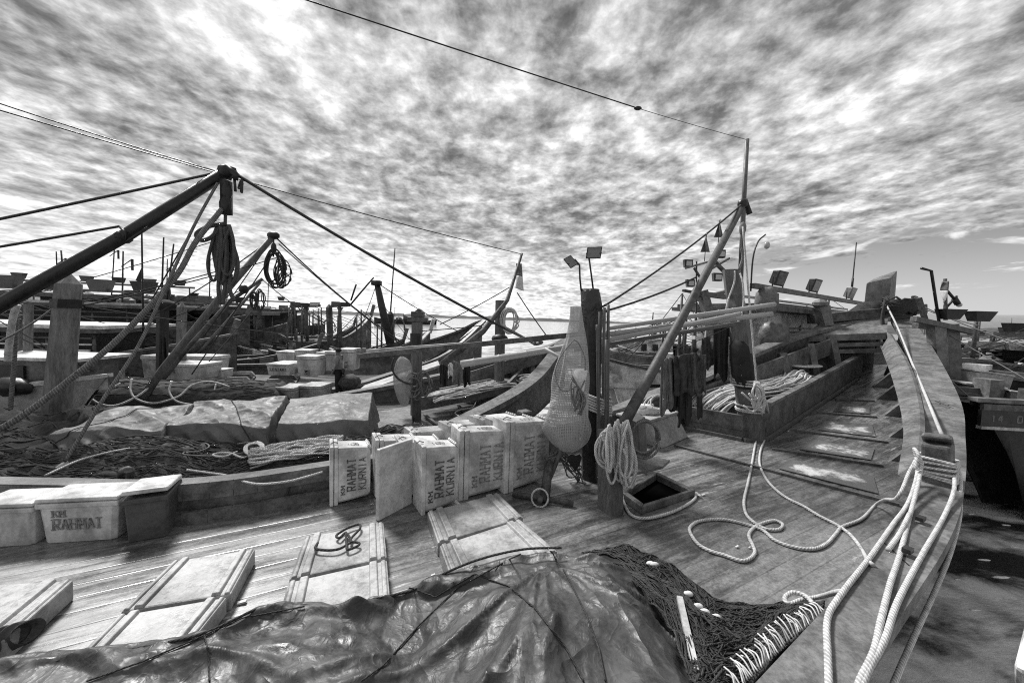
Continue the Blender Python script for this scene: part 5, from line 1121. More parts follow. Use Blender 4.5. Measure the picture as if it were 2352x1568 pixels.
def flag(label, pole, corners, Y, light=.5, grp=None, dark_top=True):
    r = thing('flag', label, 'flag', at(*pole[0], Y), grp)
    if len(pole) > 1: mb = MB(); mb.tube([at(*q, Y) for q in pole], .012, 5); mb.build('pole', M_METAL, r, True)
    A, B, C, D = [at(*q, Y) for q in corners]
    for nm, v0, v1, m in (('upper_band', 0, .48, M_CLOTHG), ('lower_band', .48, 1, M_CLOTHL)):
        mb = MB(); mb.grid(lambda u, v: A.lerp(B, u).lerp(D.lerp(C, u), v0 + (v1 - v0) * v) + V((0, .06 * math.sin(u * 5 + (v0 + (v1 - v0) * v) * 4), 0)), 10, 8); mb.build(nm, m, r, True, thick=.008)
    return r
flag('two toned flag drooping from the dark boom tip near the sky centre', [(1199, 582), (1192, 610)], [(1186, 604), (1198, 606), (1203, 668), (1184, 662)], 9.6)
wire('rope_stay', 'dark line from the flagged boom down to the left', (1170, 660, 9.4), (1010, 745, 8.8), .03, .012)
wire('rope_stay', 'dark line from the flagged boom down to the bamboo poles', (1188, 672, 9.4), (1255, 770, 9.0), .02, .014)
mb = MB(); mb.bar(at(1255, 776, 9.0), at(1255, 768, 9.0), .1, .1); tag(mb.build('cleat', M_METAL, None), 'little dark cleat where a stay meets the bamboo poles', 'cleat')
# low board, rods, bitt
mb = MB(); q = [at(868, 1003, 6.2), at(948, 978, 6.6), at(946, 928, 7.6), at(858, 948, 7.3)]; q = [onz(x, y, .05) for x, y in ((868, 1003), (948, 978), (946, 930), (858, 946))]; mb.hexa([p - V((0, 0, .08)) for p in q] + q); tag(mb.build('hold_cover', M_PAINTL, None, bevel=.02), 'worn grey hold cover at the foot of the cross capped post', 'hatch cover')
mb = MB(); r = random.Random(9)
for k in range(12):
    x0, y0 = 1000 + r.uniform(0, 60), 1012 - r.uniform(0, 18); x1, y1 = 1105 + r.uniform(0, 35), 940 + r.uniform(-4, 12); mb.tube([onz(x0, y0, .02 + .01 * k), onz(x1, y1, .12 + .01 * k)], .013, 5)
tag(mb.build('rod_bundle', M_BAMBOO, None, True), 'bundle of thin bamboo rods lying on the second boat deck', 'rods')
mb = MB(); mb.bar(at(1205, 988, 5.8), at(1205, 942, 5.8), .19, .19, (.5, -.86, 0)); tag(mb.build('bitt', M_DARKW, None, bevel=.03), 'short square wooden bitt behind the standing fish boxes', 'bitt')
rope('rope', 'white rope from the bitt towards the hanging net bag', [at(1140, 985, 5.9), at(1190, 988, 5.7), at(1225, 990, 5.7), at(1262, 992, 5.4)], .013)
rope('rope', 'white rope wandering over the second boat deck past the rods', [onz(x, y, .03) for x, y in ((1095, 920), (1085, 935), (1060, 940), (1045, 948), (1062, 958), (1078, 952), (1065, 968), (1045, 985), (1040, 1003))], .014)
for i, (x0, x1, y0, y1) in enumerate(((1010, 1028, 838, 885), (1030, 1040, 836, 865), (1040, 1062, 832, 880), (1064, 1080, 832, 882))):
    cloth(('trousers', 'shirt', 'shirt', 'trousers')[i], ('black garment hanging leftmost under the pale bamboo tip', 'small grey shirt under the pale bamboo tip', 'striped shirt under the pale bamboo pole', 'dark garment hanging rightmost under the pale bamboo pole')[i], x0, x1, y0, y1, 6.6 + .3 * i, (M_CLOTHD, M_CLOTHL, M_CLOTHG, M_CLOTHD)[i], 3, 40 + i, 1, 'washing hung under the bamboo tip')

# ================================================================== third boat
b3 = thing('fishing_boat', 'third fishing boat from the front, carrying white boxes and two men', 'boat', (-6, 12, -.3))
R3 = [V(p) for p in ((-22, 6.4, -.25), (-12, 7.6, -.22), (-6.6, 8.9, -.15), (-4.6, 9.9, .0), (-3.5, 11.4, .25), (-2.1, 12.6, .8), (-1.0, 14.2, 1.9))]
L3 = [V(p) for p in ((-22, 12.5, -.2), (-14, 13.6, -.1), (-9, 14.6, .0), (-6, 15.4, .35), (-4.2, 15.9, .75), (-2.2, 15.4, 1.4), (-1.1, 14.5, 1.9))]
hull_boat(b3, L3, R3, lambda x, y: -.35 + .02 * max(0, x + 6) ** 2, capw=.22, capt=.08, hull=M_DARKW, cap=M_PAINT, inner=M_DARKW, deck=M_DECK2, n=6)
hp3 = net_heap('net_roll', 'long roll of net under looping white rope on the third boat', (-11.4, 7.75, -.25), (6.3, 1.15, 0), (-.3, 1.2, 0), .62, mat('net_roll_grain', .05, .75, 9, .9, .9, (.12, 4, 4), detail=12, rot=R_(-10)), 120, M_NETL, seed=9, cyl=True)
for i, pts in enumerate(([(160, 880), (200, 905), (232, 898), (270, 890), (290, 880)], [(195, 912), (220, 880), (240, 868)], [(210, 902), (240, 925), (280, 930), (330, 908), (365, 880)], [(315, 870), (312, 895), (325, 915), (365, 925), (420, 910), (450, 885), (490, 876), (540, 890), (560, 905)], [(405, 875), (400, 900), (420, 922), (470, 928), (520, 912), (565, 900)], [(505, 882), (503, 900), (515, 918)])):
    rope('rope', ('white rope leftmost on the net roll', 'short upright white loop at the left of the net roll', 'wide white bight left on the net roll', 'long white bight over the middle of the net roll', 'white bight at the right of the net roll', 'short white rope at the right end of the net roll')[i], [V((p.x, p.y - .12, p.z + .02)) for p in [at(x, y, 7.75 + (x - 160) / 400 * 1.15 + (930 - y) * .006) for x, y in pts]], .022, ROPE_W, group='white ropes looped over the net roll')
# boxes on the third boat
g3 = 'fish boxes stacked on the third boat'
def bbox(label, x0, x1, y0, y1, Y, dep, m=M_PLAS, txt='', rot=0, ink=INKF, lid=True, vert=False):
    A, B = at(x0, y1, Y), at(x1, y1 - (x1 - x0) * .06, Y + rot); d = B - A; d.z = 0; wd = d.length; x = d.normalized(); y = V((-x.y, x.x, 0)); h = (y1 - y0) * Y / F
    r = thing('fish_box', label, 'fish box', A, g3); P = lambda u, v, w_: A + x * (u * wd) + y * (v * dep) + V((0, 0, w_ * h))
    mb = MB(); i = .05; mb.hexa([P(i, i, 0), P(1 - i, i, 0), P(1 - i, 1 - i, 0), P(i, 1 - i, 0), P(0, 0, .82), P(1, 0, .82), P(1, 1, .82), P(0, 1, .82)]); b = mb.build('body', m, r, bevel=.02)
    mb = MB(); mb.hexa([P(-.02, -.03, .83), P(1.02, -.03, .83), P(1.02, 1.03, .83), P(-.02, 1.03, .83), P(-.01, -.02, 1), P(1.01, -.02, 1), P(1.01, 1.02, 1), P(-.01, 1.02, 1)]); mb.build('lid', m, r, bevel=.015)
    if txt:
        mb = MB()
        if vert: letters(mb, txt, P(.62, .02, .12), V((0, 0, 1)), -x, -y, .07 * h, .22 * wd, .028, .5)
        else: letters(mb, txt, P(.16, .012, .42), x, V((0, 0, 1)), -y, .07 * wd, .2 * h, .028, .5)
        mb.build('lettering', ink, b)
    return r
bbox('grey upright box left of the wide pale boxes on the third boat', 325, 372, 815, 868, 11.2, .8, M_PLASG)
bbox('wide pale box at the front of the left pair on the third boat', 372, 456, 834, 872, 10.6, .9, M_PLAS, '09')
bbox('wide pale box behind the front one of the left pair', 405, 490, 815, 866, 11.8, .7)
bbox('small pale box at the right foot of the left pair', 486, 509, 848, 868, 11.4, .5)
bbox('wide lettered box with a pale lid at the front left of the white stack', 612, 664, 834, 862, 11.6, .9, M_PLAS, 'LESTARI')
bbox('lettered upright box in the middle of the white stack', 681, 727, 816, 864, 11.9, .6, M_PLAS, 'KM', vert=True)
bbox('tall white box right behind the standing man', 726, 748, 808, 852, 12.6, .6)
bbox('tall white box whose front the standing man covers', 746, 776, 806, 852, 12.5, .6)
bbox('tall lettered white box at the right end of the stack', 776, 812, 800, 850, 12.5, .6, M_PLAS, 'MIA', vert=True)
bbox('low white box at the back left of the white stack', 635, 676, 806, 828, 13.4, .6)
bbox('low white box at the back of the white stack beside its tall ones', 676, 712, 803, 820, 13.4, .6)
bbox('grey topped box at the near left of the third boat rail', 632, 676, 888, 930, 9.1, .6, M_PLASG)
bbox('pale box at the near rail left of the standing man', 686, 738, 884, 928, 9.3, .6, M_PLASG)
# slatted trays
for i, (x0, x1, y0, y1) in enumerate(((500, 588, 862, 890), (604, 690, 862, 898))):
    tr = thing('slatted_tray', ('slatted wooden tray left on the third boat deck', 'slatted wooden tray in front of the wide lettered box')[i], 'tray', onz(x0, y1, -.3), 'slatted trays on the third boat deck')
    z = -.28; q = [onz(x, y, z) for x, y in ((x0 - 14, y1), (x1 - 20, y1 - 4), (x1, y0), (x0 + 20, y0))]
    mb = MB(); mb.hexa([p - V((0, 0, .06)) for p in q] + q); mb.build('base', M_DARKW, tr)
    for k in range(4):
        a, b = q[0].lerp(q[3], .08 + k * .27), q[1].lerp(q[2], .08 + k * .27); mb = MB(); mb.prism([a + V((0, 0, .01)), b + V((0, 0, .01)), a.lerp(b, .86) + V((0, 0, .17)), a.lerp(b, .14) + V((0, 0, .17))], V((0, .07, 0))); mb.build('slat', M_PALE if k % 2 else M_PAINT, tr)
mb = MB(); mb.ball(at(802, 877, 9.9), .26, 14, 9, (1.15, 1, .8), lambda p: 1 + .15 * noise.noise(p * 4)); tag(mb.build('net_bundle', M_NETB, None, True), 'round bundle of net on the rail behind the standing man', 'net')
mb = MB(); q = [at(812, 905, 9.9), at(1010, 838, 11.6), at(1006, 828, 12.0), at(838, 884, 10.4)]; mb.hexa([p - V((0, 0, .07)) for p in q] + q); tag(mb.build('plank', M_PALE, None), 'pale gangplank lying along the third boat rail', 'plank')
# people
def skin_mesh(name, J, E, m, parent=None, root='pelvis', loc=None, sub=2):
    ks = list(J); me = bpy.data.meshes.new(name); o0 = V((0, 0, 0))
    if parent is not None: o0 = parent.location
    elif loc is not None: o0 = V(loc)
    me.from_pydata([tuple(V(J[k][0]) - o0) for k in ks], [(ks.index(a), ks.index(b)) for a, b in E], []); me.materials.append(m)
    ob = bpy.data.objects.new(name, me); COL.objects.link(ob)
    if parent is not None: ob.parent = parent
    elif loc is not None: ob.location = o0
    s_ = ob.modifiers.new('skin', 'SKIN'); s_.use_smooth_shade = True
    sv = me.skin_vertices[0].data
    for i, k in enumerate(ks): rr = J[k][1]; sv[i].radius = rr if isinstance(rr, tuple) else (rr, rr); sv[i].use_root = (k == root)
    d = ob.modifiers.new('sub', 'SUBSURF'); d.levels = sub; d.render_levels = sub; return ob
def person(label, base, h, face, arms=0, cap=True, shirt=None, legs=None):
    k = h / 1.7; ca, sa = math.cos(face), math.sin(face)   # face: direction the person looks (angle in plan)
    def p(f_, s_, z): return V(base) + V((ca * f_ - sa * s_, sa * f_ + ca * s_, z)) * k
    J = {'pelvis': (p(0, 0, .95), (.13 * k, .11 * k)), 'waist': (p(0, 0, 1.1), (.125 * k, .10 * k)), 'chest': (p(.0, 0, 1.3), (.15 * k, .11 * k)), 'neck': (p(.01, 0, 1.47), .055 * k), 'head': (p(.035, 0, 1.57), (.085 * k, .095 * k)), 'crown': (p(.03, 0, 1.66), (.07 * k, .08 * k)), 'nose': (p(.125, 0, 1.56), .015 * k)}
    E = [('pelvis', 'waist'), ('waist', 'chest'), ('chest', 'neck'), ('neck', 'head'), ('head', 'crown'), ('head', 'nose')]
    for s_, n_ in ((1, 'l'), (-1, 'r')):
        J['sh' + n_] = (p(0, .18 * s_, 1.40), .06 * k); J['el' + n_] = (p(-.03 + arms * .1, .23 * s_, 1.13), .045 * k); J['wr' + n_] = (p(.08 + arms * .16, .20 * s_, .92), .033 * k); J['ha' + n_] = (p(.12 + arms * .2, .18 * s_, .84), .038 * k); J['fi' + n_] = (p(.14 + arms * .2, .17 * s_, .77), .022 * k)
        J['hi' + n_] = (p(0, .09 * s_, .88), .09 * k); J['kn' + n_] = (p(.03, .10 * s_, .50), .06 * k); J['an' + n_] = (p(-.02 + .04 * s_, .10 * s_, .09), .042 * k); J['to' + n_] = (p(.15 + .04 * s_, .11 * s_, .03), .035 * k)
        E += [('chest', 'sh' + n_), ('sh' + n_, 'el' + n_), ('el' + n_, 'wr' + n_), ('wr' + n_, 'ha' + n_), ('ha' + n_, 'fi' + n_), ('pelvis', 'hi' + n_), ('hi' + n_, 'kn' + n_), ('kn' + n_, 'an' + n_), ('an' + n_, 'to' + n_)]
    o = skin_mesh('person', J, E, M_SKIN, loc=base); tag(o, label, 'person')
    def sub(keys, g): return {q: (J[q][0], tuple(x * g for x in J[q][1]) if isinstance(J[q][1], tuple) else J[q][1] * g) for q in keys}
    ks = ['pelvis', 'waist', 'chest', 'shl', 'shr', 'ell', 'elr']; S = sub(ks, 1.22); S['ell'] = (J['shl'][0].lerp(J['ell'][0], .75), .06 * k); S['elr'] = (J['shr'][0].lerp(J['elr'][0], .75), .06 * k)
    skin_mesh('shirt', S, [('pelvis', 'waist'), ('waist', 'chest'), ('chest', 'shl'), ('chest', 'shr'), ('shl', 'ell'), ('shr', 'elr')], shirt or M_CLOTHG, o)
    ks = ['pelvis', 'hil', 'hir', 'knl', 'knr', 'anl', 'anr']; skin_mesh('trousers', sub(ks, 1.28), [('pelvis', 'hil'), ('pelvis', 'hir'), ('hil', 'knl'), ('hir', 'knr'), ('knl', 'anl'), ('knr', 'anr')], legs or M_CLOTHD, o)
    mb = MB(); mb.ball(p(.02, 0, 1.645), .112 * k, 12, 6, (1, 1, .72))
    if cap: mb.loft([[p(.10 + f_, s_ * .07, 1.65 + z) for s_, z in ((-1, 0), (0, .015), (1, 0), (1, -.012), (0, .003), (-1, -.012))] for f_ in (0, .1)])
    mb.build('cap' if cap else 'hair', M_CLOTHD if cap else M_HAIR, o, True); return o
person('man in a cap, grey shirt and dark trousers standing on the third boat', at(778, 907, 9.8), 108 * 9.8 / F, math.pi * 1.02, .2, True, mat('faded_shirt', .2, .4, 14, .9, .2), M_CLOTHD)
person('man in a light collared shirt, waist up behind the white boxes', at(669, 862, 18.5), 88 * 18.5 / F, -math.pi / 2 - .2, 0, False, mat('mid_grey_shirt', .24, .35, 10, .9, .2), M_CLOTHD)
# second boom with hanging coils, third boom
mb = MB(); mb.tube([at(328, 915, 8.4), at(372, 850, 8.6), at(500, 690, 9.0), at(628, 542, 9.4)], .085, 9, True, .07); b_ = mb.build('boom', M_BROWN, None, True); tag(b_, 'brown boom of the third boat rising to a coil of thin rope', 'boom')
mb = MB(); mb.ball(at(628, 541, 9.4), .12, 8, 5, (1.3, 1, .8)); mb.build('head_iron', M_METAL, b_, True)
mb = MB(); mb.ball(at(629, 570, 9.3), .08, 7, 6, (.8, .8, 1.7)); mb.tube([at(628, 548, 9.3), at(629, 570, 9.3), at(628, 590, 9.3)], .02, 5); tag(mb.build('pulley_block', M_METAL, None, True), 'small pulley block hanging from the brown boom', 'pulley block')
coil('rope_coil', 'round tangled coil of thin rope under the brown boom tip', at(630, 616, 9.3), .2, .34, 7, .09, ROPE_D, .016, seed=51)
coil('rope_coil', 'thinner looped coil right of the round tangled one', at(647, 630, 9.3), .14, .32, 6, .07, ROPE_D, .012, seed=52)
mb = MB(); mb.tube([at(345, 905, 9.6), at(430, 800, 10.2), at(530, 690, 10.8), at(603, 640, 11.2)], .07, 8, True, .05); b_ = mb.build('boom', M_DARKW, None, True); tag(b_, 'dark boom just right of the brown one, lower and shorter', 'boom')
mb = MB(); mb.ball(at(560, 664, 10.9), .13, 7, 5); mb.build('band', M_METAL, b_, True)
mb = MB(); mb.tube([at(420, 850, 12.5), at(520, 740, 13.0), at(598, 648, 13.4)], .055, 8, True, .045); tag(mb.build('boom', M_BROWN, None, True), 'slender boom farthest back of the leaning trio', 'boom')
coil('rope_coil', 'narrow dark coil under the short dark boom', at(582, 690, 10.8), .09, .2, 5, .04, ROPE_D, .016, seed=53)
coil('rope_coil', 'narrow pale coil at the tip of the slender boom', at(598, 690, 12.5), .10, .32, 5, .05, ROPE_D, .014, seed=54)
for i, (a, b, s_, r_) in enumerate((((633, 545, 9.4), (930, 790, 12), .15, .018), ((640, 560, 9.4), (975, 830, 12), .1, .014), ((624, 548, 9.4), (330, 735, 9), .1, .014), ((600, 640, 13), (740, 740, 15), .1, .015), ((560, 664, 10.9), (300, 760, 10), .05, .013),
     ((622, 552, 9.4), (470, 770, 9.2), .02, .012), ((628, 580, 9.3), (440, 860, 8.8), .02, .014), ((516, 394, 6), (330, 720, 7.5), .02, .012), (ext((-20, 690, 8), (520, 545, 9), .5), (520, 545, 9), .1, .010), ((150, 700, 6.1), (515, 618, 9), .05, .012), ((170, 706, 6.1), (640, 590, 10), .06, .012), ((170, 700, 6.1), (700, 770, 16), .06, .012), ((590, 700, 12), (480, 830, 10), .02, .012))):
    wire('rope_stay', ('dark stay from the brown boom tip far down to the right', 'second thinner stay from the brown boom tip to the right', 'stay from the brown boom tip down to the left', 'line from the slender boom tip to the lamp boards', 'line from the short dark boom back to the left', 'halyard from the brown boom tip to its foot', 'tackle rope below the small pulley block', 'thin line from the black boom tip to the dark post', 'thin line rising from the left edge behind the big hank', 'line from the banded left post up to the big hank', 'line from the left post past the hank to the thin coils', 'slack line from the left post towards the lamp boards', 'short line from the slender boom down to the net roll')[i], a, b, s_, r_)
# ================================================================== other boats in the harbour
class Fr: pass
def simple_boat(label, S, B, beam, zg, rise, hull=M_DARKW, cap=M_PAINT, dzk=-.45, group=None, name='moored_boat', n=4, stem=True, prof=((0, .62), (.15, .86), (.4, 1), (.65, .9), (.85, .55), (.95, .22), (1, .04)), rig=4):
    S, B = V((S[0], S[1], 0)), V((B[0], B[1], 0)); f = Fr(); f.ax = (B - S).normalized(); f.pe = V((-f.ax.y, f.ax.x, 0)); f.S = S; f.L = (B - S).length; f.beam = beam; f.zg = zg; f.rise = rise
    f.root = thing(name, label, 'boat', S + f.ax * f.L * .4 + V((0, 0, zg - .5)), group)
    f.z = lambda t: zg + rise * max(0, (t - .45) / .55) ** 2 + .25 * rise * max(0, (.2 - t) / .2) ** 2
    L = [S + f.ax * (f.L * t) + f.pe * (beam / 2 * w_) + V((0, 0, f.z(t))) for t, w_ in prof]; R = [S + f.ax * (f.L * t) - f.pe * (beam / 2 * w_) + V((0, 0, f.z(t))) for t, w_ in prof]
    hull_boat(f.root, L, R, lambda x, y: zg + dzk, capw=.14, capt=.07, hull=hull, cap=cap, inner=hull, deck=M_DARKW, n=n, inset=.1)
    f.P = lambda t, s_, z: S + f.ax * (f.L * t) + f.pe * (beam / 2 * s_) + V((0, 0, z))
    rr = random.Random(len(label) * 7 + int(S.x * 10))
    for k in range(rig):
        t0 = rr.uniform(.1, .5); p = f.P(t0, rr.uniform(-.3, .3), zg); z1 = zg + rr.uniform(1.0, 2.3); t1 = t0 + rr.uniform(.3, .6)
        mb = MB(); mb.tube([p, V((p.x, p.y, z1))], .045, 6, True, .03); mb.build('rigging_pole', M_DARKW, f.root, True)
        mb = MB(); mb.tube(sag((p.x, p.y, z1), f.P(min(1, t1), rr.uniform(-.2, .2), f.z(min(1, t1)) + .1), .06), .012, 4); mb.tube(sag((p.x, p.y, z1), f.P(.0, rr.uniform(-.4, .4), f.z(0) + .3), .05), .010, 4); mb.build('rigging_line', ROPE_D, f.root)
    if stem:
        mb = MB(); p = f.P(.985, 0, f.z(1) - .15); mb.bar(p, p + f.ax * .18 + V((0, 0, .5 + .15 * rise)), .14, .16); mb.build('stem_head', cap, f.root)
    return f
def pbox(f, name, t0, t1, s0, s1, z0, z1, m, taper=0, **k):
    mb = MB(); P = f.P; q = taper
    mb.hexa([P(t0, s0, z0), P(t1, s0, z0), P(t1, s1, z0), P(t0, s1, z0), P(t0 + q, s0 * (1 - q), z1), P(t1 - q, s0 * (1 - q), z1), P(t1 - q, s1 * (1 - q), z1), P(t0 + q, s1 * (1 - q), z1)])
    return mb.build(name, m, f.root, **k)
def lamp(f, t, s_, z, w=.3, m=M_METAL, rod=.0):
    mb = MB(); c_ = f.P(t, s_, z); a, b = f.ax * (w / 2), V((0, 0, w * .32)); n_ = f.pe * (w * .25)
    mb.hexa([c_ - a * .75 - b - n_, c_ + a * .75 - b - n_, c_ + a * .75 - b + n_, c_ - a * .75 - b + n_, c_ - a * 1.1 + b - n_ * 1.3, c_ + a * 1.1 + b - n_ * 1.3, c_ + a * 1.1 + b + n_ * 1.3, c_ - a * 1.1 + b + n_ * 1.3])
    if rod: mb.tube([c_ - b, c_ - b - V((0, 0, rod))], .02, 5)
    mb.build('floodlight', m, f.root)
def pole(f, t, s_, z0, z1, r=.05, m=M_DARKW, lean=(0, 0), name='post'):
    mb = MB(); p = f.P(t, s_, z0); mb.tube([p, V((p.x + lean[0], p.y + lean[1], z1))], r, 7, True, r * .8); mb.build(name, m, f.root, True)
def house(f, t0, t1, zb, zr, roof=M_PALE, wall_=M_WHITE, dark=M_BLACK, over=.35, slots=0, rows=2, brow=M_DARKW, win=0, lights=0, zl=None, lw=.46):
    ov = over / f.L
    pbox(f, 'roof', t0 - ov, t1 + ov, -1.0, 1.0, zr - .10, zr, roof); pbox(f, 'brow', t0 - ov * 1.05, t1 + ov * 1.05, -1.04, 1.04, zr - .22, zr - .103, brow)
    n_ = max(3, int((t1 - t0) * f.L / 1.1))
    for k in range(n_ + 1):
        for s_ in (-.86, .86): pole(f, t0 + (t1 - t0) * k / n_, s_, zb, zr - .2, .05, M_PAINT)
    pbox(f, 'cabin', t0 + .04, t1 - .03, -.6, .6, zb, zr - .24, dark)
    h = zr - zb
    for k in range(rows): pbox(f, 'rail', t0, t1, -.93, -.90, zb + h * (.50 + .16 * k), zb + h * (.54 + .16 * k), brow if k % 2 else wall_)
    if slots:
        # solid side panel with oval openings
        mb = MB(); zt, z0_ = zb + h * .40, zb + h * .08; xs = [t0 + (t1 - t0) * k / slots for k in range(slots + 1)]
        for a, b in zip(xs[:-1], xs[1:]):
            e_ = (b - a) * .22; hm = (zt - z0_) * .3
            for u0, u1, w0, w1 in ((a, b, z0_, z0_ + hm), (a, b, zt - hm, zt), (a, a + e_, z0_ + hm, zt - hm), (b - e_, b, z0_ + hm, zt - hm)):
                mb.hexa([f.P(u0, -.98, w0), f.P(u1, -.98, w0), f.P(u1, -.94, w0), f.P(u0, -.94, w0), f.P(u0, -.98, w1), f.P(u1, -.98, w1), f.P(u1, -.94, w1), f.P(u0, -.94, w1)])
        mb.build('slotted_panel', wall_, f.root)
    else: pbox(f, 'side_panel', t0, t1, -.98, -.94, zb + h * .02, zb + h * .36, wall_)
    for k in range(win):
        u = t0 + (t1 - t0) * (k + .25) / max(1, win); pbox(f, 'window', u, u + (t1 - t0) * .5 / win, -.63, -.605, zb + h * .45, zb + h * .72, M_GLASS)
    if lights:
        zl = zl or zr + .35; mb = MB(); mb.bar(f.P(t0, -.7, zl), f.P(t1, -.7, zl), .09, .10); mb.build('light_beam', M_PAINT, f.root)
        for k in range(lights): lamp(f, t0 + (t1 - t0) * (k + .5) / lights, -.7, zl + .24, lw, (M_METAL, M_PLASD)[k % 2])
        for k in (0.02, .98): pole(f, t0 + (t1 - t0) * k, -.7, zr, zl, .04)
def clutter(f, t0, t1, z, n, seed, s0=-.7, s1=.7):
    r = random.Random(seed)
    for k in range(n):
        t, s_ = r.uniform(t0, t1), r.uniform(s0, s1); w_, h = r.uniform(.15, .5), r.uniform(.1, .4); mb = MB(); kind = r.randrange(3)
        m = (M_WHITE, M_DARKW, M_PAINTL, M_CLOTHG, M_PLASD)[r.randrange(5)]
        if kind == 0: mb.box(f.P(t, s_, z + h / 2), (w_ * 1.4, w_, h), r.uniform(0, 3)); nm = 'deck_box'
        elif kind == 1: mb.ball(f.P(t, s_, z + h * .4), w_ * .6, 8, 5, (1.3, 1, .7), lambda p: 1 + .3 * noise.noise(p * 3 + V((k, 0, 0)))); nm = 'bundle'
        else: mb.bar(f.P(t, s_, z + .05), f.P(min(1, t + w_ * 2 / f.L), s_ + .1, z + .12), .12, .05); nm = 'plank'
        mb.build(nm, m, f.root)
gL = 'cabin boats crowded at the left'
A = simple_boat('roofed boat with a slotted white side panel behind the big left post', (-20.5, 11.0), (-9.6, 13.4), 3.4, .3, .9, M_DARKW, M_PAINTL, group=gL)
house(A, .02, .72, .25, 1.42, M_WHITE, M_PLAS, slots=9, rows=3); clutter(A, .75, .95, -.1, 8, 1); pbox(A, 'hull_panel', .45, .8, -1.03, -.99, -.35, .1, M_PALE)
B_ = simple_boat('tall roofed boat with a floodlight row, second row at the left', (-26, 15.5), (-12.8, 18.8), 4.2, .8, 1.0, M_DARKW, M_PAINT, group=gL)
house(B_, .02, .8, .9, 2.15, M_PALE, M_PAINT, rows=3, lights=7, zl=2.62, lw=.72); clutter(B_, .05, .7, 2.16, 12, 2)
C_ = simple_boat('dark roofed boat, third row at the left, with antennas and lamps', (-33, 20), (-14, 25), 4.6, .9, 1.2, M_BLACK, M_DARKW, group=gL)
house(C_, .1, .75, 1.0, 2.6, M_PAINT, M_DARKW, rows=2, lights=9, zl=3.2); clutter(C_, .1, .7, 2.62, 14, 3)
D_ = simple_boat('low roofed boat farthest back at the left, its roof full of gear', (-32, 28), (-17.5, 33), 4.6, .7, 1.2, M_BLACK, M_PAINT, group=gL)
house(D_, .2, .95, .9, 2.2, M_DARKW, M_PAINT, rows=2, lights=6, zl=2.8); clutter(D_, .2, .9, 2.2, 14, 4)
for f, ps in ((B_, ((.35, 4.6, .3), (.5, 4.3, -.1), (.62, 4.5, .1), (.12, 5.2, .4))), (C_, ((.25, 5.2, .2), (.4, 4.9, 0), (.5, 5.6, .3), (.62, 5.0, .1), (.72, 5.8, .1))), (D_, ((.4, 4.6, .2), (.6, 5.0, .2), (.8, 4.8, .1)))):
    for k, (t, z1, ln) in enumerate(ps):
        pole(f, t, -.6 + .3 * k, 2.2, z1, .035, M_METAL, (ln, 0), 'antenna')
        mb = MB(); q = f.P(t, -.6 + .3 * k, z1 - .7); mb.tube([q, q + V((.5, 0, .35))], .022, 5); mb.tube([q + V((.5, 0, .35)), q + V((.5, 0, -.15))], .05, 6); mb.build('lamp_arm', M_METAL, f.root)
F2 = simple_boat('roofed boat with thin rails behind the booms, left of the bright water', (-21, 19.5), (-12.6, 21.8), 2.8, .5, .9, M_DARKW, M_PAINT, group=gL, rig=5)
house(F2, .3, .85, .5, 2.0, M_PAINT, M_DARKW, rows=4, lights=3, zl=2.3); clutter(F2, .3, .8, 2.02, 12, 41); clutter(F2, .05, .3, .4, 8, 42)
for k, (S, B, zz, lab) in enumerate((((-36, 40), (-25, 43), 1.0, 'far dark boat left of the open water, thick with poles'), ((-48, 50), (-34, 54), 1.2, 'farthest dark boat at the left, its poles against the sky'), ((-24, 26), (-16.5, 27.5), .7, 'dark pole crowded boat just behind the roofed boats at the left'), ((-14.5, 24), (-10.5, 25.5), .3, 'small dark boat beyond the grey boat by the open water'))):
    f = simple_boat(lab, S, B, 3, zz, 1.0, M_BLACK, M_DARKW, group=gL, rig=8); clutter(f, .05, .9, zz, 14, 60 + k, -.9, .9)
    if k < 3: house(f, .2, .6, zz, zz + 1.3, M_PAINT, M_DARKW, rows=2, lights=4, zl=zz + 1.75)
# grey block boat at the lower left edge
E_ = simple_boat('grey flat sided boat cut off at the left edge, pale top and dark opening', (-14, 6.9), (-7.75, 7.35), 1.9, .42, .25, M_PALE, M_WHITE, dzk=.0, stem=False)
pbox(E_, 'rail_box', .3, .92, -.2, .8, .42, .95, M_PAINTL); pbox(E_, 'upper_ledge', .3, .96, -.3, .9, .953, 1.01, M_WHITE); pbox(E_, 'opening', .55, .8, -.26, -.22, .5, .85, M_BLACK)
mb = MB(); mb.ball(E_.P(.82, -.55, .52), .24, 12, 7, (1.4, .8, .7), lambda p: 1 + .25 * noise.noise(p * 3)); tag(mb.build('sheeting_bundle', M_BLACK, None, True), 'black bundle of sheeting on the grey boat at the left edge', 'bundle')
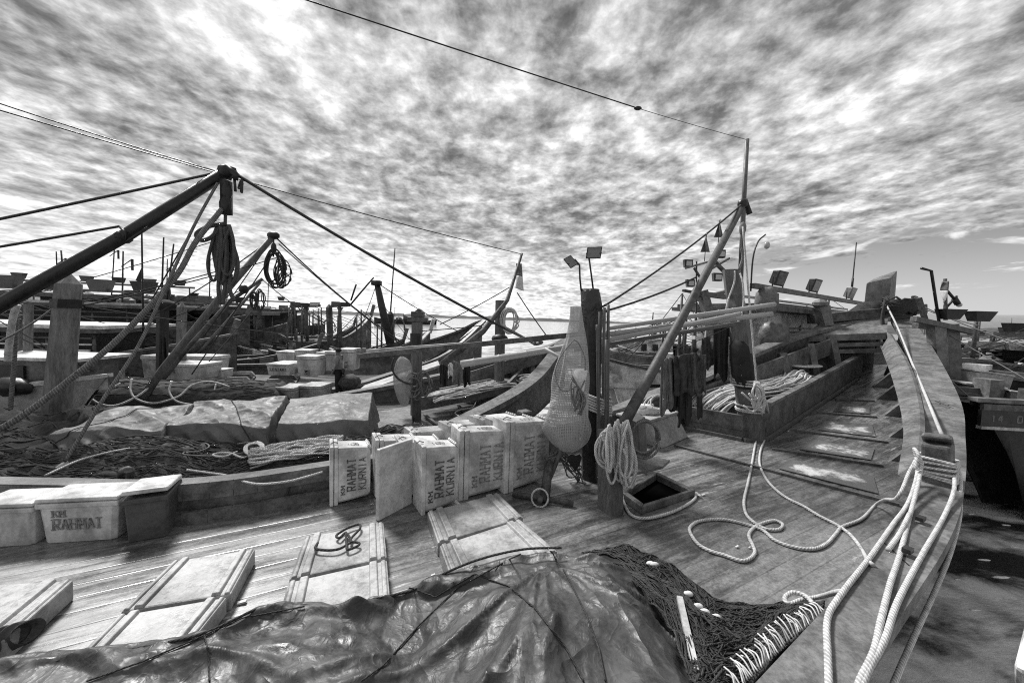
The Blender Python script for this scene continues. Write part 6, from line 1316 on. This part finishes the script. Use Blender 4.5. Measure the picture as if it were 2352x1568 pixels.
# posts of the boats in the left middle
tall_post('black square post with a ragged wrapped head left of the pointed post', at(372, 862, 10.5), at(374, 692, 10.5), .14, M_BLACK, False)
tall_post('grey post with a sharp pyramid top, between the leaning booms', at(416, 866, 11.5), at(418, 705, 11.5), .13, M_POST, True)
tall_post('dark bulky post at the water beside the farthest boom', at(513, 790, 14), at(512, 705, 14), .17, M_BLACK, False)
mb = MB(); mb.ball(at(378, 700, 10.4), .26, 12, 7, (1.2, .8, .55), lambda p: 1 + .3 * noise.noise(p * 3)); tag(mb.build('wrapping', M_CLOTHD, None, True), 'ragged dark wrapping on the head of the black square post', 'wrapping')
cloth('rag', 'long dark rag tied to the boom by the black square post', 368, 384, 772, 850, 10.2, M_CLOTHD, 2, 61, .6, None)
for i, (a, b, Y, lab) in enumerate((((330, 815), (325, 500), 12, 'thin flagstaff with a black triangle flag left of the long antenna'), ((371, 700), (376, 545), 13, 'thin antenna rod over the black square post'), ((383, 690), (399, 560), 13, 'second thin rod just right of the antenna over the black post'), ((897, 716), (907, 570), 15, 'tall thin mast over the water left of the flagged boom'), ((520, 720), (522, 640), 30, 'faint thin rod beyond the booms'))):
    mb = MB(); mb.tube([at(*a, Y), at(*b, Y)], .03, 6, True, .022); o = mb.build('antenna', M_METAL, None, True); tag(o, lab, 'antenna', 'thin rods against the sky')
    if i == 0: mb = MB(); mb.prism([at(324, 616, Y), at(323, 648, Y), at(311, 644, Y)], V((0, .02, 0))); mb.build('flag', M_CLOTHD, o)
    if i == 2: mb = MB(); mb.grid(lambda u, v: at(388 + 6 * u * v, 640 + 40 * v, 13 + .05 * math.sin(5 * u)), 5, 6); mb.build('flag', M_CLOTHG, o, True, thick=.01)
# boats in the middle
gM = 'boats moored in the middle distance'
f = simple_boat('low grey boat with a white patch, bow to the left, at the water edge', (-10.3, 19.0), (-15.4, 20.8), 1.7, .05, .75, M_PALE, M_WHITE, group=gM, rig=1); pbox(f, 'white_panel', .32, .44, 1.0, 1.05, -.5, .05, M_WHITE); pbox(f, 'rope_heap', .2, .34, -.4, .4, .0, .5, M_BLACK, .05); clutter(f, .05, .3, .05, 6, 8)
f = simple_boat('dark boat with covered bundles in front of the grey boat at the left middle', (-15, 14.6), (-8.6, 17.2), 2.2, -.05, .7, M_DARKW, M_PAINT, group=gM); clutter(f, .05, .8, -.2, 22, 9, -.9, .9)
f = simple_boat('long dark hull lying under the lamp boards', (-11, 17.6), (-5.4, 19.4), 2.2, .1, .8, M_BLACK, M_PAINT, group=gM); clutter(f, .05, .8, .0, 16, 10, -.9, .9)
f = simple_boat('dark boat whose bow sweeps up right of the lamp boards', (-12.2, 20.0), (-8.2, 22.4), 2.3, .5, 1.5, M_DARKW, M_PAINT, group=gM); clutter(f, .1, .6, .4, 8, 11)
f = simple_boat('boat with a pale rubbing strake rising behind the white boxes', (-7.9, 16.6), (-3.9, 18.4), 2.4, .25, 1.1, M_DARKW, M_PALE, group=gM); clutter(f, .1, .7, .2, 10, 12); pole(f, .35, -.2, .2, 1.3, .09); 
def lampboard(label, post, board, Y, nl):
    r = thing('lamp_post', label, 'lamp post', at(*post[0], Y), 'lamp boards on posts over the middle boats'); mb = MB(); mb.tube([at(*post[0], Y), at(*post[1], Y)], .09, 8, True, .075); mb.build('post', M_DARKW, r, True)
    mb = MB(); (x0, y0), (x1, y1) = board; mb.bar(at(x0, y0, Y), at(x1, y1, Y), .16, .12); mb.build('board', M_DARKW, r)
    mb = MB(); mb.prism([at(post[1][0] - 7, y0 + 3, Y), at(post[1][0] + 7, y0 + 3, Y), at(post[1][0] + 3, y0 + 10, Y), at(post[1][0] - 3, y0 + 10, Y)], V((0, .1, 0))); mb.build('bracket', M_DARKW, r)
    for k in range(nl):
        x = x0 + (x1 - x0) * (k + .5) / nl; mb = MB(); mb.box(at(x, y0 - 6 + (k % 2) * 2, Y), ((x1 - x0) / nl * Y / F * .8, .2, .18)); mb.build('floodlight', (M_PLASD, M_METAL, M_GLASS)[k % 3], r)
lampboard('tall post with a wide dark lamp board over the water', ((706, 784), (701, 702)), ((667, 704), (735, 702)), 19, 3)
lampboard('pale post with a pair of lamps left of the leaning black post', ((783, 806), (780, 703)), ((761, 703), (803, 701)), 18, 2)
tall_post('dark pointed post with net looped round it between the lamp boards', at(759, 800, 18), at(756, 706, 18), .14, M_DARKW, True)
coil('net_hoop', 'big hoop of net around the pointed post between the lamp boards', at(756, 752, 17.7), .30, .34, 3, .05, ROPE_M, .015, seed=71)
mb = MB(); mb.tube([at(866, 652, 13.5), at(876, 700, 13.4), at(897, 790, 13.2)], .10, 8, True, .15); mb.box(at(865, 650, 13.5), (.3, .25, .16)); tag(mb.build('leaning_post', M_BLACK, None, True), 'black post leaning left over the third boat bow', 'post')
tall_post('short black pointed post just right of the leaning black post', at(897, 800, 14), at(897, 722, 14), .12, M_BLACK, True)
coil('net_hoop', 'net hoop hanging beside the short black pointed post', at(915, 758, 13.5), .22, .42, 3, .05, ROPE_M, .015, seed=72)
for i, (a, b) in enumerate((((803, 702), (858, 637)), ((806, 690), (818, 653)))):
    mb = MB(); mb.tube([at(*a, 18), at(*b, 18)], .04, 6); tag(mb.build('rod', M_METAL, None, True), ('long rod slanting up right from the pair of lamps', 'short rod standing over the pair of lamps')[i], 'rod')
wire('rope_stay', 'line from the leaning black post down to the right', (870, 652, 13.5), (1050, 760, 14), .05, .015); wire('rope_stay', 'line from the leaning black post down to its boat', (864, 655, 13.5), (835, 735, 14), .02, .012)
# far boats on open water
gF = 'silhouetted boats far out on the water'
f = simple_boat('black silhouetted boat at anchor on the bright water, bow to the left', (-29.4, 60), (-37, 58), 2.2, .0, 1.1, M_BLACK, M_BLACK, group=gF)
for t in (.1, .35, .78): pole(f, t, 0, 0, 1.6, .16, M_BLACK)
pole(f, .55, 0, 0, 3.2, .05, M_BLACK); clutter(f, .1, .5, .1, 5, 14)
f = simple_boat('black silhouetted boat farther out, left of the leaning black post', (-54, 150), (-36, 155), 3.5, .5, 2.4, M_BLACK, M_BLACK, group=gF); clutter(f, .1, .8, 1, 12, 15); pole(f, .4, 0, .5, 5, .08, M_BLACK)
f = simple_boat('low black boat far out beside the other far one', (-32, 160), (-47, 165), 3.0, .3, 2.0, M_BLACK, M_BLACK, group=gF); clutter(f, .1, .8, .8, 8, 16)
# boats to the right of the black post
gR = 'boats lying beyond the near boat on the right'
f = simple_boat('open white striped skiff lying beyond the near boat rail', (6.4, 11.4), (2.35, 10.2), 1.4, .72, .35, M_WHITE, M_DARKW, group=gR); pbox(f, 'stripe', .1, .78, 1.0, 1.06, .36, .44, M_BLACK); pbox(f, 'box', .45, .55, -.4, .4, .4, .95, M_WHITE)
f = simple_boat('brown plank sided boat beyond the striped skiff', (8, 14.2), (2.5, 13.4), 2.0, .85, .3, M_PAINT, M_PAINTL, group=gR); clutter(f, .1, .8, .8, 16, 17)
for k in range(3): pbox(f, 'strake', .02, .9, 1.0, 1.06, .28 + .2 * k, .30 + .2 * k, M_DARKW)
f = simple_boat('white cabin boat with small windows far beyond the boom', (10.5, 21), (4.4, 20), 2.4, .4, .8, M_DARKW, M_WHITE, group=gR)
pbox(f, 'cabin', .35, .75, -.7, .7, .3, 1.15, M_WHITE, .03); pbox(f, 'roof', .3, .8, -.85, .85, 1.152, 1.25, M_WHITE); pbox(f, 'awning', .02, .34, -.8, .8, 1.1, 1.16, M_PALE)
for u in (.45, .52, .62): pbox(f, 'window', u, u + .045, .72, .75, .62, .95, M_BLACK)
for t in (.04, .3): pole(f, t, .7, .4, 1.1, .05)
pole(f, .5, 0, 1.2, 2.6, .04, M_METAL); clutter(f, .02, .3, .5, 6, 18)
f = simple_boat('low dark boats with tarpaulins in front of the far right shore', (16, 27), (7, 25), 2.6, .3, .8, M_DARKW, M_PAINT, group=gR); clutter(f, .1, .9, .4, 20, 19, -.9, .9)
for t in (.2, .5, .7): pole(f, t, .2, .3, 2.2, .06)
# big cabin boat behind the bow
bigboat = simple_boat('big white cabin boat with a long floodlight beam behind the near bow', (5.4, 10.6), (19.5, 20.4), 3.4, 1.15, 1.0, M_PAINT, M_PAINTL, n=5)
f = bigboat; W_ = lambda px, py, Y: at(px, py, Y)
pbox(f, 'cabin', .10, .72, -.45, .75, 1.0, 2.45, M_WHITE, .0); pbox(f, 'roof', .06, .78, -.72, .95, 2.55, 2.66, M_PAINT); pbox(f, 'brow', .05, .79, -.78, 1.0, 2.44, 2.548, M_DARKW)
pbox(f, 'light_beam', .0, .9, -.66, -.58, 2.98, 3.10, M_PAINT); pbox(f, 'rail_beam', .05, .6, -.2, -.12, 2.84, 2.9, M_PALE)
for t in (.06, .3, .55, .8): pole(f, t, -.62, 2.6, 3.0, .05, M_PAINT)
for t, m in ((.085, M_METAL), (.235, M_METAL), (.44, M_METALG), (.62, M_METAL)):
    c_ = f.P(t, -.62, 3.36); u_ = f.ax * .30; up_ = V((0, 0, .2)) - f.pe * .06; n_ = f.pe * .09 + V((0, 0, .03)); mb = MB()
    mb.hexa([c_ - u_ - up_ - n_, c_ + u_ - up_ - n_, c_ + u_ * .8 - up_ * .8 + n_, c_ - u_ * .8 - up_ * .8 + n_, c_ - u_ + up_ - n_, c_ + u_ + up_ - n_, c_ + u_ * .8 + up_ * .8 + n_, c_ - u_ * .8 + up_ * .8 + n_]); o = mb.build('floodlight', m, f.root, bevel=.02)
    mb = MB(); mb.hexa([c_ + u_ * a * .8 + up_ * b * .75 - n_ * k for k in (1.06, 1.0) for a, b in ((-1, -1), (1, -1), (1, 1), (-1, 1))]); mb.build('glass', mat('dull_glass', .1), o)
    mb = MB(); mb.tube([c_ - u_ * 1.1, c_ - u_ * 1.1 - V((0, 0, .3))], .018, 5); mb.tube([c_ + u_ * 1.1, c_ + u_ * 1.1 - V((0, 0, .3))], .018, 5); mb.build('bracket', M_METAL, o)
for t, z, r_ in ((.115, 2.02, .10), (.24, 2.02, .09), (.35, 1.62, .17)):
    mb = MB(); c_ = f.P(t, -.452, z); mb.loft([[c_ + f.ax * (math.cos(a) * r_) + V((0, 0, math.sin(a) * r_)) - f.pe * o for a in [2 * math.pi * k / 16 for k in range(16)]] for o in (0, .025)]); mb.build('porthole', M_BLACK, f.root)
nbd = pbox(f, 'name_board', .115, .27, -.47, -.452, 1.16, 1.42, M_DARKW)
mb = MB(); letters(mb, 'LHOKSEUMAWE', f.P(.12, -.474, 1.2), f.ax, V((0, 0, 1)), -f.pe, .135, .17, .03, .38, False); mb.build('lettering', M_INKL, nbd)
mb = MB(); letters(mb, 'MIEN', f.P(.50, -.664, 2.99), f.ax, V((0, 0, 1)), -f.pe, .2, .085, .022, .4, False); mb.build('lettering', M_INKL, f.root)
for k in range(3): pbox(f, 'moulding', .10, .72, -.475, -.452, 1.75 + k * .12, 1.79 + k * .12, M_PAINTL if k != 1 else M_DARKW)
mb = MB(); mb.tube([f.P(.45, -.62, 3.0), f.P(.455, -.62, 5.2)], .02, 5); mb.tube([f.P(.4505, -.62, 3.5), f.P(.452, -.62, 3.9)], .035, 6); mb.build('antenna', M_METAL, f.root, True)
mb = MB(); mb.tube(spline([f.P(.0, -.6, 2.9), f.P(.0, -.6, 3.7), f.P(.012, -.6, 4.15), f.P(.035, -.6, 4.4)], 4), .02, 5); mb.build('lamp_arm', M_METAL, f.root, True); mb = MB(); mb.ball(f.P(.042, -.6, 4.14), .075, 10, 7, (1, 1, 1.3)); mb.build('light_bulb', M_GLASS, f.root, True)
mb = MB(); mb.ball(f.P(.05, -.75, 1.75), .42, 14, 9, (.9, .6, 1.0), lambda p: 1 + .25 * noise.noise(p * 3)); mb.build('bundle', M_PAINT, f.root, True)
mb = MB(); mb.ball(f.P(.03, -.7, 2.65), .35, 14, 9, (.8, .6, 1.1), lambda p: 1 + .3 * noise.noise(p * 3)); mb.build('hanging_gear', M_CLOTHG, f.root, True)
# frame with lamps left of the leaning post
lf = thing('lamp_stand', 'wooden frame with several lamps seen between the boom and the leaning post', 'lamp stand', at(1625, 800, 9.6))
for a, b, w_, m in (((1612, 668, 9.6), (1648, 800, 9.6), .26, M_PAINT), ((1628, 740, 9.8), (1618, 815, 9.8), .1, M_PALE), ((1592, 672, 9.5), (1668, 682, 9.9), .16, M_PAINT), ((1594, 690, 9.5), (1670, 668, 9.9), .12, M_PAINTL), ((1592, 775, 9.3), (1650, 783, 9.5), .12, M_PALE), ((1652, 783, 9.5), (1657, 830, 9.5), .1, M_PALE), ((1575, 616, 9.2), (1624, 602, 9.4), .06, M_PAINT), ((1632, 618, 9.4), (1674, 593, 9.6), .07, M_DARKW), ((1570, 667, 9.2), (1600, 673, 9.4), .08, M_BLACK), ((1594, 615, 9.3), (1610, 640, 9.4), .05, M_DARKW), ((1640, 600, 9.5), (1665, 625, 9.6), .09, M_DARKW), ((1600, 600, 9.4), (1598, 800, 9.4), .03, M_METAL)):
    mb = MB(); mb.bar(at(*a), at(*b), w_, w_ * .7); mb.build('timber', m, lf)
for x, y, s_ in ((1581, 606, .19), (1586, 651, .18), (1648, 637, .2), (1655, 584, .2)):
    mb = MB(); c_ = at(x, y, 9.3); mb.hexa([c_ + V((sx * s_ * .5, sy * .06, sz * s_ * .45)) for sz in (-1,) for sx, sy in ((-1.1, -1), (.9, -1), (.8, 1), (-.9, 1))] + [c_ + V((sx * s_ * .55 - .02, sy * .06, s_ * .5)) for sx, sy in ((-1, -1), (1, -1), (.8, 1), (-.9, 1))]); o = mb.build('floodlight', M_METAL, lf)
    mb = MB(); mb.box(c_ + V((-.01, -.07, 0)), (s_ * .7, .012, s_ * .6)); mb.build('glass', M_GLASS, o)
mb = MB(); mb.box(at(1640, 815, 10), (.55, .4, .5)); mb.build('machine_box', M_BLACK, lf, bevel=.03)
# right edge
r2 = simple_boat('dark hulled boat at the right edge with numbers painted below its gunwale', (14.5, 6.7), (8.2, 7.25), 1.2, .84, .02, M_BLACK, M_PAINTL, dzk=-.06, stem=False, rig=0, prof=((0, 1), (.3, 1), (.6, 1), (.9, 1), (1, .98)))
mb = MB(); g_ = r2; n_ = at(2250, 955, 7.0); 
pbox(r2, 'upper_strake', .02, .99, 1.0, 1.10, .70, .80, M_DARKW); pbox(r2, 'rubbing_strake', .02, .99, .94, 1.09, .36, .41, M_PALE)
num = pbox(r2, 'number_plank', .02, .99, .96, 1.06, .415, .695, M_BLACK)
for txt, t in (('14', .965), ('09', .90), ('8', .66)):
    mb = MB(); letters(mb, txt, r2.P(t, 1.062, .50), -r2.ax, V((0, 0, 1)), r2.pe, .07, .11, .022, .5, False)

    mb.build('lettering', M_PAINTL, num)
clutter(r2, .3, .97, .80, 12, 77, -.9, .6)
def tub(label, x0, x1, y0, y1, Y, dep, m, txt=(), hole=False):
    A, B = at(x0, y1, Y), at(x1, y1 + 12, Y - .15); d = B - A; wd = d.length; x = d.normalized(); y = V((-x.y, x.x, 0)); h = (y1 - y0) * Y / F
    r = thing('fish_crate', label, 'crate', A, 'crates on the boat at the right edge'); P = lambda u, v, w_: A + x * (u * wd) + y * (v * dep) + V((0, 0, w_ * h))
    mb = MB(); i = .06; mb.hexa([P(i, i, 0), P(1 - i, i, 0), P(1 - i, 1 - i, 0), P(i, 1 - i, 0), P(0, 0, .9), P(1, 0, .9), P(1, 1, .9), P(0, 1, .9)]); b = mb.build('body', m, r, bevel=.015)
    mb = MB(); mb.hexa([P(-.03, -.03, .9), P(1.03, -.03, .9), P(1.03, 1.03, .9), P(-.03, 1.03, .9), P(-.02, -.02, 1), P(1.02, -.02, 1), P(1.02, 1.02, 1), P(-.02, 1.02, 1)]); mb.build('rim', M_PALE if m == M_PLASD else m, r, bevel=.01)
    if txt:
        mb = MB(); letters(mb, '08', P(.74, .01, .48), x, V((0, 0, 1)), -y, .07 * wd, .2 * h, .02, .4, False); mb.build('lettering', M_INKL, b); mb = MB(); mb.bar(P(.38, .012, .35), P(.38, .005, .75), .22 * wd, .004, -y); mb.build('painted_patch', M_INKL, b)
    if hole:
        mb = MB(); mb.prism([P(.25, -.005, .2), P(.5, -.005, .15), P(.72, -.005, .35), P(.55, -.005, .62), P(.3, -.005, .5)], y * -.006); mb.build('torn_hole', M_DARKW, b)
tub('black crate with pale painted numbers on the boat at the right edge', 2216, 2308, 878, 922, 7.6, .55, M_PLASD, ('08',))
tub('broken pale foam crate with a hole, behind the black crate', 2248, 2326, 850, 890, 8.2, .5, M_CONC, hole=True)
tub('plain grey crate cut off by the right edge', 2318, 2392, 896, 930, 7.4, .5, M_PLASG)
tub('small white crate left of the black crate at the right', 2180, 2214, 890, 922, 7.9, .4, M_WHITE)
rt = thing('lamp_stand', 'heavy timber stand with two hooded floodlights at the right', 'lamp stand', at(2160, 880, 9))
for a, b, w_, m in (((2160, 890, 9), (2149, 745, 9), .26, M_PAINTL), ((2186, 890, 9.2), (2176, 745, 9.2), .30, M_PAINT), ((2098, 732, 8.9), (2232, 762, 9.0), .14, M_BROWN), ((2102, 748, 9.1), (2198, 756, 9.1), .15, M_PAINT), ((2172, 700, 9), (2171, 640, 9), .05, M_DARKW), ((2172, 735, 9), (2172, 700, 9), .06, M_DARKW), ((2128, 745, 9.1), (2110, 684, 9.1), .09, M_DARKW)):
    mb = MB(); mb.bar(at(*a), at(*b), w_, w_ * .8); mb.build('timber', m, rt)
for x, y in ((2182, 722), (2250, 727)):
    mb = MB(); c_ = at(x, y, 8.95); mb.hexa([c_ + V((sx * .16, sy, -.11)) for sx, sy in ((-1, -.1), (.8, -.1), (.8, .1), (-1, .1))] + [c_ + V((sx * .24, sy, .12)) for sx, sy in ((-1, -.13), (1.1, -.13), (1.1, .13), (-1, .13))]); mb.build('floodlight', M_METAL, rt)
mb = MB(); mb.tube([at(2157, 740, 9), at(2139, 622, 9), at(2116, 616, 9)], .03, 6); mb.build('lamp_arm', M_METAL, rt, True)
mb = MB(); mb.tube([at(2172, 708, 9), at(2198, 680, 9)], .025, 5); mb.tube([at(2176, 668, 9), at(2195, 690, 9)], .03, 5); mb.tube([at(2192, 686, 9), at(2200, 698, 9)], .06, 6); mb.build('bulb_arm', M_METAL, rt, True)
mb = MB(); mb.ball(at(2203, 700, 9), .05, 8, 6, (1.2, 1, 1)); mb.build('light_bulb', M_GLASS, rt, True)
flag('pale furled flag on the timber stand at the right', [(2172, 640)], [(2169, 646), (2173, 646), (2177, 694), (2161, 690)], 8.95)
flag('small furled flag on a distant staff near the right edge', [(2322, 780), (2324, 730)], [(2319, 752), (2325, 748), (2326, 768), (2316, 770)], 20)
gE = 'dark boats layered behind the right edge crates'
for i, (S, B, bm_, zg, lab, sd_, hs) in enumerate((((17.5, 9.0), (10.7, 9.9), 1.5, .85, 'dark low boat right behind the crates at the right edge', 21, 0), ((21, 11.5), (13.0, 12.8), 2.4, 1.05, 'dark boat with a flat roof and lamps in the second row at the right edge', 22, 1), ((28, 16.5), (18.5, 17.5), 2.8, 1.0, 'pale roofed boat in the third row at the right edge', 23, 1), ((40, 24), (23, 25), 3.2, .9, 'far roofed boat in the fourth row near the hills', 24, 1), ((58, 36), (32, 36), 3.4, .7, 'farthest low boat below the hills at the right', 25, 1))):
    f = simple_boat(lab, S, B, bm_, zg, .3, (M_BLACK, M_DARKW, M_DARKW, M_PAINT, M_DARKW)[i], M_PAINTL, group=gE, dzk=-.1); clutter(f, .05, .95, zg, 30, sd_, -.9, .9)
    if hs: house(f, .15, .6, zg, zg + .75 - .04 * i, (M_PAINT, M_DARKW, M_PALE, M_PALE, M_WHITE)[i], M_PAINTL, rows=2, lights=3, zl=zg + .98); pole(f, .75, 0, zg, zg + 1.7, .06)
mb = MB(); mb.bar(at(2398, 1470, 2.3), at(2366, 1610, 2.1), .12, .5); tag(mb.build('concrete_edge', M_WHITE, None, bevel=.03), 'pale rough concrete edge in the lower right corner', 'concrete')
wire('rope_stay', 'taut line from the bow beam down to the right edge', (2116, 702, 11), (2400, 812, 9), .05, .016, ROPE_G); wire('rope_stay', 'second line from the bow down to the right edge', (2112, 706, 11), (2250, 748, 10), .03, .014, ROPE_G)
wire('rope_stay', 'pale line slanting over the right edge crates', (2180, 770, 9), (2400, 895, 7), .0, .010, ROPE_M); wire('rope_stay', 'pale line crossing the black crate to the painted numbers', (2182, 872, 7.2), (2310, 985, 6.6), .0, .011, ROPE_M)
# overhead wires
cw_ = thing('overhead_wire', 'long wire crossing the sky down to the mast tip', 'wire', at(700, -14, 4.6)); a_, b_ = ext((690, -16, 4.6), (1715, 321, 6.9), .8), at(1715, 321, 6.9); m1 = at(1465, 249, 6.1)
mb = MB(); mb.tube(sag(a_, m1, .02), .009, 5); mb.build('cable', M_METAL, cw_, True); mb = MB(); mb.tube(sag(m1, b_, .01), .005, 4); mb.build('thin_wire', M_METAL, cw_, True); mb = MB(); mb.ball(m1, .04, 7, 5, (1.6, 1, .7)); mb.build('joint', M_METAL, cw_, True)
wire('overhead_wire', 'thin wire running across the left sky to the flagged boom', ext((-40, 214, 5.0), (1199, 584, 9.6), .6), (1199, 584, 9.6), .16, .010, M_METAL, 'wire'); wire('overhead_wire', 'second thin wire close to it in the upper left sky', ext((-40, 214, 5.0), (505, 396, 6.0), 1.0), (505, 396, 6.0), .06, .009, M_METAL, 'wire')
for i, (x, y, s_) in enumerate(((2300, 1325, .10), (2260, 1285, .08), (2330, 1255, .06), (2230, 1180, .05), (2240, 1400, .05), (2310, 1205, .07), (2200, 1330, .04))):
    p = onz(x, y, WZ + .004); mb = MB(); mb.ball(p, s_ * .55, 9, 5, (2.2, .5, .2), lambda q: 1 + .4 * noise.noise(q * 2 + V((i, 0, 0)))); tag(mb.build('floating_scrap', M_FLOAT, None, True), ('largest white scrap afloat beside the gunwale', 'white scrap afloat just above the largest one', 'pale scrap afloat near the right edge', 'small scrap afloat by the dark hull', 'small scrap afloat under the outer rope', 'white scrap afloat below the numbered hull', 'tiny scrap afloat closest to the near hull')[i], 'litter', 'scraps floating beside the near boat')
